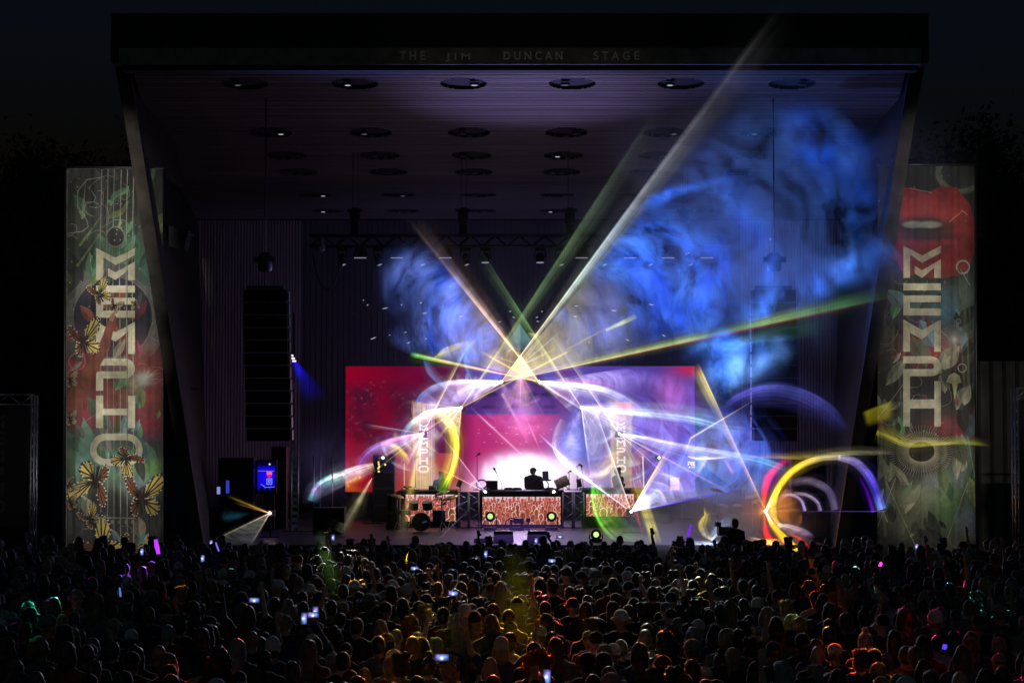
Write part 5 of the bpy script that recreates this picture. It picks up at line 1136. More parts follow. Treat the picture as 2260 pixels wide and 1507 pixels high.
f = fan('white and yellow laser sheet curving down from the middle left projector', 'a2')
band(f, [(1018,899),(975,904),(938,914),(908,936),(888,966),(880,1000)], [4,11,14,16,17,16], [W,W,(250,255,245),(205,240,235),(120,165,245),(70,90,210)], [1.3,1.0,.75,.5,.24,.0], Y=(65,60))
band(f, [(962,910),(990,926),(1003,960),(1005,1004),(996,1044),(972,1086)], [12,16,17,16,18,30], [(245,230,150),(250,230,90),(255,235,50),(250,240,60),(215,235,45),(110,195,40)], [.25,.55,.95,.95,.7,.15], Y=(62,58))
band(f, [(1005,940),(1012,985),(1006,1030)], [6,8,8], [(255,240,120),(250,240,90),(200,230,60)], [.2,.4,.1], Y=(62,59))
ray(f, a2, (1010,1000,60), 2, 7, [(255,245,200),(250,235,120)], [.8,.4,0])
ruled('light_sheet', [a2], [(940,912,61),(960,935,61),(985,955,61),(1010,985,60)], [(0,(255,235,190)),(1,(225,205,110))], .62, f, v=[(0,1),(.6,.8),(1,0)], nz=(1.8,.5,1.4), nu=40)
band(f, [(975,912),(990,935),(992,965)], [10,14,12], [(190,150,80),(200,160,70),(190,150,60)], [.1,.3,.0], Y=(62,60))
ray(f, a2, (905,972,62), 2, 14, [(255,225,180),(225,180,120),(180,140,100)], [.5,.3,.12])
ray(f, (972,1034,60), (955,1078,60), 30, 34, [(60,90,220),(30,70,210)], [.0,.14,.0])
f = fan('pink white laser band drooping left from the lower left projector', 'a3'); a3 = LAS['a3']
band(f, [(933,957),(890,965),(850,977),(818,993),(797,1016),(786,1048)], [4,10,13,15,18,22], [W,(255,215,240),(235,170,250),(160,150,250),(90,100,235),(70,70,200)], [1.2,.85,.65,.5,.26,.0], Y=(65,60))
band(f, [(925,958),(885,964),(850,973),(815,990)], [3,5,6,5], [(255,80,160),(240,0,130),(225,0,150),(160,0,160)], [.3,.5,.4,0], Y=(65,61), shift=1.0, edge=BUMP)
band(f, [(850,978),(875,986),(893,1004),(904,1026)], [12,12,12,10], [(230,210,200),(240,225,90),(235,215,60),(200,200,90)], [.2,.6,.55,.0], Y=(62,60))
ruled('light_sheet', [a3], [(800,1000,60),(830,1018,61),(858,1006,62)], [(0,(255,240,245)),(1,(160,130,220))], .40, f, v=[(0,1),(.5,.6),(1,0)], nz=(1.0,.5,1.4), nu=30)
ruled('light_sheet', [a3], [(880,990,61),(902,1012,61),(918,1020,61)], [(0,(255,235,190)),(1,(220,180,120))], .42, f, v=[(0,1),(.6,.7),(1,0)], nz=(1.6,.6,1.3))
ray(f, a3, (884,1192,55), 3, 44, [(255,245,215),(240,215,120),(205,180,70),(150,135,80),(110,100,80)], [.95,.6,.34,.16,.06], pos=[0,.25,.5,.75,1])
ray(f, a3, (836,1012,62), 2, 10, [(250,225,200),(220,180,140),(200,160,120)], [.5,.35,.1])
ray(f, a3, (1050,718,60), 2, 15, [(255,235,190),(250,228,150),(220,225,170),(150,210,215)], [.75,.6,.34,.0], 1, RIGHTSHARP)
f = fan('rainbow edged laser band at the left end over the red screen', 'a4')
band(f, [(824,1025),(790,1034),(760,1044),(733,1052),(710,1063),(694,1080),(684,1104)], [11,17,18,15,13,13,16], [(240,230,190),(245,238,240),(240,225,240),(200,250,240),(150,245,245),(205,165,255),(110,235,255)], [.65,.75,.75,.95,.85,.6,.1], Y=(64,57))
band(f, [(800,1028),(770,1036),(740,1044),(712,1056),(697,1072)], [4,5,6,5,4], [(255,60,90),(255,0,60),(250,0,70),(235,20,110),(220,60,200)], [.3,.75,.7,.4,.0], Y=(63,57), shift=1.1, edge=BUMP)
ruled('light_sheet', [(820,1030,64)], [(668,1070,56),(664,1112,56),(715,1098,57),(770,1066,59)], [(0,(200,200,220)),(1,(110,110,150))], .17, f, v=[(0,1),(.7,.8),(1,0)], nz=(1.0,.5,1.4), nu=30)
ray(f, (821,1055,64), (752,1176,57), 2, 40, [(235,225,180),(200,190,140),(120,115,100)], [.6,.4,.2,.07])
# --- right slope
f = fan('broad white laser band sweeping right from the upper right projector', 'b1')
band(f, [(1190,842),(1235,847),(1290,853),(1340,863),(1384,884),(1416,912),(1440,948)], [4,13,17,19,22,24,20], [W,W,W,(240,240,255),(200,205,255),(135,140,245),(90,90,220)], [1.5,1.3,1.1,.85,.42,.22,.0], Y=(65,58))
band(f, [(1230,846),(1290,851),(1345,860),(1385,876)], [5,8,9,7], [(255,90,220),(225,0,150),(200,0,160),(120,40,200)], [.1,.5,.45,0], Y=(64,59), shift=1.15, edge=BUMP)
ray(f, b1, (1300,910,63), 2, 15, [(255,225,200),(220,170,140),(200,150,120)], [.6,.32,.24,.1])
ruled('light_sheet', [b1], [(1390,880,59),(1372,920,60),(1320,930,61),(1290,905,63)], [(0,(245,225,250)),(1,(120,110,220))], .26, f, v=[(0,1),(.5,.7),(1,0)], nz=(1.0,.5,1.4), nu=40)
band(f, [(1205,852),(1225,866),(1240,880)], [4,9,10], [W,(245,215,230),(210,160,210)], [.4,.35,.0], Y=(65,63))
f = fan('cyan white laser band running right from the middle right projector', 'b2')
band(f, [(1283,899),(1340,904),(1400,910),(1470,916),(1540,927),(1600,942),(1670,948)], [4,13,19,23,24,26,34], [W,(240,255,250),(225,250,245),(200,240,240),(170,220,240),(140,180,235),(110,140,200)], [1.1,.75,.65,.52,.42,.25,.0], Y=(65,57))
ruled('light_sheet', [b2], [(1298,1030,61),(1316,1060,61),(1345,1000,61),(1330,945,61),(1390,918,60)], [(0,(250,240,220)),(1,(190,185,200))], .44, f, u=[(0,1.0),(.08,.6),(.5,.8),(1,.7)], v=[(0,1),(.6,.8),(1,.0)], nz=(1.2,.5,1.4), nu=50)
ray(f, b2, (1304,1050,61), 2, 10, [W,(210,210,255),(170,170,255)], [.6,.5,.35,.1])
band(f, [(1328,915),(1345,940),(1352,970)], [18,26,20], [(215,205,120),(190,190,60),(160,170,60)], [.12,.3,.0], Y=(63,61))
band(f, [(1302,1046),(1325,1048),(1346,1026),(1357,985)], [16,20,18,14], [(210,195,110),(235,215,60),(230,205,70),(220,190,120)], [.3,.6,.5,.0], Y=(62,60))
band(f, [(1325,1030),(1342,1010),(1346,990)], [10,16,10], [(200,140,70),(205,140,60),(190,130,80)], [.2,.35,.0], Y=(62,60))
f = fan('lilac to cyan laser band running right from the lower right projector', 'b3'); b3 = LAS['b3']
band(f, [(1367,957),(1410,963),(1470,976),(1530,988),(1600,1000),(1680,1016),(1748,1040)], [3,9,11,13,15,17,18], [W,(245,235,255),(250,240,255),(215,205,255),(170,200,250),(120,205,240),(110,190,235)], [.9,.6,.55,.52,.5,.42,.0], Y=(65,56))
ray(f, b3, (1655,1110,57), 2, 12, [W,(215,190,235),(180,150,210),(140,120,170)], [.6,.36,.26,.05])
ray(f, b3, (1222,732,60), 3, 22, [(250,235,235),(240,215,220),(220,200,190),(150,160,170)], [.6,.5,.3,.0], 1, LEFTSHARP)
band(f, [(1430,986),(1404,1012),(1403,1050),(1413,1090),(1425,1124),(1437,1162),(1450,1206)], [30,34,36,32,30,28,34], [(150,100,45),(165,110,45),(165,120,45),(195,165,65),(222,212,85),(228,215,75),(205,195,60)], [.25,.34,.36,.42,.55,.6,.12], Y=(62,53), edge=[(0,0),(.3,1),(.7,1),(1,0)])
band(f, [(1397,1060),(1408,1100),(1420,1140),(1434,1185)], [4,6,7,7], [(200,60,30),(215,60,40),(215,40,60),(190,40,60)], [.0,.35,.4,.0], Y=(60,53), shift=-1.8, edge=BUMP)
f = fan('pinkish curved laser arc right of the white glow on the screen', 'b2')
band(f, [(1240,925),(1226,955),(1223,985),(1236,1012),(1265,1036),(1305,1064)], [9,10,11,11,11,7], [(240,215,220),(245,220,230),(250,230,240),(250,235,250),(255,250,255),W], [.15,.38,.5,.6,.75,.6], Y=(62,60))
ray(f, (1190,958,63), (1252,1016,62), 5, 8, [(200,190,255),(235,220,255)], [.1,.5,.4])
ray(f, (1040,900,64), (1152,1004,62), 5, 8, [(150,170,255),(225,190,240),(250,210,240)], [.1,.42,.3,.1])
ray(f, (1108,868,64), (1178,995,62), 10, 18, [(230,190,210),(230,150,180)], [.3,.2,.1,.0])
ray(f, (1160,920,64), (1195,1000,62), 4, 6, [(230,180,230),(230,150,200)], [.05,.25,.0])
f = fan('pale grey laser fan rising left from the riser end below the right pole', 'r1'); r1 = LAS['r1']
ruled('light_sheet', [r1], [(1296,1062,61),(1302,1010,61),(1322,965,61),(1334,948,61)], [(0,(255,230,225)),(.4,(200,200,215)),(1,(190,185,175))], .26, f, u=[(0,1),(.1,.6),(.9,.8),(1,1)], v=[(0,1),(.7,.8),(1,.0)], nz=(1.2,.5,1.4), nu=40)
ray(f, r1, (1288,1052,61), 2, 8, [(255,220,225),(225,215,255),W,W], [.9,.5,.6,.6])
ray(f, r1, (1296,868,61), 2, 15, [(255,215,200),(250,235,220),(240,225,225),(200,190,210)], [.9,.6,.4,.0], 1, RIGHTSHARP)
ray(f, r1, (1345,1055,60), 2, 6, [(180,150,120),(160,150,140)], [.4,.2,.0])
f = fan('lavender laser fan spreading right from the riser end', 'r1')
ray(f, r1, (1484,985,58), 3, 20, [W,(255,235,190),(255,225,170),(230,195,220)], [1.5,1.0,.7,.0], 1, LEFTSHARP)
ray(f, r1, (1668,1070,56), 3, 13, [(200,190,255),(130,110,255),(90,60,230),(80,60,220),(60,50,150)], [1.3,.75,.5,.42,.0])
ruled('light_sheet', [r1], [(1425,1080,58),(1446,1092,58),(1440,1118,58)], [(0,W),(1,(215,215,255))], 1.35, f, v=[(0,1),(.55,.8),(1,0)], nz=(2.2,.5,1.4), nu=30)
ruled('light_sheet', [r1], [(1480,992,57),(1520,1010,57),(1580,1045,57),(1640,1072,57)], [(0,(235,230,255)),(.5,(175,165,235)),(1,(110,120,225))], .42, f, v=[(0,1),(.5,.8),(1,.0)], nz=(.9,.4,1.5,1.4), nu=50)
for P_, w_ in (([(1432,1078),(1458,1086),(1470,1112)],6),([(1440,1062),(1474,1074),(1490,1107)],7),([(1450,1042),(1494,1060),(1512,1100)],9)): band(f, P_, [w_]*3, [(235,225,255),(200,190,250),(150,150,240)], [.1,.42,.1], Y=(58,57))
# --- orange projector on the right
f = fan('peach edged laser fan rising left from the orange star', 'o1', ); o1 = LAS['o1']
ray(f, o1, (1528,803,52), 2, 30, [(255,190,110),(250,190,150),(235,200,195),(225,205,160),(235,215,40),(225,190,40),(190,40,40)], [.9,.6,.42,.30,.75,.6,0], 1, RIGHTSHARP, pos=[0,.2,.5,.68,.82,.92,1])
ruled('light_sheet', [o1], [(1512,998,54),(1524,966,54),(1590,928,53),(1650,892,53)], [(0,(240,170,110)),(.4,(170,150,170)),(1,(150,140,150))], .20, f, u=[(0,.8),(.5,1),(.85,.5),(1,0)], v=[(0,.2),(.3,.6),(.9,1),(1,.6)], nz=(.9,.4,1.4), nu=40)
ray(f, (1656,888,53), (1524,967,54), 3, 6, [(150,150,140),(220,210,205),(235,215,220)], [.2,.5,.5])
ray(f, (1524,967,54), (1513,998,54), 5, 4, [(225,205,220),(200,180,220)], [.45,.1])
band(f, [(1518,1007),(1530,1011),(1560,1012),(1612,1008)], [3,5,4,4], [(255,225,210),(255,235,225),(250,225,225),(230,210,230)], [.5,.8,.6,.1], Y=(55,54))
ray(f, (1600,1015,54.2), (1622,1050,54.2), 8, 14, [(230,160,130),(235,130,70)], [.2,.4,.0])
f = fan('great orange and yellow laser arc looping right from the orange star', 'o1')
band(f, [(1690,1128),(1705,1100),(1722,1070),(1746,1042),(1778,1022),(1814,1011),(1855,1009)], [7,14,17,18,18,16,15], [(255,240,190),(255,190,40),(255,190,15),(255,205,40),(240,205,80),(215,195,135),(205,190,180)], [2.6,1.9,1.6,1.35,.8,.42,.3], Y=(56,51), edge=[(0,0.0),(.3,.9),(.5,1.0),(.75,.5),(1,0.0)], halo=1.1, nz=(1.2,.85,1.1))
band(f, [(1691,1122),(1701,1092),(1714,1062),(1735,1034),(1760,1016)], [8,20,26,22,8], [(255,90,20),(245,20,30),(225,0,50),(190,0,60),(130,0,50)], [.9,1.3,1.15,.6,.0], Y=(56,53), shift=.75, nz=None, edge=BUMP)
band(f, [(1850,1009),(1886,1019),(1913,1044),(1931,1080),(1946,1124)], [16,24,27,25,24], [(205,190,215),(170,150,240),(115,95,250),(85,75,245),(115,150,255)], [.3,.42,.5,.6,1.0], Y=(51,49), edge=[(0,0.0),(.3,.9),(.5,1.0),(.75,.5),(1,0.0)], halo=1.1)
band(f, [(1905,1050),(1925,1088),(1937,1128)], [8,10,10], [(110,0,220),(120,0,230),(130,0,240)], [.1,.35,.4], Y=(50,49), shift=-1.0, edge=BUMP)
band(f, [(1691,1132),(1704,1156),(1724,1181),(1748,1204),(1776,1226)], [6,15,20,20,18], [(255,240,190),(255,185,30),(255,190,5),(250,195,10),(220,150,10)], [2.4,1.9,1.7,1.5,.7], Y=(56,51), edge=[(0,0.0),(.3,.9),(.5,1.0),(.75,.5),(1,0.0)], halo=1.1, nz=(1.2,.85,1.1))
band(f, [(1692,1136),(1705,1166),(1727,1195),(1750,1215)], [6,18,22,14], [(255,60,10),(245,10,10),(240,0,0),(190,0,0)], [.9,1.4,1.4,.4], Y=(56,52), shift=-.95, nz=None, edge=BUMP)
band(f, [(1735,1178),(1758,1192),(1782,1212)], [5,9,8], [(240,90,0),(240,20,0),(225,0,20)], [.2,.7,.3], Y=(54,51), shift=.8, nz=None, edge=BUMP)
band(f, [(1719,1076),(1707,1105),(1706,1138),(1722,1164)], [12,20,22,12], [(255,225,60),(255,205,0),(255,200,0),(255,215,60)], [.7,1.1,1.15,.8], Y=(55,54), edge=[(0,0.0),(.3,.9),(.5,1.0),(.75,.5),(1,0.0)], halo=1.1)
band(f, [(1738,1080),(1729,1110),(1731,1140),(1745,1166)], [14,26,28,14], [(200,140,60),(190,110,10),(180,100,10),(190,110,60)], [.15,.36,.36,.1], Y=(55,54))
for P_, w_, s_ in (([(1724,1094),(1748,1092),(1768,1104),(1777,1127)],9,.42),([(1752,1088),(1785,1094),(1805,1110),(1811,1127)],10,.36),([(1740,1066),(1790,1062),(1830,1085),(1842,1125)],22,.14)): band(f, P_, [w_]*4, [(215,175,190),(215,185,220),(190,165,235),(205,180,255)], [s_*.4,s_,s_,s_], Y=(55,53), edge=[(0,0.0),(.3,.9),(.5,1.0),(.75,.5),(1,0.0)], halo=1.1)
ray(f, (1700,1128,55), (1955,1128,49), 2, 3, [(190,150,160),(170,130,220),(150,130,250)], [.04,.10,.2], halo=False)
band(f, [(1716,1156),(1745,1163),(1772,1173),(1800,1186)], [5,15,17,8], [W,(240,205,215),(210,165,200),(170,130,190)], [.8,.6,.4,.0], Y=(55,53))
ray(f, o1, (1640,1150,54), 20, 120, [(255,150,40),(160,80,40)], [.5,.14,.0])
ray(f, o1, (1642,1085,54), 20, 110, [(255,150,40),(150,80,50)], [.4,.12,.0])
f = fan('thin yellow laser streaks crossing the right banner', (1722,1008,54))
band(f, [(1640,1007),(1722,1009),(1800,1008),(1870,1000),(1935,999),(1990,1000)], [3,8,11,12,11,6], [(180,150,110),(190,150,60),(190,170,70),(185,180,110),(160,150,120),(130,120,110)], [.1,.36,.36,.34,.22,.0], Y=(54,50))
band(f, [(1935,953),(1965,965),(2000,979),(2060,979),(2130,976),(2195,985)], [16,18,12,10,12,6], [(200,190,50),(205,190,55),(215,205,90),(200,195,80),(150,165,50),(110,110,40)], [.22,.34,.45,.38,.26,.0], Y=(51,49))
ruled('light_patch', [(1902,909,53),(1975,880,53)], [(1912,946,53),(1975,930,53)], [(0,(190,180,40)),(1,(150,140,20))], .20, f, u=[(0,.1),(.15,.9),(.75,1),(1,0)], v=[(0,.2),(.12,1),(.6,.8),(1,0)], nz=(1.6,.5,1.4))  # pool of laser light painted as a glowing sheet before the post
f = fan('violet blue laser arc over the right speaker column', (1600,880,57))
band(f, [(1590,905),(1625,880),(1670,862),(1730,860),(1790,880),(1840,915),(1870,960)], [20,26,32,34,34,30,20], [(95,85,200),(95,90,215),(95,100,210),(90,95,205),(85,85,190),(75,75,180),(60,60,140)], [.1,.36,.42,.36,.3,.18,.0], Y=(55,53))
ruled('light_sheet', [(1480,700,57)], [(1500,920,55),(1620,930,55),(1760,860,55),(1800,740,55)], [(0,(60,110,215)),(1,(25,95,220))], 1.3, f, u=[(0,0),(.12,1),(.88,1),(1,0)], v=[(0,0),(.2,1),(.9,1),(1,0)], nz=(1.0,.25,1.7,.5), dens=smoke_glow_field([(1605,785,44,50,20,.95,4),(1590,850,30,34,0,.5),(1670,800,50,26,-40,.55),(1640,760,30,14,0,.5),(1660,780,8,60,10,-.8),(1560,770,26,14,-10,.5),(1700,745,60,12,-12,.3)], warp=20, seed=7.7), nu=60, nv=50, cols2=(95,145,225))
ruled('light_sheet', [(1560,950,57)], [(1700,930,55),(1730,980,55),(1700,1060,55),(1600,1075,55)], [(0,(100,110,210)),(1,(60,80,190))], .36, f, u=[(0,0),(.2,1),(.8,1),(1,0)], v=[(0,.3),(.4,1),(1,0)], nz=(.9,.1,1.8,1.6), nu=40, nv=24)
# --- green and crowd beams
f = fan('wide soft green laser arc falling to the crowd right of the risers', (1314,1070,60))
band(f, [(1318,1070),(1324,1108),(1345,1146),(1378,1178),(1420,1198),(1465,1210)], [26,44,62,64,54,34], [(120,215,70),(125,205,65),(130,190,75),(110,165,85),(90,140,95),(60,100,80)], [.45,.5,.42,.3,.16,.0], Y=(60,51), edge=[(0,0),(.25,.5),(.85,1),(1,0)])
band(f, [(1312,1070),(1315,1108),(1330,1148),(1360,1184)], [6,7,8,9], [(70,240,40),(80,245,40),(110,230,50),(120,210,60)], [.5,.7,.45,.05], Y=(60,54), shift=-1.0, edge=BUMP)
f = fan('white dusty laser wedge spreading down left from the left floor stand', 'l1'); l1 = LAS['l1']
ruled('light_sheet', [l1], [(470,1192,50),(500,1204,50),(550,1208,50)], [(0,(235,225,215)),(.3,(150,150,145)),(1,(105,108,115))], .30, f, u=[(0,1),(.08,.6),(.9,.7),(1,1.0)], v=[(0,1.0),(.35,.8),(.8,.6),(1,.0)], nz=(2.2,.4,1.5), nu=40)
ray(f, l1, (470,1192,50), 2, 7, [(255,220,170),(190,180,130),(140,140,120)], [.8,.35,.2,.0]); ray(f, l1, (550,1208,50), 2, 7, [(255,220,190),(190,180,150),(130,130,120)], [.8,.32,.2,.0])
ray(f, l1, (497,1092,52), 2, 9, [(255,200,120),(225,170,70),(150,120,60)], [.9,.35,.2,.0]); ray(f, l1, (515,1108,52), 2, 8, [(255,180,120),(200,140,70),(120,100,60)], [.7,.25,.12,.0])
ruled('light_sheet', [(560,1132,54)], [(490,1118,52),(482,1145,52),(500,1160,52)], [(0,(40,80,100)),(1,(30,95,110))], .22, f, u=BUMP, v=[(0,0),(.6,1),(1,0)], nz=(1.4,.1,1.8))
f = fan('thin pink laser fan rising left from the central table edge', 'c1'); c1 = LAS['c1']
ray(f, c1, (962,944,63), 1.5, 6, [W,(245,190,230),(225,160,200)], [.9,.5,.25,.0]); ray(f, c1, (966,1032,63), 1.5, 5, [W,(250,190,150),(240,160,90)], [.9,.5,.4,.0])
ruled('light_sheet', [c1], [(966,1030,63),(950,985,63),(964,948,63)], [(0,(250,200,230)),(1,(170,90,170))], .14, f, v=[(0,1),(1,0)])
ruled('light_sheet', [(1071,1084,62.2)], [(1046,1066,62.2),(1058,1056,62.2)], [(0,(80,90,255)),(1,(10,40,190))], .55, f, v=[(0,1),(.9,.8),(1,0)])
band(f, [(1036,1076),(1042,1066),(1054,1060)], [3,3,3], [(250,200,190)]*3, [.2,.5,.3], Y=(62.2,62.2))
for p0_, p1_ in (((1040,1102,60),(1000,1118,59)),((1036,1122,60),(962,1196,55)),((968,1134,60),(932,1154,59))): ray(f, p0_, p1_, 2, 5, [(130,120,190),(110,100,150)], [.1,.3,.12])
f = fan('deep blue lamp wedge beside the left speaker column', (645,792,60))
ruled('light_sheet', [(640,788,60),(652,794,60)], [(664,905,58),(738,872,58)], [(0,(20,20,255)),(1,(15,15,150))], .42, f, u=BUMP, v=[(0,.8),(.25,1),(.6,.4),(1,0)], nz=(1.0,.6,1.3))
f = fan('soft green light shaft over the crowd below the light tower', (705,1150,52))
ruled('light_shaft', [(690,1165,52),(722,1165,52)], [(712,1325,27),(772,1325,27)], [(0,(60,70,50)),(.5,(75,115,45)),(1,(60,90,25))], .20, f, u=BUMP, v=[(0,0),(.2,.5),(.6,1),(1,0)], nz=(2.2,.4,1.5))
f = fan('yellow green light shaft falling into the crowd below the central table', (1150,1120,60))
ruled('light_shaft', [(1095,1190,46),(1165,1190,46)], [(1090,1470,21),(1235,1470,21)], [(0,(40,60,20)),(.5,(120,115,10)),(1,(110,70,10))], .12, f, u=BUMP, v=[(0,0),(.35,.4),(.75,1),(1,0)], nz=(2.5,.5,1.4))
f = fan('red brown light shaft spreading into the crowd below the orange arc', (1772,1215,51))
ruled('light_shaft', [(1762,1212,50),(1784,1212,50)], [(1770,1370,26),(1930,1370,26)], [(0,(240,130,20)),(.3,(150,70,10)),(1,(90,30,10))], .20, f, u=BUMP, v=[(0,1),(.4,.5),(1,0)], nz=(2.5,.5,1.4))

# --- haze glow put into emissive sheets to fill between the scanned bands
f = fan('pale lilac haze-glow sheet hanging inside the gable from the top projectors', 'a1')
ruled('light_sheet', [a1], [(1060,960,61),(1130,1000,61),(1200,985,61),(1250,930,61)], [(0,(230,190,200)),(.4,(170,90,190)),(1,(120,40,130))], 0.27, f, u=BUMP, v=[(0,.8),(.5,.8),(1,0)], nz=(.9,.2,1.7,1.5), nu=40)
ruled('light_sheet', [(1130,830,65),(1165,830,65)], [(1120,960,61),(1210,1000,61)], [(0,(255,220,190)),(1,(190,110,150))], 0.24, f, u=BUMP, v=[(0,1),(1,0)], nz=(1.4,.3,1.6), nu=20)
f = fan('wide blue lilac haze-glow sheet over the left half of the screen', 'a2')
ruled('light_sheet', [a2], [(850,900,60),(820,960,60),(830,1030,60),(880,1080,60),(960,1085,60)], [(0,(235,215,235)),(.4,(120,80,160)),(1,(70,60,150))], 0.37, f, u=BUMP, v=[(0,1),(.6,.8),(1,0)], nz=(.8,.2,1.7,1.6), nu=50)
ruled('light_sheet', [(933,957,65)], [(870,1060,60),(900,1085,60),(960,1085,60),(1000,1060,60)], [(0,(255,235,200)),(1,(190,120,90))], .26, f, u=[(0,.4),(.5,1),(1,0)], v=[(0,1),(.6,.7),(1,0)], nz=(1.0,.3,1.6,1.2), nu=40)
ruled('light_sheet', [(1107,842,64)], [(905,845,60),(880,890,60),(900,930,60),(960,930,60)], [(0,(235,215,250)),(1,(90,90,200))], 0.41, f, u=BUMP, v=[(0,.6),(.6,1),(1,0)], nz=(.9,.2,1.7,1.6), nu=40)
f = fan('wide violet blue haze-glow sheet over the right half of the screen', 'b2')
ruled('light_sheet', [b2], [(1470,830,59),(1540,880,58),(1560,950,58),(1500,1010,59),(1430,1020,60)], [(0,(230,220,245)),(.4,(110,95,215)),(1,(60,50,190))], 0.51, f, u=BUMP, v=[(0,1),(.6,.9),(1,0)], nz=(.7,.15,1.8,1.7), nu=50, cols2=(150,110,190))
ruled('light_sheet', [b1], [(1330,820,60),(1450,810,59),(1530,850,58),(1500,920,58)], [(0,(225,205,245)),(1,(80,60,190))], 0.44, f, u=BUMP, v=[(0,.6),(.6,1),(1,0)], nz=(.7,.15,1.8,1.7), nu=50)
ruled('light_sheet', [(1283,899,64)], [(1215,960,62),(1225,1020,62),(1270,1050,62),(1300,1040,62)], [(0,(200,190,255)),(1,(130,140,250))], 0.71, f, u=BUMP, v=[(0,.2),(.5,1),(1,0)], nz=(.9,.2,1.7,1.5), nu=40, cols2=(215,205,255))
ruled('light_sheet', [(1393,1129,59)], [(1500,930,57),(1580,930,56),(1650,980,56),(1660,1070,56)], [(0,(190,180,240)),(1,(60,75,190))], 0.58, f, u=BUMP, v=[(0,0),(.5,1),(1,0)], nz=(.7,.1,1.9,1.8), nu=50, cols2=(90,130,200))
f = fan('grey violet haze-glow sheet low over the stage front right', (1420,1000,60))
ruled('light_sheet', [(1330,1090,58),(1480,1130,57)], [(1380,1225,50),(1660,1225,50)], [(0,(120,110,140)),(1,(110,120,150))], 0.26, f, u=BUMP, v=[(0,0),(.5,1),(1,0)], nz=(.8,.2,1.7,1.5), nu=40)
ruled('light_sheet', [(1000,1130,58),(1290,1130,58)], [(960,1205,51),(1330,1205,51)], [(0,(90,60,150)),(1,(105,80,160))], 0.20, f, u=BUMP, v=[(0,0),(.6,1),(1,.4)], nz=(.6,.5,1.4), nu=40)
f = fan('short bright smoke-glow wisps yellow and blue above the video camera', (1566,1195,54))
band(f, [(1552,1122),(1558,1138),(1546,1155),(1552,1176),(1572,1192)], [3,12,13,9,4], [(200,180,60),(240,215,60),(240,215,110),(250,235,200),(255,250,240)], [.2,.7,.65,.8,.9], Y=(54,53), nz=(2.5,.4,1.6))
band(f, [(1572,1190),(1588,1170),(1602,1158),(1612,1134)], [5,18,16,8], [(235,245,255),(170,200,240),(140,175,230),(90,130,210)], [.9,.6,.5,.1], Y=(54,53), nz=(2.5,.1,2.0))
f = fan('small white streaks on the right behind the camera', (1665,1187,52))
ray(f, (1653,1184,52), (1681,1191,52), 2, 4, [(230,220,230),(250,245,250)], [.3,.9,.6], halo=False)
ray(f, (1663,1196,52), (1682,1193,52), 2, 3, [(190,180,210),(190,180,210)], [.2,.4,.1], halo=False)

# --- fine web: randomly placed glowing rays and ripple arcs added to fill out the fans
wr = random.Random(31)
def web(label, key, a0, a1_, lens, pal, nray, narc, s_):
    f = fan(label, key); x0, y0, Y0 = LAS[key] if isinstance(key, str) else key
    for k in range(nray):
        an = R(wr.uniform(a0,a1_)); L = wr.uniform(*lens); c_ = wr.choice(pal)
        ray(f, (x0,y0,Y0), (x0+L*math.cos(an), y0+L*math.sin(an), Y0-L/28), 1.5, wr.uniform(4,13), [(255,245,240), c_, c_], [s_*1.3, s_*wr.uniform(.5,1), 0], halo=False, edge=wr.choice((BUMP,LEFTSHARP,RIGHTSHARP)))
    for k in range(narc):
        r_ = wr.uniform(lens[0]*.5, lens[1]*.8); b0 = wr.uniform(a0,a1_-10); b1_ = min(b0+wr.uniform(18,40), a1_+8); c_ = wr.choice(pal); q = wr.uniform(.7,1.1)
        band(f, [(x0+r_*math.cos(R(t)), y0+r_*q*math.sin(R(t))) for t in np.linspace(b0,b1_,5)], [3,7,9,8,4], [c_]*5, [.02,s_*.8,s_,s_*.7,.02], Y=(Y0-r_/30,Y0-r_/30), halo=0)
    for k in range(2):
        b0 = wr.uniform(a0,a1_-14); L = wr.uniform(lens[0],lens[1]*.8); c_ = wr.choice(pal)
        ruled('light_sheet', [(x0,y0,Y0)], [(x0+L*math.cos(R(t)), y0+L*math.sin(R(t)), Y0-L/28) for t in (b0,b0+6,b0+12)], [(0,(255,245,235)),(1,c_)], s_*.8, f, u=[(0,1),(.1,.5),(.9,.5),(1,1)], v=[(0,1),(.6,.6),(1,0)], nz=(1.2,.4,1.5,.6))
PW = [(235,225,255),(205,200,255),(150,165,255),(255,230,190),(245,225,120)]; PB = [(150,165,255),(110,130,250),(205,200,255),(170,230,240),(225,190,255)]; PY = [(250,225,140),(255,235,190),(240,220,90),(235,225,235)]
web('faint white ripples left of the upper left projector', 'a1', 140, 190, (70,190), PW, 4, 4, .26)
web('faint cream rays and ripples around the middle left projector', 'a2', 95, 190, (60,170), PY, 5, 5, .26)
web('faint cream and lilac ripples around the lower left projector', 'a3', 100, 195, (50,150), PY+PW, 5, 4, .26)
web('faint lilac ripples right of the upper right projector', 'b1', -8, 48, (80,260), PB, 5, 5, .26)
web('faint blue white ripples around the middle right projector', 'b2', -2, 80, (80,280), PB, 6, 6, .26)
web('faint lilac rays and ripples around the lower right projector', 'b3', 0, 75, (70,260), PB, 6, 5, .24)
web('faint lavender ripples right of the riser end projector', 'r1', -58, -12, (60,230), PB, 5, 5, .26)
web('faint cream rays above the gable top', (1150,805,65), 200, 340, (50,150), PY, 6, 3, .24)
web('faint pale rays below the gable top', (1150,826,65), 50, 130, (60,170), PW, 5, 2, .16)
web('faint orange rays right of the orange star', 'o1', -60, 45, (30,120), [(255,190,60),(255,140,30),(230,170,190)], 5, 2, .25)

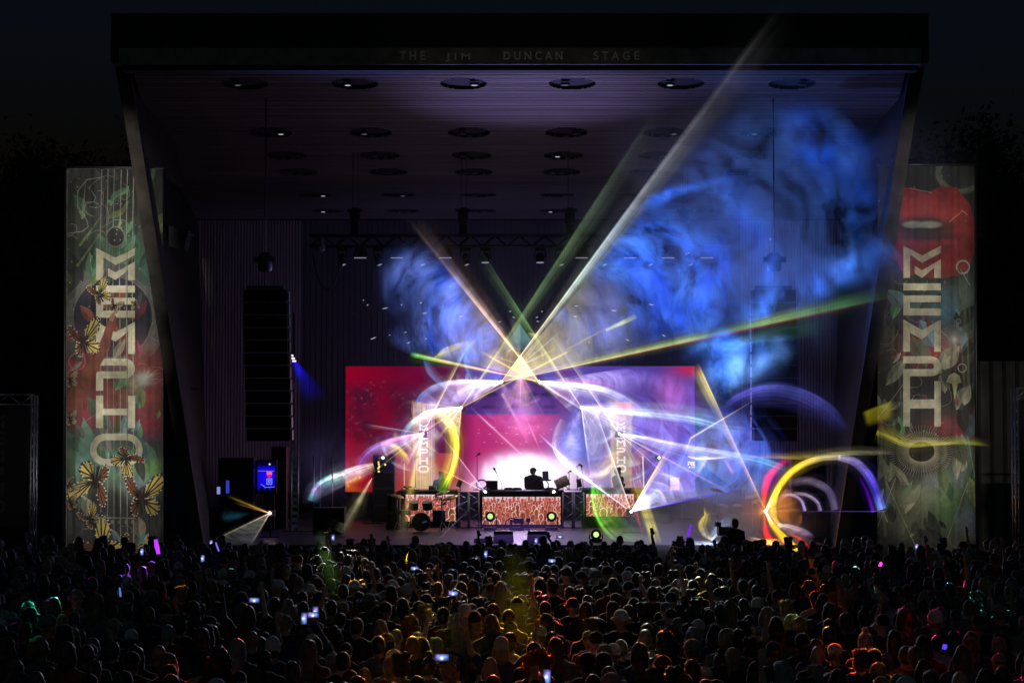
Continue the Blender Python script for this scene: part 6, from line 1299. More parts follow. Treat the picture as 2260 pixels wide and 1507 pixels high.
f = fan('deep blue violet haze-glow sheet right of the screen before the right speaker column', 'b3')  # more lit haze put into emissive sheets, no volume behind it
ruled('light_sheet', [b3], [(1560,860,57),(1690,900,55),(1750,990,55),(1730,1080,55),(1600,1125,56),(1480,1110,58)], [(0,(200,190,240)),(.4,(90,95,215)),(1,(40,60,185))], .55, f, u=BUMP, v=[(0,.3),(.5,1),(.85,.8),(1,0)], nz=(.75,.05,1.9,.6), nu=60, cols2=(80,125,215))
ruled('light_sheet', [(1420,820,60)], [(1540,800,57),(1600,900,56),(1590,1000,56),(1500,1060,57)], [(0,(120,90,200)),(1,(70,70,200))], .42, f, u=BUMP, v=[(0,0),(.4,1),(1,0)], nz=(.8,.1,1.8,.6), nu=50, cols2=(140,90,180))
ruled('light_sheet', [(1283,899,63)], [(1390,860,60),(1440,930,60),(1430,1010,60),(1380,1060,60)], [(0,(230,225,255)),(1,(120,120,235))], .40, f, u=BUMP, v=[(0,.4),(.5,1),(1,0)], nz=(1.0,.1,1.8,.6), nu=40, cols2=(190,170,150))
f = fan('dim violet haze-glow sheet left of the red screen edge', 'a4')
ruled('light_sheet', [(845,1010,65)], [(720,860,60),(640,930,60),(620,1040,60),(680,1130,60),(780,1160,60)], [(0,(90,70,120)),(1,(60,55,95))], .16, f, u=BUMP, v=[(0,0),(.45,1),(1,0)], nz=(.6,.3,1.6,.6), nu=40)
f = fan('violet white haze-glow sheet spread over the middle of the gable', (1150,826,65))
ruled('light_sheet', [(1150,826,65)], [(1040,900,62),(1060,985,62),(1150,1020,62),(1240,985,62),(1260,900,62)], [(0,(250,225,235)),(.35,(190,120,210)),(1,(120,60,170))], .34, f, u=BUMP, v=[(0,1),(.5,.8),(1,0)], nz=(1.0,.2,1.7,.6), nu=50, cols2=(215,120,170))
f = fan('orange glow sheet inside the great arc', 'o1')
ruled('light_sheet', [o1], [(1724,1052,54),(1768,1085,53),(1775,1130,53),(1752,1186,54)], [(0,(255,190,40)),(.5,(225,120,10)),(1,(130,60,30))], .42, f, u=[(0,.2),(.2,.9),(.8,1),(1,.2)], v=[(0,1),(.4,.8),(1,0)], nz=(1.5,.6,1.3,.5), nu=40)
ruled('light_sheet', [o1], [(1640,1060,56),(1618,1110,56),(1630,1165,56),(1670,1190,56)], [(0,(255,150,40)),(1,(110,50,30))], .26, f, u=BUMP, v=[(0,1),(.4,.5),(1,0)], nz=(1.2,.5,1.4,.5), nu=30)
# ================================================================== HAZE, FOG AND SMOKE that real lamps light up
def volume_mat(name, dens, col=(1,1,1), aniso=.3, noise=None, step=1.0):
    m, nt, out = nodes(name); N = nt.nodes.new; L = nt.links.new
    v = N('ShaderNodeVolumePrincipled'); v.inputs['Color'].default_value = (*col,1); v.inputs['Density'].default_value = dens; v.inputs['Anisotropy'].default_value = aniso
    if noise:
        c, r, sc, lo, hi = noise; tc = N('ShaderNodeTexCoord')
        mp = N('ShaderNodeMapping'); mp.vector_type = 'POINT'; L(tc.outputs['Object'], mp.inputs[0]); mp.inputs['Scale'].default_value = tuple(1/q for q in r); mp.inputs['Location'].default_value = tuple(-a/b_ for a, b_ in zip(c, r))
        ln = N('ShaderNodeVectorMath'); ln.operation = 'LENGTH'; L(mp.outputs[0], ln.inputs[0])
        fo = N('ShaderNodeMapRange'); fo.interpolation_type = 'SMOOTHSTEP'; fo.inputs[1].default_value = 1.0; fo.inputs[2].default_value = .35; L(ln.outputs['Value'], fo.inputs[0])
        no = N('ShaderNodeTexNoise'); no.inputs['Scale'].default_value = sc; no.inputs['Detail'].default_value = 3.5; no.inputs['Distortion'].default_value = .9; L(tc.outputs['Object'], no.inputs['Vector'])
        mr = N('ShaderNodeMapRange'); mr.inputs[1].default_value = lo; mr.inputs[2].default_value = hi; L(no.outputs[0], mr.inputs[0])
        m1 = N('ShaderNodeMath'); m1.operation = 'MULTIPLY'; L(fo.outputs[0], m1.inputs[0]); L(mr.outputs[0], m1.inputs[1])
        m2 = N('ShaderNodeMath'); m2.operation = 'MULTIPLY'; L(m1.outputs[0], m2.inputs[0]); m2.inputs[1].default_value = dens; L(m2.outputs[0], v.inputs['Density'])
        m.cycles.volume_step_rate = step
    L(v.outputs[0], out.inputs['Volume']); return m
hz = MB()
def hp(x, y, Y, z): p = at(x, y, Y); return Vector((p.x, Y, z))
hz.hexa([hp(440,1200,60.8,1.33),hp(1854,1200,60.8,1.33),hp(1835,1200,81.9,1.33),hp(462,1200,81.9,1.33),hp(330,150,60.8,13.0),hp(1964,150,60.8,13.0),hp(1855,480,81.9,13.0),hp(440,480,81.9,13.0)])
tag(hz.build('stage_haze', volume_mat('stage_haze', .0046)), 'thin haze filling the stage shell', kind='stuff')
def puff(name, px, py, Y, r, dens, sc, lo, hi, step, label):
    c = at(px,py,Y); b = MB(); b.ell(c, (r[0]*.97, r[1]*.97, r[2]*.97), 20, 12)
    tag(b.build(name, volume_mat(name, dens, (1,1,1), .2, (tuple(c), r, sc, lo, hi), step)), label, kind='stuff')
puff('fog', 1585, 1165, 51, (3.2,3.0,1.5), .35, .55, .36, .72, .5, 'low pale blue fog over the crowd front on the right')
puff('smoke', 1720, 500, 55, (6.8,5.0,5.2), .12, .30, .48, .70, .35, 'blue smoke cloud drifting under the right half of the shell roof')
# ================================================================== PEOPLE
def cap_mesh(b, p0, p1, r0, r1, n=10):
    """closed rounded limb piece"""
    p0, p1 = Vector(p0), Vector(p1); ax = (p1-p0); L = ax.length; ax.normalize(); pts, rr = [], []
    for a in (0.05, .35, .7, 1.0): pts.append(p0-ax*r0*math.cos(a*math.pi/2)); rr.append(max(r0*math.sin(a*math.pi/2),.002))
    for a in (1.0, .7, .35, 0.05): pts.append(p1+ax*r1*math.cos(a*math.pi/2)); rr.append(max(r1*math.sin(a*math.pi/2),.002))
    b.tube(pts, rr, n, True, True)
def remesh(prims, name, voxel=0.012, smooth=3, rough=0.0, rscale=14.0, seed=0, decimate=None):
    b = MB()
    for q in prims:
        if q[0] == 'c': cap_mesh(b, q[1], q[2], q[3], q[4])
        elif q[0] == 'e': b.ell(q[1], q[2], 14, 10, q[3] if len(q) > 3 else None)
        elif q[0] == 'h': b.hexa(q[1])
    me = b.mesh('work'); o = bpy.data.objects.new('work', me); COL.objects.link(o)
    bm = bmesh.new(); bm.from_mesh(me); bmesh.ops.recalc_face_normals(bm, faces=bm.faces); bm.to_mesh(me); bm.free()
    m = o.modifiers.new('r','REMESH'); m.mode = 'VOXEL'; m.voxel_size = voxel
    if smooth: s = o.modifiers.new('s','SMOOTH'); s.factor = .5; s.iterations = smooth
    if decimate: d = o.modifiers.new('d','DECIMATE'); d.ratio = decimate
    dg = bpy.context.evaluated_depsgraph_get(); ev = o.evaluated_get(dg); out = bpy.data.meshes.new_from_object(ev); out.name = name
    bpy.data.objects.remove(o); bpy.data.meshes.remove(me)
    if rough:
        n = len(out.vertices); co = np.empty(n*3); out.vertices.foreach_get('co', co); co = co.reshape(-1,3); no = np.empty(n*3); out.vertices.foreach_get('normal', no); no = no.reshape(-1,3)
        d = np.array([mnoise.fractal(Vector(p)*rscale+Vector((seed,0,0)), 1.0, 2.0, 3) for p in co]); co += no*d[:,None]*rough; out.vertices.foreach_set('co', co.ravel())
    out.polygons.foreach_set('use_smooth', [True]*len(out.polygons)); out.update(); return out
V3 = Vector
HEADC = V3((0,.012,1.625))
def head_prims(g=0.0):
    return [('e',(0,.0,1.645),(.076+g,.094+g,.105+g)),('e',(0,.035,1.575),(.058+g,.066+g,.072+g)),('e',(0,.108,1.598),(.014,.022,.022)),('e',(0,.098,1.62),(.01,.016,.03)),
            ('e',(-.079,-.002,1.612),(.010,.022,.032)),('e',(.079,-.002,1.612),(.010,.022,.032)),('e',(0,.094,1.55),(.024,.014,.008)),('e',(-.03,.088,1.628),(.014,.01,.008)),('e',(.03,.088,1.628),(.014,.01,.008)),('e',(0,.085,1.522),(.025,.02,.018))]
def hand_prims(wrist, d, up, curl=.35, side=1):
    d = d.normalized(); up = (up-d*up.dot(d)).normalized(); lat = d.cross(up)*side; P = []
    pc = wrist+d*.055; P.append(('c', wrist+d*.01, pc, .024, .030)); P.append(('c', pc-lat*.022+d*.01, pc+lat*.024+d*.01, .017, .015))
    for k, (o_, L) in enumerate(((-.032,.062),(-.011,.076),(.011,.072),(.031,.056))):
        b0 = wrist+d*.085+lat*o_; b1 = b0+(d*math.cos(curl*.6)+up*math.sin(curl*.6)+lat*o_*1.5).normalized()*L*.55; b2 = b1+(d*math.cos(curl*1.6)+up*math.sin(curl*1.6)).normalized()*L*.5
        P += [('c', b0-d*.02, b1, .0105, .0095), ('c', b1, b2, .0095, .008)]
    t0 = wrist+d*.025-lat*.028; t1 = t0+(d*.6-lat*.8+up*.25).normalized()*.045; t2 = t1+(d*.9-lat*.2+up*.3).normalized()*.032; P += [('c',t0,t1,.014,.011),('c',t1,t2,.011,.009)]
    return P
def arm_pts(kind, s):
    sh = V3((s*.185,-.005,1.405))
    if kind == 'down': return sh, V3((s*.235,-.03,1.13)), V3((s*.225,.07,.90)), V3((0,.0,-1)), V3((-s,0.2,0))
    if kind == 'fold': return sh, V3((s*.225,-.02,1.14)), V3((s*.05,.20,1.20)), V3((-s*.9,.1,.1)), V3((0,-.3,1))
    if kind == 'up': return sh, V3((s*.25,.08,1.66)), V3((s*.20,.10,1.93)), V3((s*.05,0,1)), V3((0,1,.1))
    if kind == 'phone': return sh, V3((s*.27,.17,1.46)), V3((s*.10,.26,1.70)), V3((-s*.12,.1,1)), V3((0,1,.1))
    if kind == 'bent': return sh, V3((s*.31,.06,1.52)), V3((s*.17,.14,1.76)), V3((-s*.35,.1,.9)), V3((0,1,.1))
    if kind == 'side': return sh, V3((s*.43,.05,1.40)), V3((s*.67,.13,1.44)), V3((s,.1,.1)), V3((0,0,1))
    if kind == 'wave': return sh, V3((s*.36,.03,1.60)), V3((s*.42,.08,1.86)), V3((s*.15,0,1)), V3((0,1,.1))
    if kind == 'desk': return sh, V3((s*.24,.07,1.13)), V3((s*.18,.30,1.02)), V3((-s*.1,1,-.15)), V3((0,0,-1))
    if kind == 'side_low': return sh, V3((s*.27,.02,1.12)), V3((s*.33,.16,.95)), V3((s*.2,.6,-.6)), V3((0,0,-1))
def body_prims(L, Rr, wide=1.0, g=0.0, what='body'):
    P = []; w = wide
    tor = [('e',(0,0,1.26),(.165*w+g,.108+g,.20+g)),('c',(-.155*w,-.005,1.405),(.155*w,-.005,1.405),.060+g,.060+g),('c',(-.09,-.02,1.455),(.09,-.02,1.455),.045+g,.045+g),('e',(0,.0,1.06),(.140*w+g,.10+g,.18+g)),('e',(0,-.01,.93),(.168*w+g,.115+g,.12+g)),
           ('e',(-.075,-.055,1.30),(.085+g,.055+g,.12+g)),('e',(.075,-.055,1.30),(.085+g,.055+g,.12+g))]
    if what in ('body','tee','long'): P += tor
    if what in ('tee','long'): P += [('c',(-.04,-.03,1.405),(.04,-.03,1.405),.066+g,.066+g)]
    if what == 'body': P += head_prims() + [('c',(0,-.02,1.42),(0,-.005,1.56),.058,.054),('c',(-.05,-.02,1.45),(.05,-.02,1.45),.05,.05)]
    for s, k in ((-1,L),(1,Rr)):
        sh, el, wr, d, up = arm_pts(k, s); sh = V3((sh.x*w, sh.y, sh.z))
        if what == 'body': P += [('c',sh,el,.050,.041),('c',el,wr,.041,.027)] + hand_prims(wr, d, up, .45, s)
        if what == 'tee': P += [('c',sh,sh.lerp(el,.62),.052+g,.052+g)]
        if what == 'long': P += [('c',sh,el,.052+g,.045+g),('c',el,el.lerp(wr,.93),.045+g,.036+g)]
    if what in ('body','legs'):
        for s in (-1,1):
            P += [('c',(s*.085,-.01,.90),(s*.10,.01,.49),.083+g,.056+g),('c',(s*.10,.01,.49),(s*.105,-.02,.09),.058+g,.038+g)]
            if what == 'body': P += [('c',(s*.105,-.03,.05),(s*.12,.13,.035),.042,.032)]
        if what == 'legs': P += [('e',(0,-.01,.93),(.168*w+g,.115+g,.10+g))]
    if what in ('tee','long'): P += [('c',(-.10*w,-.01,.90),(.10*w,-.01,.90),.105+g,.105+g)]
    return P
POSES = {'arms down':('down','down'),'arms folded':('fold','fold'),'right arm raised':('down','up'),'both arms raised':('up','up'),'phone held up':('fold','phone'),'left arm bent up':('bent','down'),'left arm stretched out':('side','down'),'both hands up wide':('wave','wave'),'right arm waving':('fold','wave')}
BODY, TEE, LONG = {}, {}, {}
for nm_, (l_, r_) in POSES.items():
    BODY[nm_] = remesh(body_prims(l_, r_), 'body', .0105, 2); TEE[nm_] = remesh(body_prims(l_, r_, 1.0, .013, 'tee'), 'tee', .016, 3, .006, 9); LONG[nm_] = remesh(body_prims(l_, r_, 1.0, .018, 'long'), 'hoodie', .017, 3, .008, 9, 4)
LEGS = remesh(body_prims('down','down',1.0,.012,'legs'), 'trousers', .02, 3, .004, 8)
def fuzz(me, n, length, seed, zmin=1.5, thin=.003):
    """single hair strands standing off the hair mass, added to the same mesh"""
    rs = np.random.RandomState(seed); nv = len(me.vertices); co = np.empty(nv*3); me.vertices.foreach_get('co', co); co = co.reshape(-1,3); no = np.empty(nv*3); me.vertices.foreach_get('normal', no); no = no.reshape(-1,3)
    ok = np.where(co[:,2] > zmin)[0]; idx = ok[rs.randint(0, len(ok), n)]; p = co[idx]; d = no[idx]+rs.normal(size=(n,3))*.55; d /= np.linalg.norm(d,axis=1)[:,None]
    t = np.cross(d, rs.normal(size=(n,3))); t /= np.linalg.norm(t,axis=1)[:,None]+1e-6; L = length*rs.uniform(.3,1,size=(n,1))
    tri = np.stack([p-t*thin, p+t*thin, p+d*L], 1).reshape(-1,3); allv = np.vstack([co, tri]); faces = [tuple(q.vertices) for q in me.polygons]; k = len(co)
    faces += [(k+3*i, k+3*i+1, k+3*i+2) for i in range(n)]
    m2 = bpy.data.meshes.new(me.name); m2.from_pydata(allv.tolist(), [], faces); m2.polygons.foreach_set('use_smooth', [True]*len(faces)); m2.update(); return m2
E = lambda c, r: ('e', c, r)
CRAN = [E((0,-.012,1.665),(.086,.098,.100)), E((0,-.035,1.62),(.082,.080,.095))]
HAIR = {
 'short dark hair': fuzz(remesh(CRAN+[E((0,.045,1.725),(.06,.05,.035))],'hair',.011,2,.008,30,1),500,.018,1),
 'cropped hair': fuzz(remesh([E((0,-.012,1.658),(.081,.094,.098)), E((0,-.035,1.62),(.077,.074,.085))],'hair',.011,2,.002,40,2),250,.007,2),
 'messy hair': fuzz(remesh(CRAN+[E((.03,.03,1.735),(.06,.06,.045)),E((-.04,-.03,1.74),(.055,.06,.04)),E((0,-.08,1.66),(.075,.05,.08))],'hair',.011,1,.018,22,3),1200,.035,3),
 'curly hair': fuzz(remesh([E((0,-.015,1.69),(.125,.125,.115)),E((-.08,-.03,1.63),(.065,.08,.08)),E((.08,-.03,1.63),(.065,.08,.08)),E((0,-.07,1.60),(.095,.065,.09))],'hair',.012,0,.030,26,4),3600,.045,4),
 'bob hair': fuzz(remesh(CRAN+[E((-.075,-.01,1.58),(.030,.06,.10)),E((.075,-.01,1.58),(.030,.06,.10)),E((0,-.055,1.55),(.085,.055,.11))],'hair',.012,2,.007,18,5),500,.016,5,1.42),
 'long straight hair': fuzz(remesh(CRAN+[E((-.072,-.02,1.55),(.032,.055,.16)),E((.072,-.02,1.55),(.032,.055,.16)),E((0,-.062,1.50),(.088,.042,.20)),E((0,-.098,1.36),(.095,.030,.16))],'hair',.012,2,.007,16,6),700,.018,6,1.25),
 'long wavy hair': fuzz(remesh(CRAN+[E((-.085,-.02,1.53),(.045,.06,.15)),E((.085,-.02,1.53),(.045,.06,.15)),E((0,-.065,1.50),(.105,.055,.20)),E((0,-.105,1.36),(.125,.045,.13)),E((0,.0,1.70),(.095,.095,.08))],'hair',.012,1,.020,14,7),1600,.03,7,1.25),
 'hair in a bun': fuzz(remesh(CRAN+[E((0,-.05,1.785),(.045,.045,.04))],'hair',.011,2,.006,22,8),600,.02,8),
 'a ponytail': fuzz(remesh(CRAN+[E((0,-.115,1.70),(.035,.035,.03)),('c',(0,-.125,1.69),(0,-.145,1.50),.032,.022),('c',(0,-.145,1.50),(0,-.13,1.40),.022,.008)],'hair',.011,2,.006,22,9),500,.018,9,1.4),
}
def cap_prims():
    return [E((0,-.004,1.680),(.092,.108,.086))]
def flat_brim(back):
    s = -1 if back else 1
    return [('c',(-.045,s*.105,1.668),(.045,s*.105,1.668),.013,.013),('c',(-.04,s*.14,1.660),(.04,s*.14,1.660),.011,.011),('c',(-.03,s*.165,1.654),(.03,s*.165,1.654),.009,.009)]
HAT = {'a baseball cap': remesh(cap_prims()+flat_brim(False)+[E((0,-.004,1.766),(.012,.012,.008))],'cap',.009,1), 'a backward cap': remesh(cap_prims()+flat_brim(True),'cap',.009,1),
       'a bucket hat': remesh([E((0,-.004,1.69),(.093,.107,.085))]+[('c',(.115*math.cos(a),.128*math.sin(a)-.004,1.655),(.115*math.cos(a+.35),.128*math.sin(a+.35)-.004,1.655),.018,.018) for a in np.arange(0,6.28,.35)],'hat',.012,2),
       'a beanie': remesh([E((0,-.008,1.69),(.094,.108,.105)),E((0,-.008,1.645),(.095,.108,.035))],'beanie',.011,2,.003,60,3),
       'a wide brimmed hat': remesh([E((0,-.004,1.70),(.088,.105,.10)),E((-.035,0,1.79),(.035,.08,.025)),E((.035,0,1.79),(.035,.08,.025))]+[('c',(r_*math.cos(a),r_*1.1*math.sin(a),1.668+.018*abs(math.cos(a))*r_/.15),(r_*math.cos(a+.3),r_*1.1*math.sin(a+.3),1.668+.018*abs(math.cos(a+.3))*r_/.15),.014,.014) for r_ in (.11,.135,.16,.18) for a in np.arange(0,6.28,.3)],'hat',.011,1)}
def cloth(name, c, rough=.85): return mat('cloth_'+name, c, rough, 0, .25, 9, .15, spec=.25, sheen=.55)
SHIRT = {'black':(0.010,0.010,0.011),'charcoal':(0.03,0.03,0.033),'grey':(0.11,0.11,0.11),'white':(0.36,0.35,0.34),'navy':(0.015,0.020,0.05),'blue':(0.04,0.06,0.14),'red':(0.14,0.02,0.02),'maroon':(0.07,0.012,0.018),'green':(0.03,0.06,0.03),'olive':(0.06,0.055,0.03),'brown':(0.07,0.045,0.03),'purple':(0.06,0.03,0.09),'tan':(0.20,0.15,0.10),'orange':(0.20,0.07,0.02)}
SHM = {k: cloth(k, v) for k, v in SHIRT.items()}
TRM = [cloth('denim',(0.03,0.04,0.07)), cloth('dark_trousers',(0.014,0.014,0.016)), cloth('khaki',(0.13,0.10,0.07))]
SKM = [mat('skin_'+n, c, .5, 0, .12, 10, sheen=.35) for n, c in (('fair',(0.42,0.25,0.18)),('tan',(0.32,0.18,0.12)),('olive',(0.26,0.15,0.09)),('brown',(0.14,0.075,0.045)),('deep',(0.06,0.032,0.02)))]
HRM = {n: mat('hair_'+n, c, .5, 0, .3, 30, 0, (1,1,.2), .45, sheen=.9) for n, c in (('black',(0.012,0.010,0.009)),('brown',(0.045,0.026,0.015)),('light brown',(0.12,0.075,0.04)),('blond',(0.28,0.19,0.09)),('red',(0.13,0.04,0.015)),('grey',(0.20,0.20,0.20)))}
HTM = {n: cloth('hat_'+n, c) for n, c in (('black',(0.012,0.012,0.012)),('white',(0.42,0.41,0.40)),('navy',(0.015,0.02,0.05)),('grey',(0.14,0.14,0.14)),('red',(0.15,0.02,0.02)),('tan',(0.22,0.17,0.11)))}
def child(me, root, name, m):
    o = bpy.data.objects.new(name, me); COL.objects.link(o); o.parent = root
    if not me.materials: me.materials.append(m)
    o.material_slots[0].link = 'OBJECT'; o.material_slots[0].material = m; return o
def person(x, y, z, rot, scale, pose, garment, scol, hair, hcol, hat, hatcol, skin, label, group='people in the crowd', lean=0.0, trou=0):
    o = bpy.data.objects.new('person', BODY[pose]); COL.objects.link(o); me = BODY[pose]
    if not me.materials: me.materials.append(SKM[skin])
    o.material_slots[0].link = 'OBJECT'; o.material_slots[0].material = SKM[skin]
    o.location = (x,y,z); o.rotation_euler = (R(random.uniform(-3,3)), lean, rot); o.scale = (scale*random.uniform(.96,1.05), scale, scale)
    tag(o, label, 'person', group)
    child((LONG if garment == 'hoodie' else TEE)[pose], o, 'hoodie' if garment == 'hoodie' else 'shirt', SHM[scol]); child(LEGS, o, 'trousers', TRM[trou])
    if hair: child(HAIR[hair], o, 'hair', HRM[hcol])
    if hat: child(HAT[hat], o, 'hat' if 'hat' in hat else ('beanie' if 'beanie' in hat else 'cap'), HTM[hatcol])
    return o
# heads picked out in the photograph: x of the head, y of its top, look
SPEC = [(1408,1383,'bald'),(1172,1428,'curly hair'),(1441,1441,'a baseball cap'),(1480,1469,'messy hair'),(1502,1481,'cropped hair'),(1542,1270,'hair in a bun'),(1351,1257,'short dark hair'),(1186,1301,'bald'),(1211,1351,'long straight hair'),(1141,1315,'bob hair'),(1217,1277,'bob hair'),(1192,1275,'bob hair'),(1206,1245,'short dark hair'),
 (941,1310,'a backward cap'),(967,1281,'long straight hair'),(782,1279,'long straight hair'),(757,1287,'short dark hair'),(705,1305,'short dark hair'),(914,1398,'bald'),(881,1441,'messy hair'),(836,1441,'short dark hair'),(908,1358,'long wavy hair'),(1113,1339,'cropped hair'),(1115,1391,'short dark hair'),(974,1337,'short dark hair'),(955,1404,'bob hair'),(850,1398,'cropped hair'),
 (93,1356,'cropped hair'),(60,1370,'short dark hair'),(247,1325,'short dark hair'),(560,1388,'bald'),(146,1268,'cropped hair'),(402,1293,'short dark hair'),(510,1425,'long wavy hair'),(369,1439,'bob hair'),(120,1316,'bob hair'),(15,1357,'short dark hair'),(440,1260,'bob hair'),(280,1270,'bob hair'),
 (1737,1355,'cropped hair'),(1840,1380,'short dark hair'),(1806,1419,'bald'),(1883,1432,'messy hair'),(1928,1429,'short dark hair'),(2138,1390,'long straight hair'),(1766,1351,'a baseball cap'),(2122,1421,'bob hair'),(2031,1399,'bob hair'),(1712,1357,'bob hair'),(2154,1305,'short dark hair'),(1800,1302,'bob hair'),(1840,1270,'hair in a bun'),(1995,1340,'long wavy hair'),(1690,1465,'a ponytail'),(1405,1262,'short dark hair'),(1523,1245,'cropped hair'),(1315,1249,'curly hair'),(1283,1258,'short dark hair'),(1230,1403,'long straight hair'),(1320,1425,'a beanie'),(1000,1448,'messy hair'),(1060,1445,'bald'),(1560,1375,'bob hair'),(1490,1375,'curly hair'),(1610,1312,'curly hair'),(640,1355,'a baseball cap'),(700,1360,'short dark hair'),(430,1330,'curly hair'),(1640,1248,'short dark hair'),(1590,1330,'a beanie'),(1660,1240,'bald')]
def y_for(x, ytop, h=1.77):
    for _ in range(4):
        p = at_z(x, ytop, h)
    return p
pts = []
for x, yt, look in SPEC:
    h = 1.77 + random.uniform(-.03,.05) + (.06 if look == 'curly hair' else 0); p = at_z(x, yt, h); pts.append([p.x, p.y, look, (h-(.06 if look == 'curly hair' else 0))/1.77, True])
rn = random.Random(21); Yr = 17.9
while Yr < 46.6:
    half = .5*2260/F_PX*Yr*1.03+.3; x = -half + rn.uniform(0,.5)
    while x < half:
        px_, py_ = x+rn.uniform(-.10,.10), Yr+rn.uniform(-.24,.24)
        thin = .06 + (.10 if Yr > 40 else 0)
        if rn.random() > thin and all((q[0]-px_)**2+((q[1]-py_)*.8)**2 > .36**2 for q in pts if q[4] and abs(q[1]-py_) < .8): pts.append([px_, py_, None, rn.gauss(.965,.045), False])
        x += rn.uniform(.50,.70)
    Yr += .62 if Yr < 33 else .66
pts.sort(key=lambda q: q[1])
near, far = pts[:300], pts[300:]
print('people', len(near), len(far), near[-1][1])
LOOKS = ['short dark hair']*5+['cropped hair']*4+['messy hair']*2+['bob hair']*3+['long straight hair']*4+['long wavy hair']*2+['hair in a bun']*1+['a ponytail']*2+['curly hair']*1+['bald']*2+['a baseball cap']*5+['a backward cap']*3+['a bucket hat']*1+['a beanie']*1
ORD = ['first','second','third','fourth','fifth','sixth','seventh','eighth','ninth','tenth','eleventh','twelfth','thirteenth','fourteenth','fifteenth','sixteenth','seventeenth','eighteenth','nineteenth','twentieth']
for _t in ('twent','thirt','fort','fift'): ORD += ([] if _t == 'twent' else [_t+'ieth'])+[_t+'y-'+o for o in ORD[:9]]
ORD += ['sixtieth','sixty-first','sixty-second']
rows = []
for q in near:
    if not rows or q[1]-rows[-1][0][1] > .85: rows.append([q])
    else: rows[-1].append(q)
PEOPLE = []
for ri, row in enumerate(rows):
    row.sort(key=lambda q: q[0])
    for ci, q in enumerate(row):
        x, y, look, sc, sp = q; rr = random.random(); look = look or random.choice(LOOKS)
        pose = 'arms down' if rr < .60 else 'arms folded' if rr < .89 else random.choice(['right arm raised','right arm raised','phone held up','left arm bent up','both hands up wide','right arm waving','both arms raised','right arm waving'])
        px_, py_ = px_of((x,y,1.77*sc))
        if y < 23 and pose not in ('arms down','arms folded') and random.random() < .7: pose = 'arms folded'
        if sp: pose = 'arms down' if random.random() < .7 else 'arms folded'
        if abs(px_-1737) < 6 and abs(py_-1355) < 8: pose = 'left arm stretched out'
        if abs(px_-1540) < 6 and sp: pose = 'arms down'
        hat = look if look.startswith('a ') and look != 'a ponytail' else None; hair = None if (hat or look == 'bald') else look
        if hat and random.random() < .5: hair = random.choice(['bob hair','long straight hair','cropped hair'])
        hcol = random.choice(['black']*4+['brown']*5+['light brown']*2+['blond']*2+['red','grey']); hatcol = random.choice(['black','black','white','white','navy','grey','red','tan'])
        if look == 'curly hair' and sp: hcol = 'red' if abs(px_-1172) < 9 else 'brown'
        scol = random.choice(['black']*5+['charcoal']*4+['grey']*3+['white']*2+['navy']*3+['blue']*2+['red','maroon','green','olive','brown','purple','tan','orange']); gar = 'hoodie' if random.random() < .22 else 'shirt'
        skin = random.choice([0,0,0,1,1,2,3,4]); hd = ('%s %s' % (hatcol, hat[2:]) if hat else 'bald head' if look == 'bald' else look.replace('dark', hcol) if 'dark' in look else '%s %s' % (hcol, look.replace('a ','').replace('hair in a bun','hair bun')))
        label = '%s, %s %s, %s, %s crowd row, %s from left' % (hd, scol, gar, pose.replace('left arm stretched out','arm out').replace('phone held up','hand up').replace('both hands up wide','hands up').replace('both arms raised','arms up').replace('right arm raised','arm up').replace('right arm waving','arm up').replace('left arm bent up','arm up'), ORD[ri], ORD[ci])
        o = person(x, y, 0.0, R(random.gauss(0,14)), sc, pose, gar, scol, hair, hcol, hat, hatcol, skin, label, 'people standing in the crowd', R(random.gauss(0,2.5)), random.choice([0,0,1,1,2]))
        PEOPLE.append((o, x, y, pose, px_, py_, ri, ci))
# --- phones held up, in the raised right hands
ph_m = mat('phone_case', (0.02,0.02,0.022), .4)
def phone_art():
    c = Canvas(30, 15, 8, (0.01,0.015,0.05)); c.gauss(15,7,9,5,(0.30,0.45,1.1),.95); c.gauss(15,9,3,3,(1.2,1.2,1.5),.9); c.gauss(7,5,3,4,(0.5,0.2,0.9),.7); c.gauss(23,6,4,3,(0.15,0.35,0.9),.7); return c.image('phone_picture')
ph_scr = print_mat('phone_picture', phone_art(), emit=1.3, sample=False); NPH = [0]
def phone(p, rz, wide, label, tilt=0.0):
    t = thing('phone', p, label, 'phone', 'phones held up over the crowd'); t.rotation_euler = (R(random.uniform(-12,4)), tilt, rz)
    w, h = (.078,.0385) if wide else (.0385,.078)
    b = MB(); b.box((-w,0.002,-h),(w,.010,h)); o = b.build('case', ph_m, t)
    quad_uv_local(t, w*.94, h*.92, wide)
def quad_uv_local(t, w, h, wide):
    me = bpy.data.meshes.new('display'); me.from_pydata([(-w,0,-h),(w,0,-h),(w,0,h),(-w,0,h)], [], [(0,1,2,3)]); ul = me.uv_layers.new(name='UVMap')
    for li, uv in enumerate(((0,0),(1,0),(1,1),(0,1)) if wide else ((1,0),(1,1),(0,1),(0,0))): ul.data[li].uv = uv
    me.materials.append(ph_scr); o = bpy.data.objects.new('display', me); COL.objects.link(o); o.parent = t
for o, x, y, pose, px_, py_, ri, ci in PEOPLE:
    if pose == 'phone held up':
        s = o.scale[2]; m = Matrix.Translation(o.location) @ o.rotation_euler.to_matrix().to_4x4() @ Matrix.Diagonal((*o.scale,1)); p = m @ V3((.085,.265,1.815))
        wide = random.random() < .6; phone(p, o.rotation_euler.z, wide, '%s phone with lit screen in a raised hand, %s crowd row, %s person from left' % ('sideways' if wide else 'upright', ORD[ri], ORD[ci]))
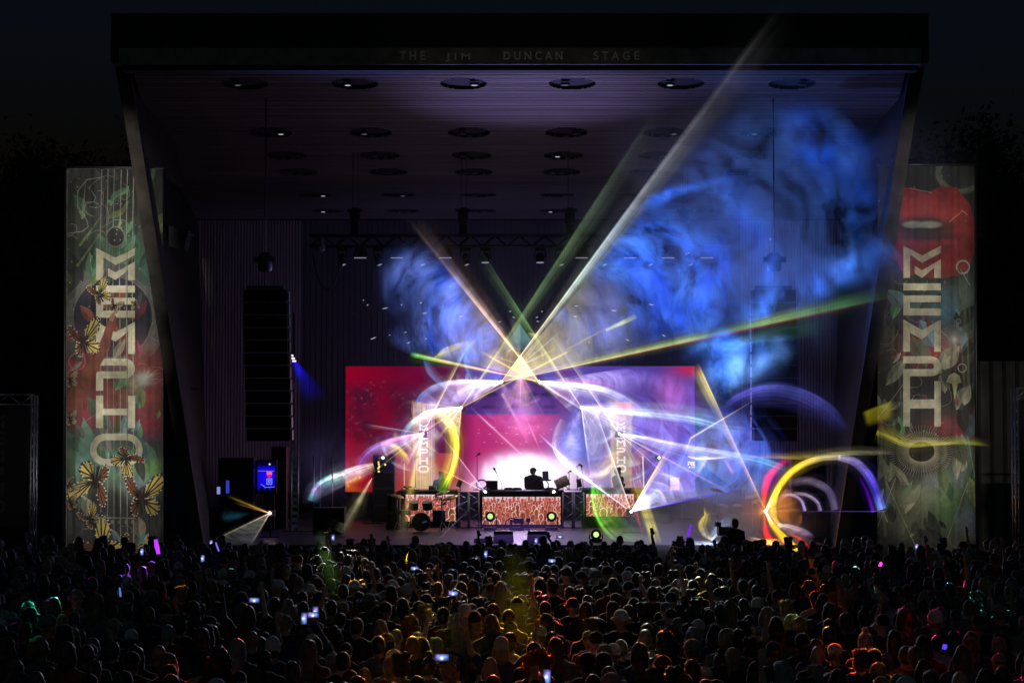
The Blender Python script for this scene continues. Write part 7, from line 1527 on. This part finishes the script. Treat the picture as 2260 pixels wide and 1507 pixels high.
# --- crowd beyond the three hundred nearest: one mass, made from simpler copies
def lowpoly(me, ratio):
    o = bpy.data.objects.new('w', me.copy()); COL.objects.link(o); d = o.modifiers.new('d','DECIMATE'); d.ratio = ratio; dg = bpy.context.evaluated_depsgraph_get(); m = bpy.data.meshes.new_from_object(o.evaluated_get(dg)); bpy.data.objects.remove(o)
    m.calc_loop_triangles(); v = np.array([p.co[:] for p in m.vertices]); f = np.array([t.vertices[:] for t in m.loop_triangles]); return v, f
LB = {k: lowpoly(BODY[k], .05) for k in ('arms down','arms folded','right arm raised','phone held up','both hands up wide')}; LT = {k: lowpoly(TEE[k], .12) for k in LB}
LH = {k: lowpoly(HAIR[k], .13) for k in ('short dark hair','bob hair','long straight hair','messy hair','cropped hair')}; LHT = {k: lowpoly(HAT[k], .14) for k in ('a baseball cap','a backward cap','a bucket hat','a wide brimmed hat')}
def crowd(pl, name, label):
    mats = SKM + list(SHM.values()) + list(HRM.values()) + list(HTM.values()); idx = {m.name: i for i, m in enumerate(mats)}; VV, FF, MI = [], [], []; nv = 0
    for x, y, look, sc, sp in pl:
        pose = random.choice(['arms down']*12+['arms folded']*7+['right arm raised','phone held up']); a = R(random.gauss(0,16)); ca, sa = math.cos(a), math.sin(a); hat = random.random() < .33
        bits = [(LB[pose], SKM[random.choice([0,0,1,1,2,3,4])]), (LT[pose], SHM[random.choice(['black']*5+['charcoal']*4+['grey']*3+['white','navy','navy','blue','red','green','tan'])]), (random.choice(list(LHT.values())[:3]), HTM[random.choice(list(HTM))]) if hat else (random.choice(list(LH.values())), HRM[random.choice(['black']*4+['brown']*4+['light brown','blond'])])]
        for (v, f), m in bits:
            w = v*sc; VV.append(np.c_[w[:,0]*ca-w[:,1]*sa+x, w[:,0]*sa+w[:,1]*ca+y, w[:,2]]); FF.append(f+nv); MI.append(np.full(len(f), idx[m.name])); nv += len(v)
    VV, FF, MI = np.vstack(VV), np.vstack(FF), np.concatenate(MI); me = bpy.data.meshes.new(name); me.vertices.add(len(VV)); me.vertices.foreach_set('co', VV.ravel()); me.loops.add(FF.size); me.loops.foreach_set('vertex_index', FF.ravel().astype(np.int32)); me.polygons.add(len(FF)); me.polygons.foreach_set('loop_start', np.arange(0,FF.size,3,dtype=np.int32)); me.polygons.foreach_set('loop_total', np.full(len(FF),3,np.int32))
    for m in mats: me.materials.append(m)
    me.polygons.foreach_set('material_index', MI.astype(np.int32)); me.polygons.foreach_set('use_smooth', [True]*len(FF)); me.update(); me.validate(); o = bpy.data.objects.new(name, me); COL.objects.link(o); tag(o, label, None, None, 'stuff'); print('crowd tris', len(FF)); return o
crowd(far, 'crowd', 'dense far crowd of people before the stage')
# --- phones, glow sticks seen over the crowd at the photograph's places
for x, y, Y, wide, l in ((530,1297,None,0,'x'),):
    pass
PHONES = [(561,1324,28,1,'bright sideways phone held up left of the central crowd'),(915,1254,36,1,'small sideways phone over the crowd below the left riser'),(1000,1309,29,1,'bright sideways phone below the central riser, right of a long haired head'),(975,1450,20.6,1,'largest sideways phone low in the near crowd'),(671,1364,24.5,0,'upright phone below the left green shaft'),(696,1350,25.5,0,'small upright phone just right of another upright phone'),(1207,1493,19.2,0,'upright phone at the bottom edge below the central table'),(1218,1237,38,1,'sideways phone in hands over the middle crowd'),(1183,1193,46,0,'tiny phone before the stage front, left of a raised arm'),(1236,1184,46,1,'tiny sideways phone raised highest before the stage front'),(447,1232,39,0,'tiny phone over the crowd below the left speaker column'),(735,1186,46,0,'tiny upright phone before the stage left of the drum kit'),(313,1217,40,0,'tiny phone below the left banner'),(466,1198,45,0,'tiny phone at the stage end left of the white laser wedge'),(2023,1206,44,0,'tiny pale phone below the right banner'),(1072,1222,41,0,'small pale phone in the crowd below the central table')]
for x, y, Y, wide, l in PHONES: phone(at(x,y,Y), R(random.uniform(-10,10)), wide, l)
def stick(x0, y0, x1, y1, Y, col, s_, label, r=.018):
    a, b_ = at(x0,y0,Y), at(x1,y1,Y); t = thing('glow_stick', a, label, 'glow stick', 'glow sticks in the crowd'); b = MB(); b.tube([a, a.lerp(b_,.5), b_], [r*.8,r,r*.7], 8); part(b,'tube',glow('stick_glow',rgb(*col),s_,False),t); q = a-(b_-a).normalized()*.06; b = MB(); b.tube([q, a], r*.9, 8); part(b,'handle',M['black'],t)
stick(350,1222,343,1190,40,(170,50,255),1.6,'purple glow stick raised below the left banner',.045)
stick(1518,1185,1525,1157,46,(110,40,220),1.2,'violet glow stick beside the wide brimmed hat',.03); stick(2083,1432,2087,1421,24,(90,60,230),1.2,'violet glow stick held low on the right',.03); stick(483,1216,476,1196,40,(140,110,255),.9,'thin lilac glow stick near the left stage end')
stick(266,1316,264,1296,32,(90,140,220),.8,'thin blue glow stick under the left banner'); stick(290,1286,285,1268,34,(170,90,220),.7,'thin violet glow stick right of the blue one'); stick(1940,1243,1946,1246,40,(255,60,220),2.0,'pink glowing hair clip below the right banner',.05)
# ---------------------------------------------------------------- performers on the stage
def performer(px_, Y, z, rot, l_, r_, label, hat=None, hatcol='black', hair=None, scol='black', height=1.0, turn=0.0):
    BODY['p'] = remesh(body_prims(l_, r_), 'body', .0105, 2); LONG['p'] = remesh(body_prims(l_, r_, 1.2, .035, 'long'), 'jacket', .016, 3, .008, 9, 5)
    x = at(px_,1080,Y).x
    o = person(x, Y, z, rot, height, 'p', 'hoodie', scol, hair, 'black', hat, hatcol, 1, label, 'performers on the stage')
    for c_ in o.children:
        if c_.name.split('.')[0] in ('cap','hair'): c_.rotation_euler.z = turn
    return o
z_dj = at(1180,1031,64.2).z - 1.765
rb = MB(); q = at(1180,1080,64.2); rb.box((q.x-.9,63.75,1.31),(q.x+.9,64.48,max(z_dj-.003,1.4))); tag(rb.build('step_platform', M['black_matte'], offset=(q.x,64.1,1.31)), 'low black platform the capped performer stands on', 'platform')
performer(1177, 64.2, z_dj, R(-22), 'desk', 'side_low', 'person in dark jacket and black cap standing at the central table', 'a baseball cap', 'black', 'cropped hair', turn=R(-58))
performer(972, 64.9, 1.305, R(40), 'desk', 'desk', 'person in black standing behind the keyboards on the left riser', None, 'black', 'short dark hair', height=.97)
performer(1362, 64.9, at(1362,1033,64.9).z-1.70, R(-60), 'desk', 'fold', 'person in black leaning by the right riser before the banner picture', None, 'black', 'messy hair', height=.97)
rb = MB(); q = at(1362,1080,64.9); rb.box((q.x-.6,64.55,1.31),(q.x+.6,65.2,at(1362,1033,64.9).z-1.705)); tag(rb.build('step_platform', M['black_matte'], offset=(q.x,64.9,1.31)), 'black platform under the person by the right riser', 'platform')
# camera operator with camera on a tripod in the fog
Yc = 49.5; cx = at(1604,1170,Yc).x; zc = at(1604,1172,Yc).z
t = thing('video_camera', (cx,Yc,0), 'black video camera on a tripod in the fog at the stage right front', 'video camera')
b = MB(); b.box((cx-.22,Yc-.25,zc-.10),(cx+.14,Yc+.25,zc+.12)); bd = part(b,'body',M['black'],t); b = MB(); b.lathe((cx-.04,Yc+.25,zc),(0,1,0),[(0,.07),(.2,.09),(.3,.1)],12); part(b,'lens_barrel',M['black'],t)
b = MB(); b.box((cx-.30,Yc-.15,zc+.12),(cx-.15,Yc+.02,zc+.24)); part(b,'viewfinder',M['black'],t)
for k in range(3): an = k*2.094+.5; b = MB(); b.tube([(cx,Yc,zc-.1),(cx+.55*math.cos(an),Yc+.55*math.sin(an),0.01)],.025,6); part(b,'leg',M['black'],t)
person(at(1622,1180,Yc-.6).x, Yc-.6, 0.35, R(10), 1.0, 'arms folded', 'hoodie', 'black', 'short dark hair', 'black', None, 'black', 1, 'person in black hoodie standing behind the video camera in blue fog', 'camera crew')
rb = MB(); q = at(1615,1180,Yc); rb.box((q.x-.5,Yc-1.0,0.01),(q.x+.7,Yc-.25,.345)); tag(rb.build('crew_platform', M['black_matte'], offset=(q.x,Yc-.6,0.01)), 'low black platform under the camera operator', 'platform')
p = at_z(1499,1177,1.86); person(p.x, p.y, 0.0, R(8), 1.0, 'arms down', 'shirt', 'black', 'long straight hair', 'black', 'a wide brimmed hat', 'black', 1, 'person in a wide brimmed black hat outlined against the fog at the crowd front', 'people standing in the crowd')
stage_lamps()
def vol(name, lo, hi, dens, col=(1,1,1), aniso=0.3):
    m, nt, out = nodes(name); v = nt.nodes.new('ShaderNodeVolumePrincipled'); v.inputs['Color'].default_value = (*col,1); v.inputs['Density'].default_value = dens; v.inputs['Anisotropy'].default_value = aniso
    nt.links.new(v.outputs[0], out.inputs['Volume']); b = MB(); b.box(lo, hi); return tag(b.build(name, m), kind='stuff')
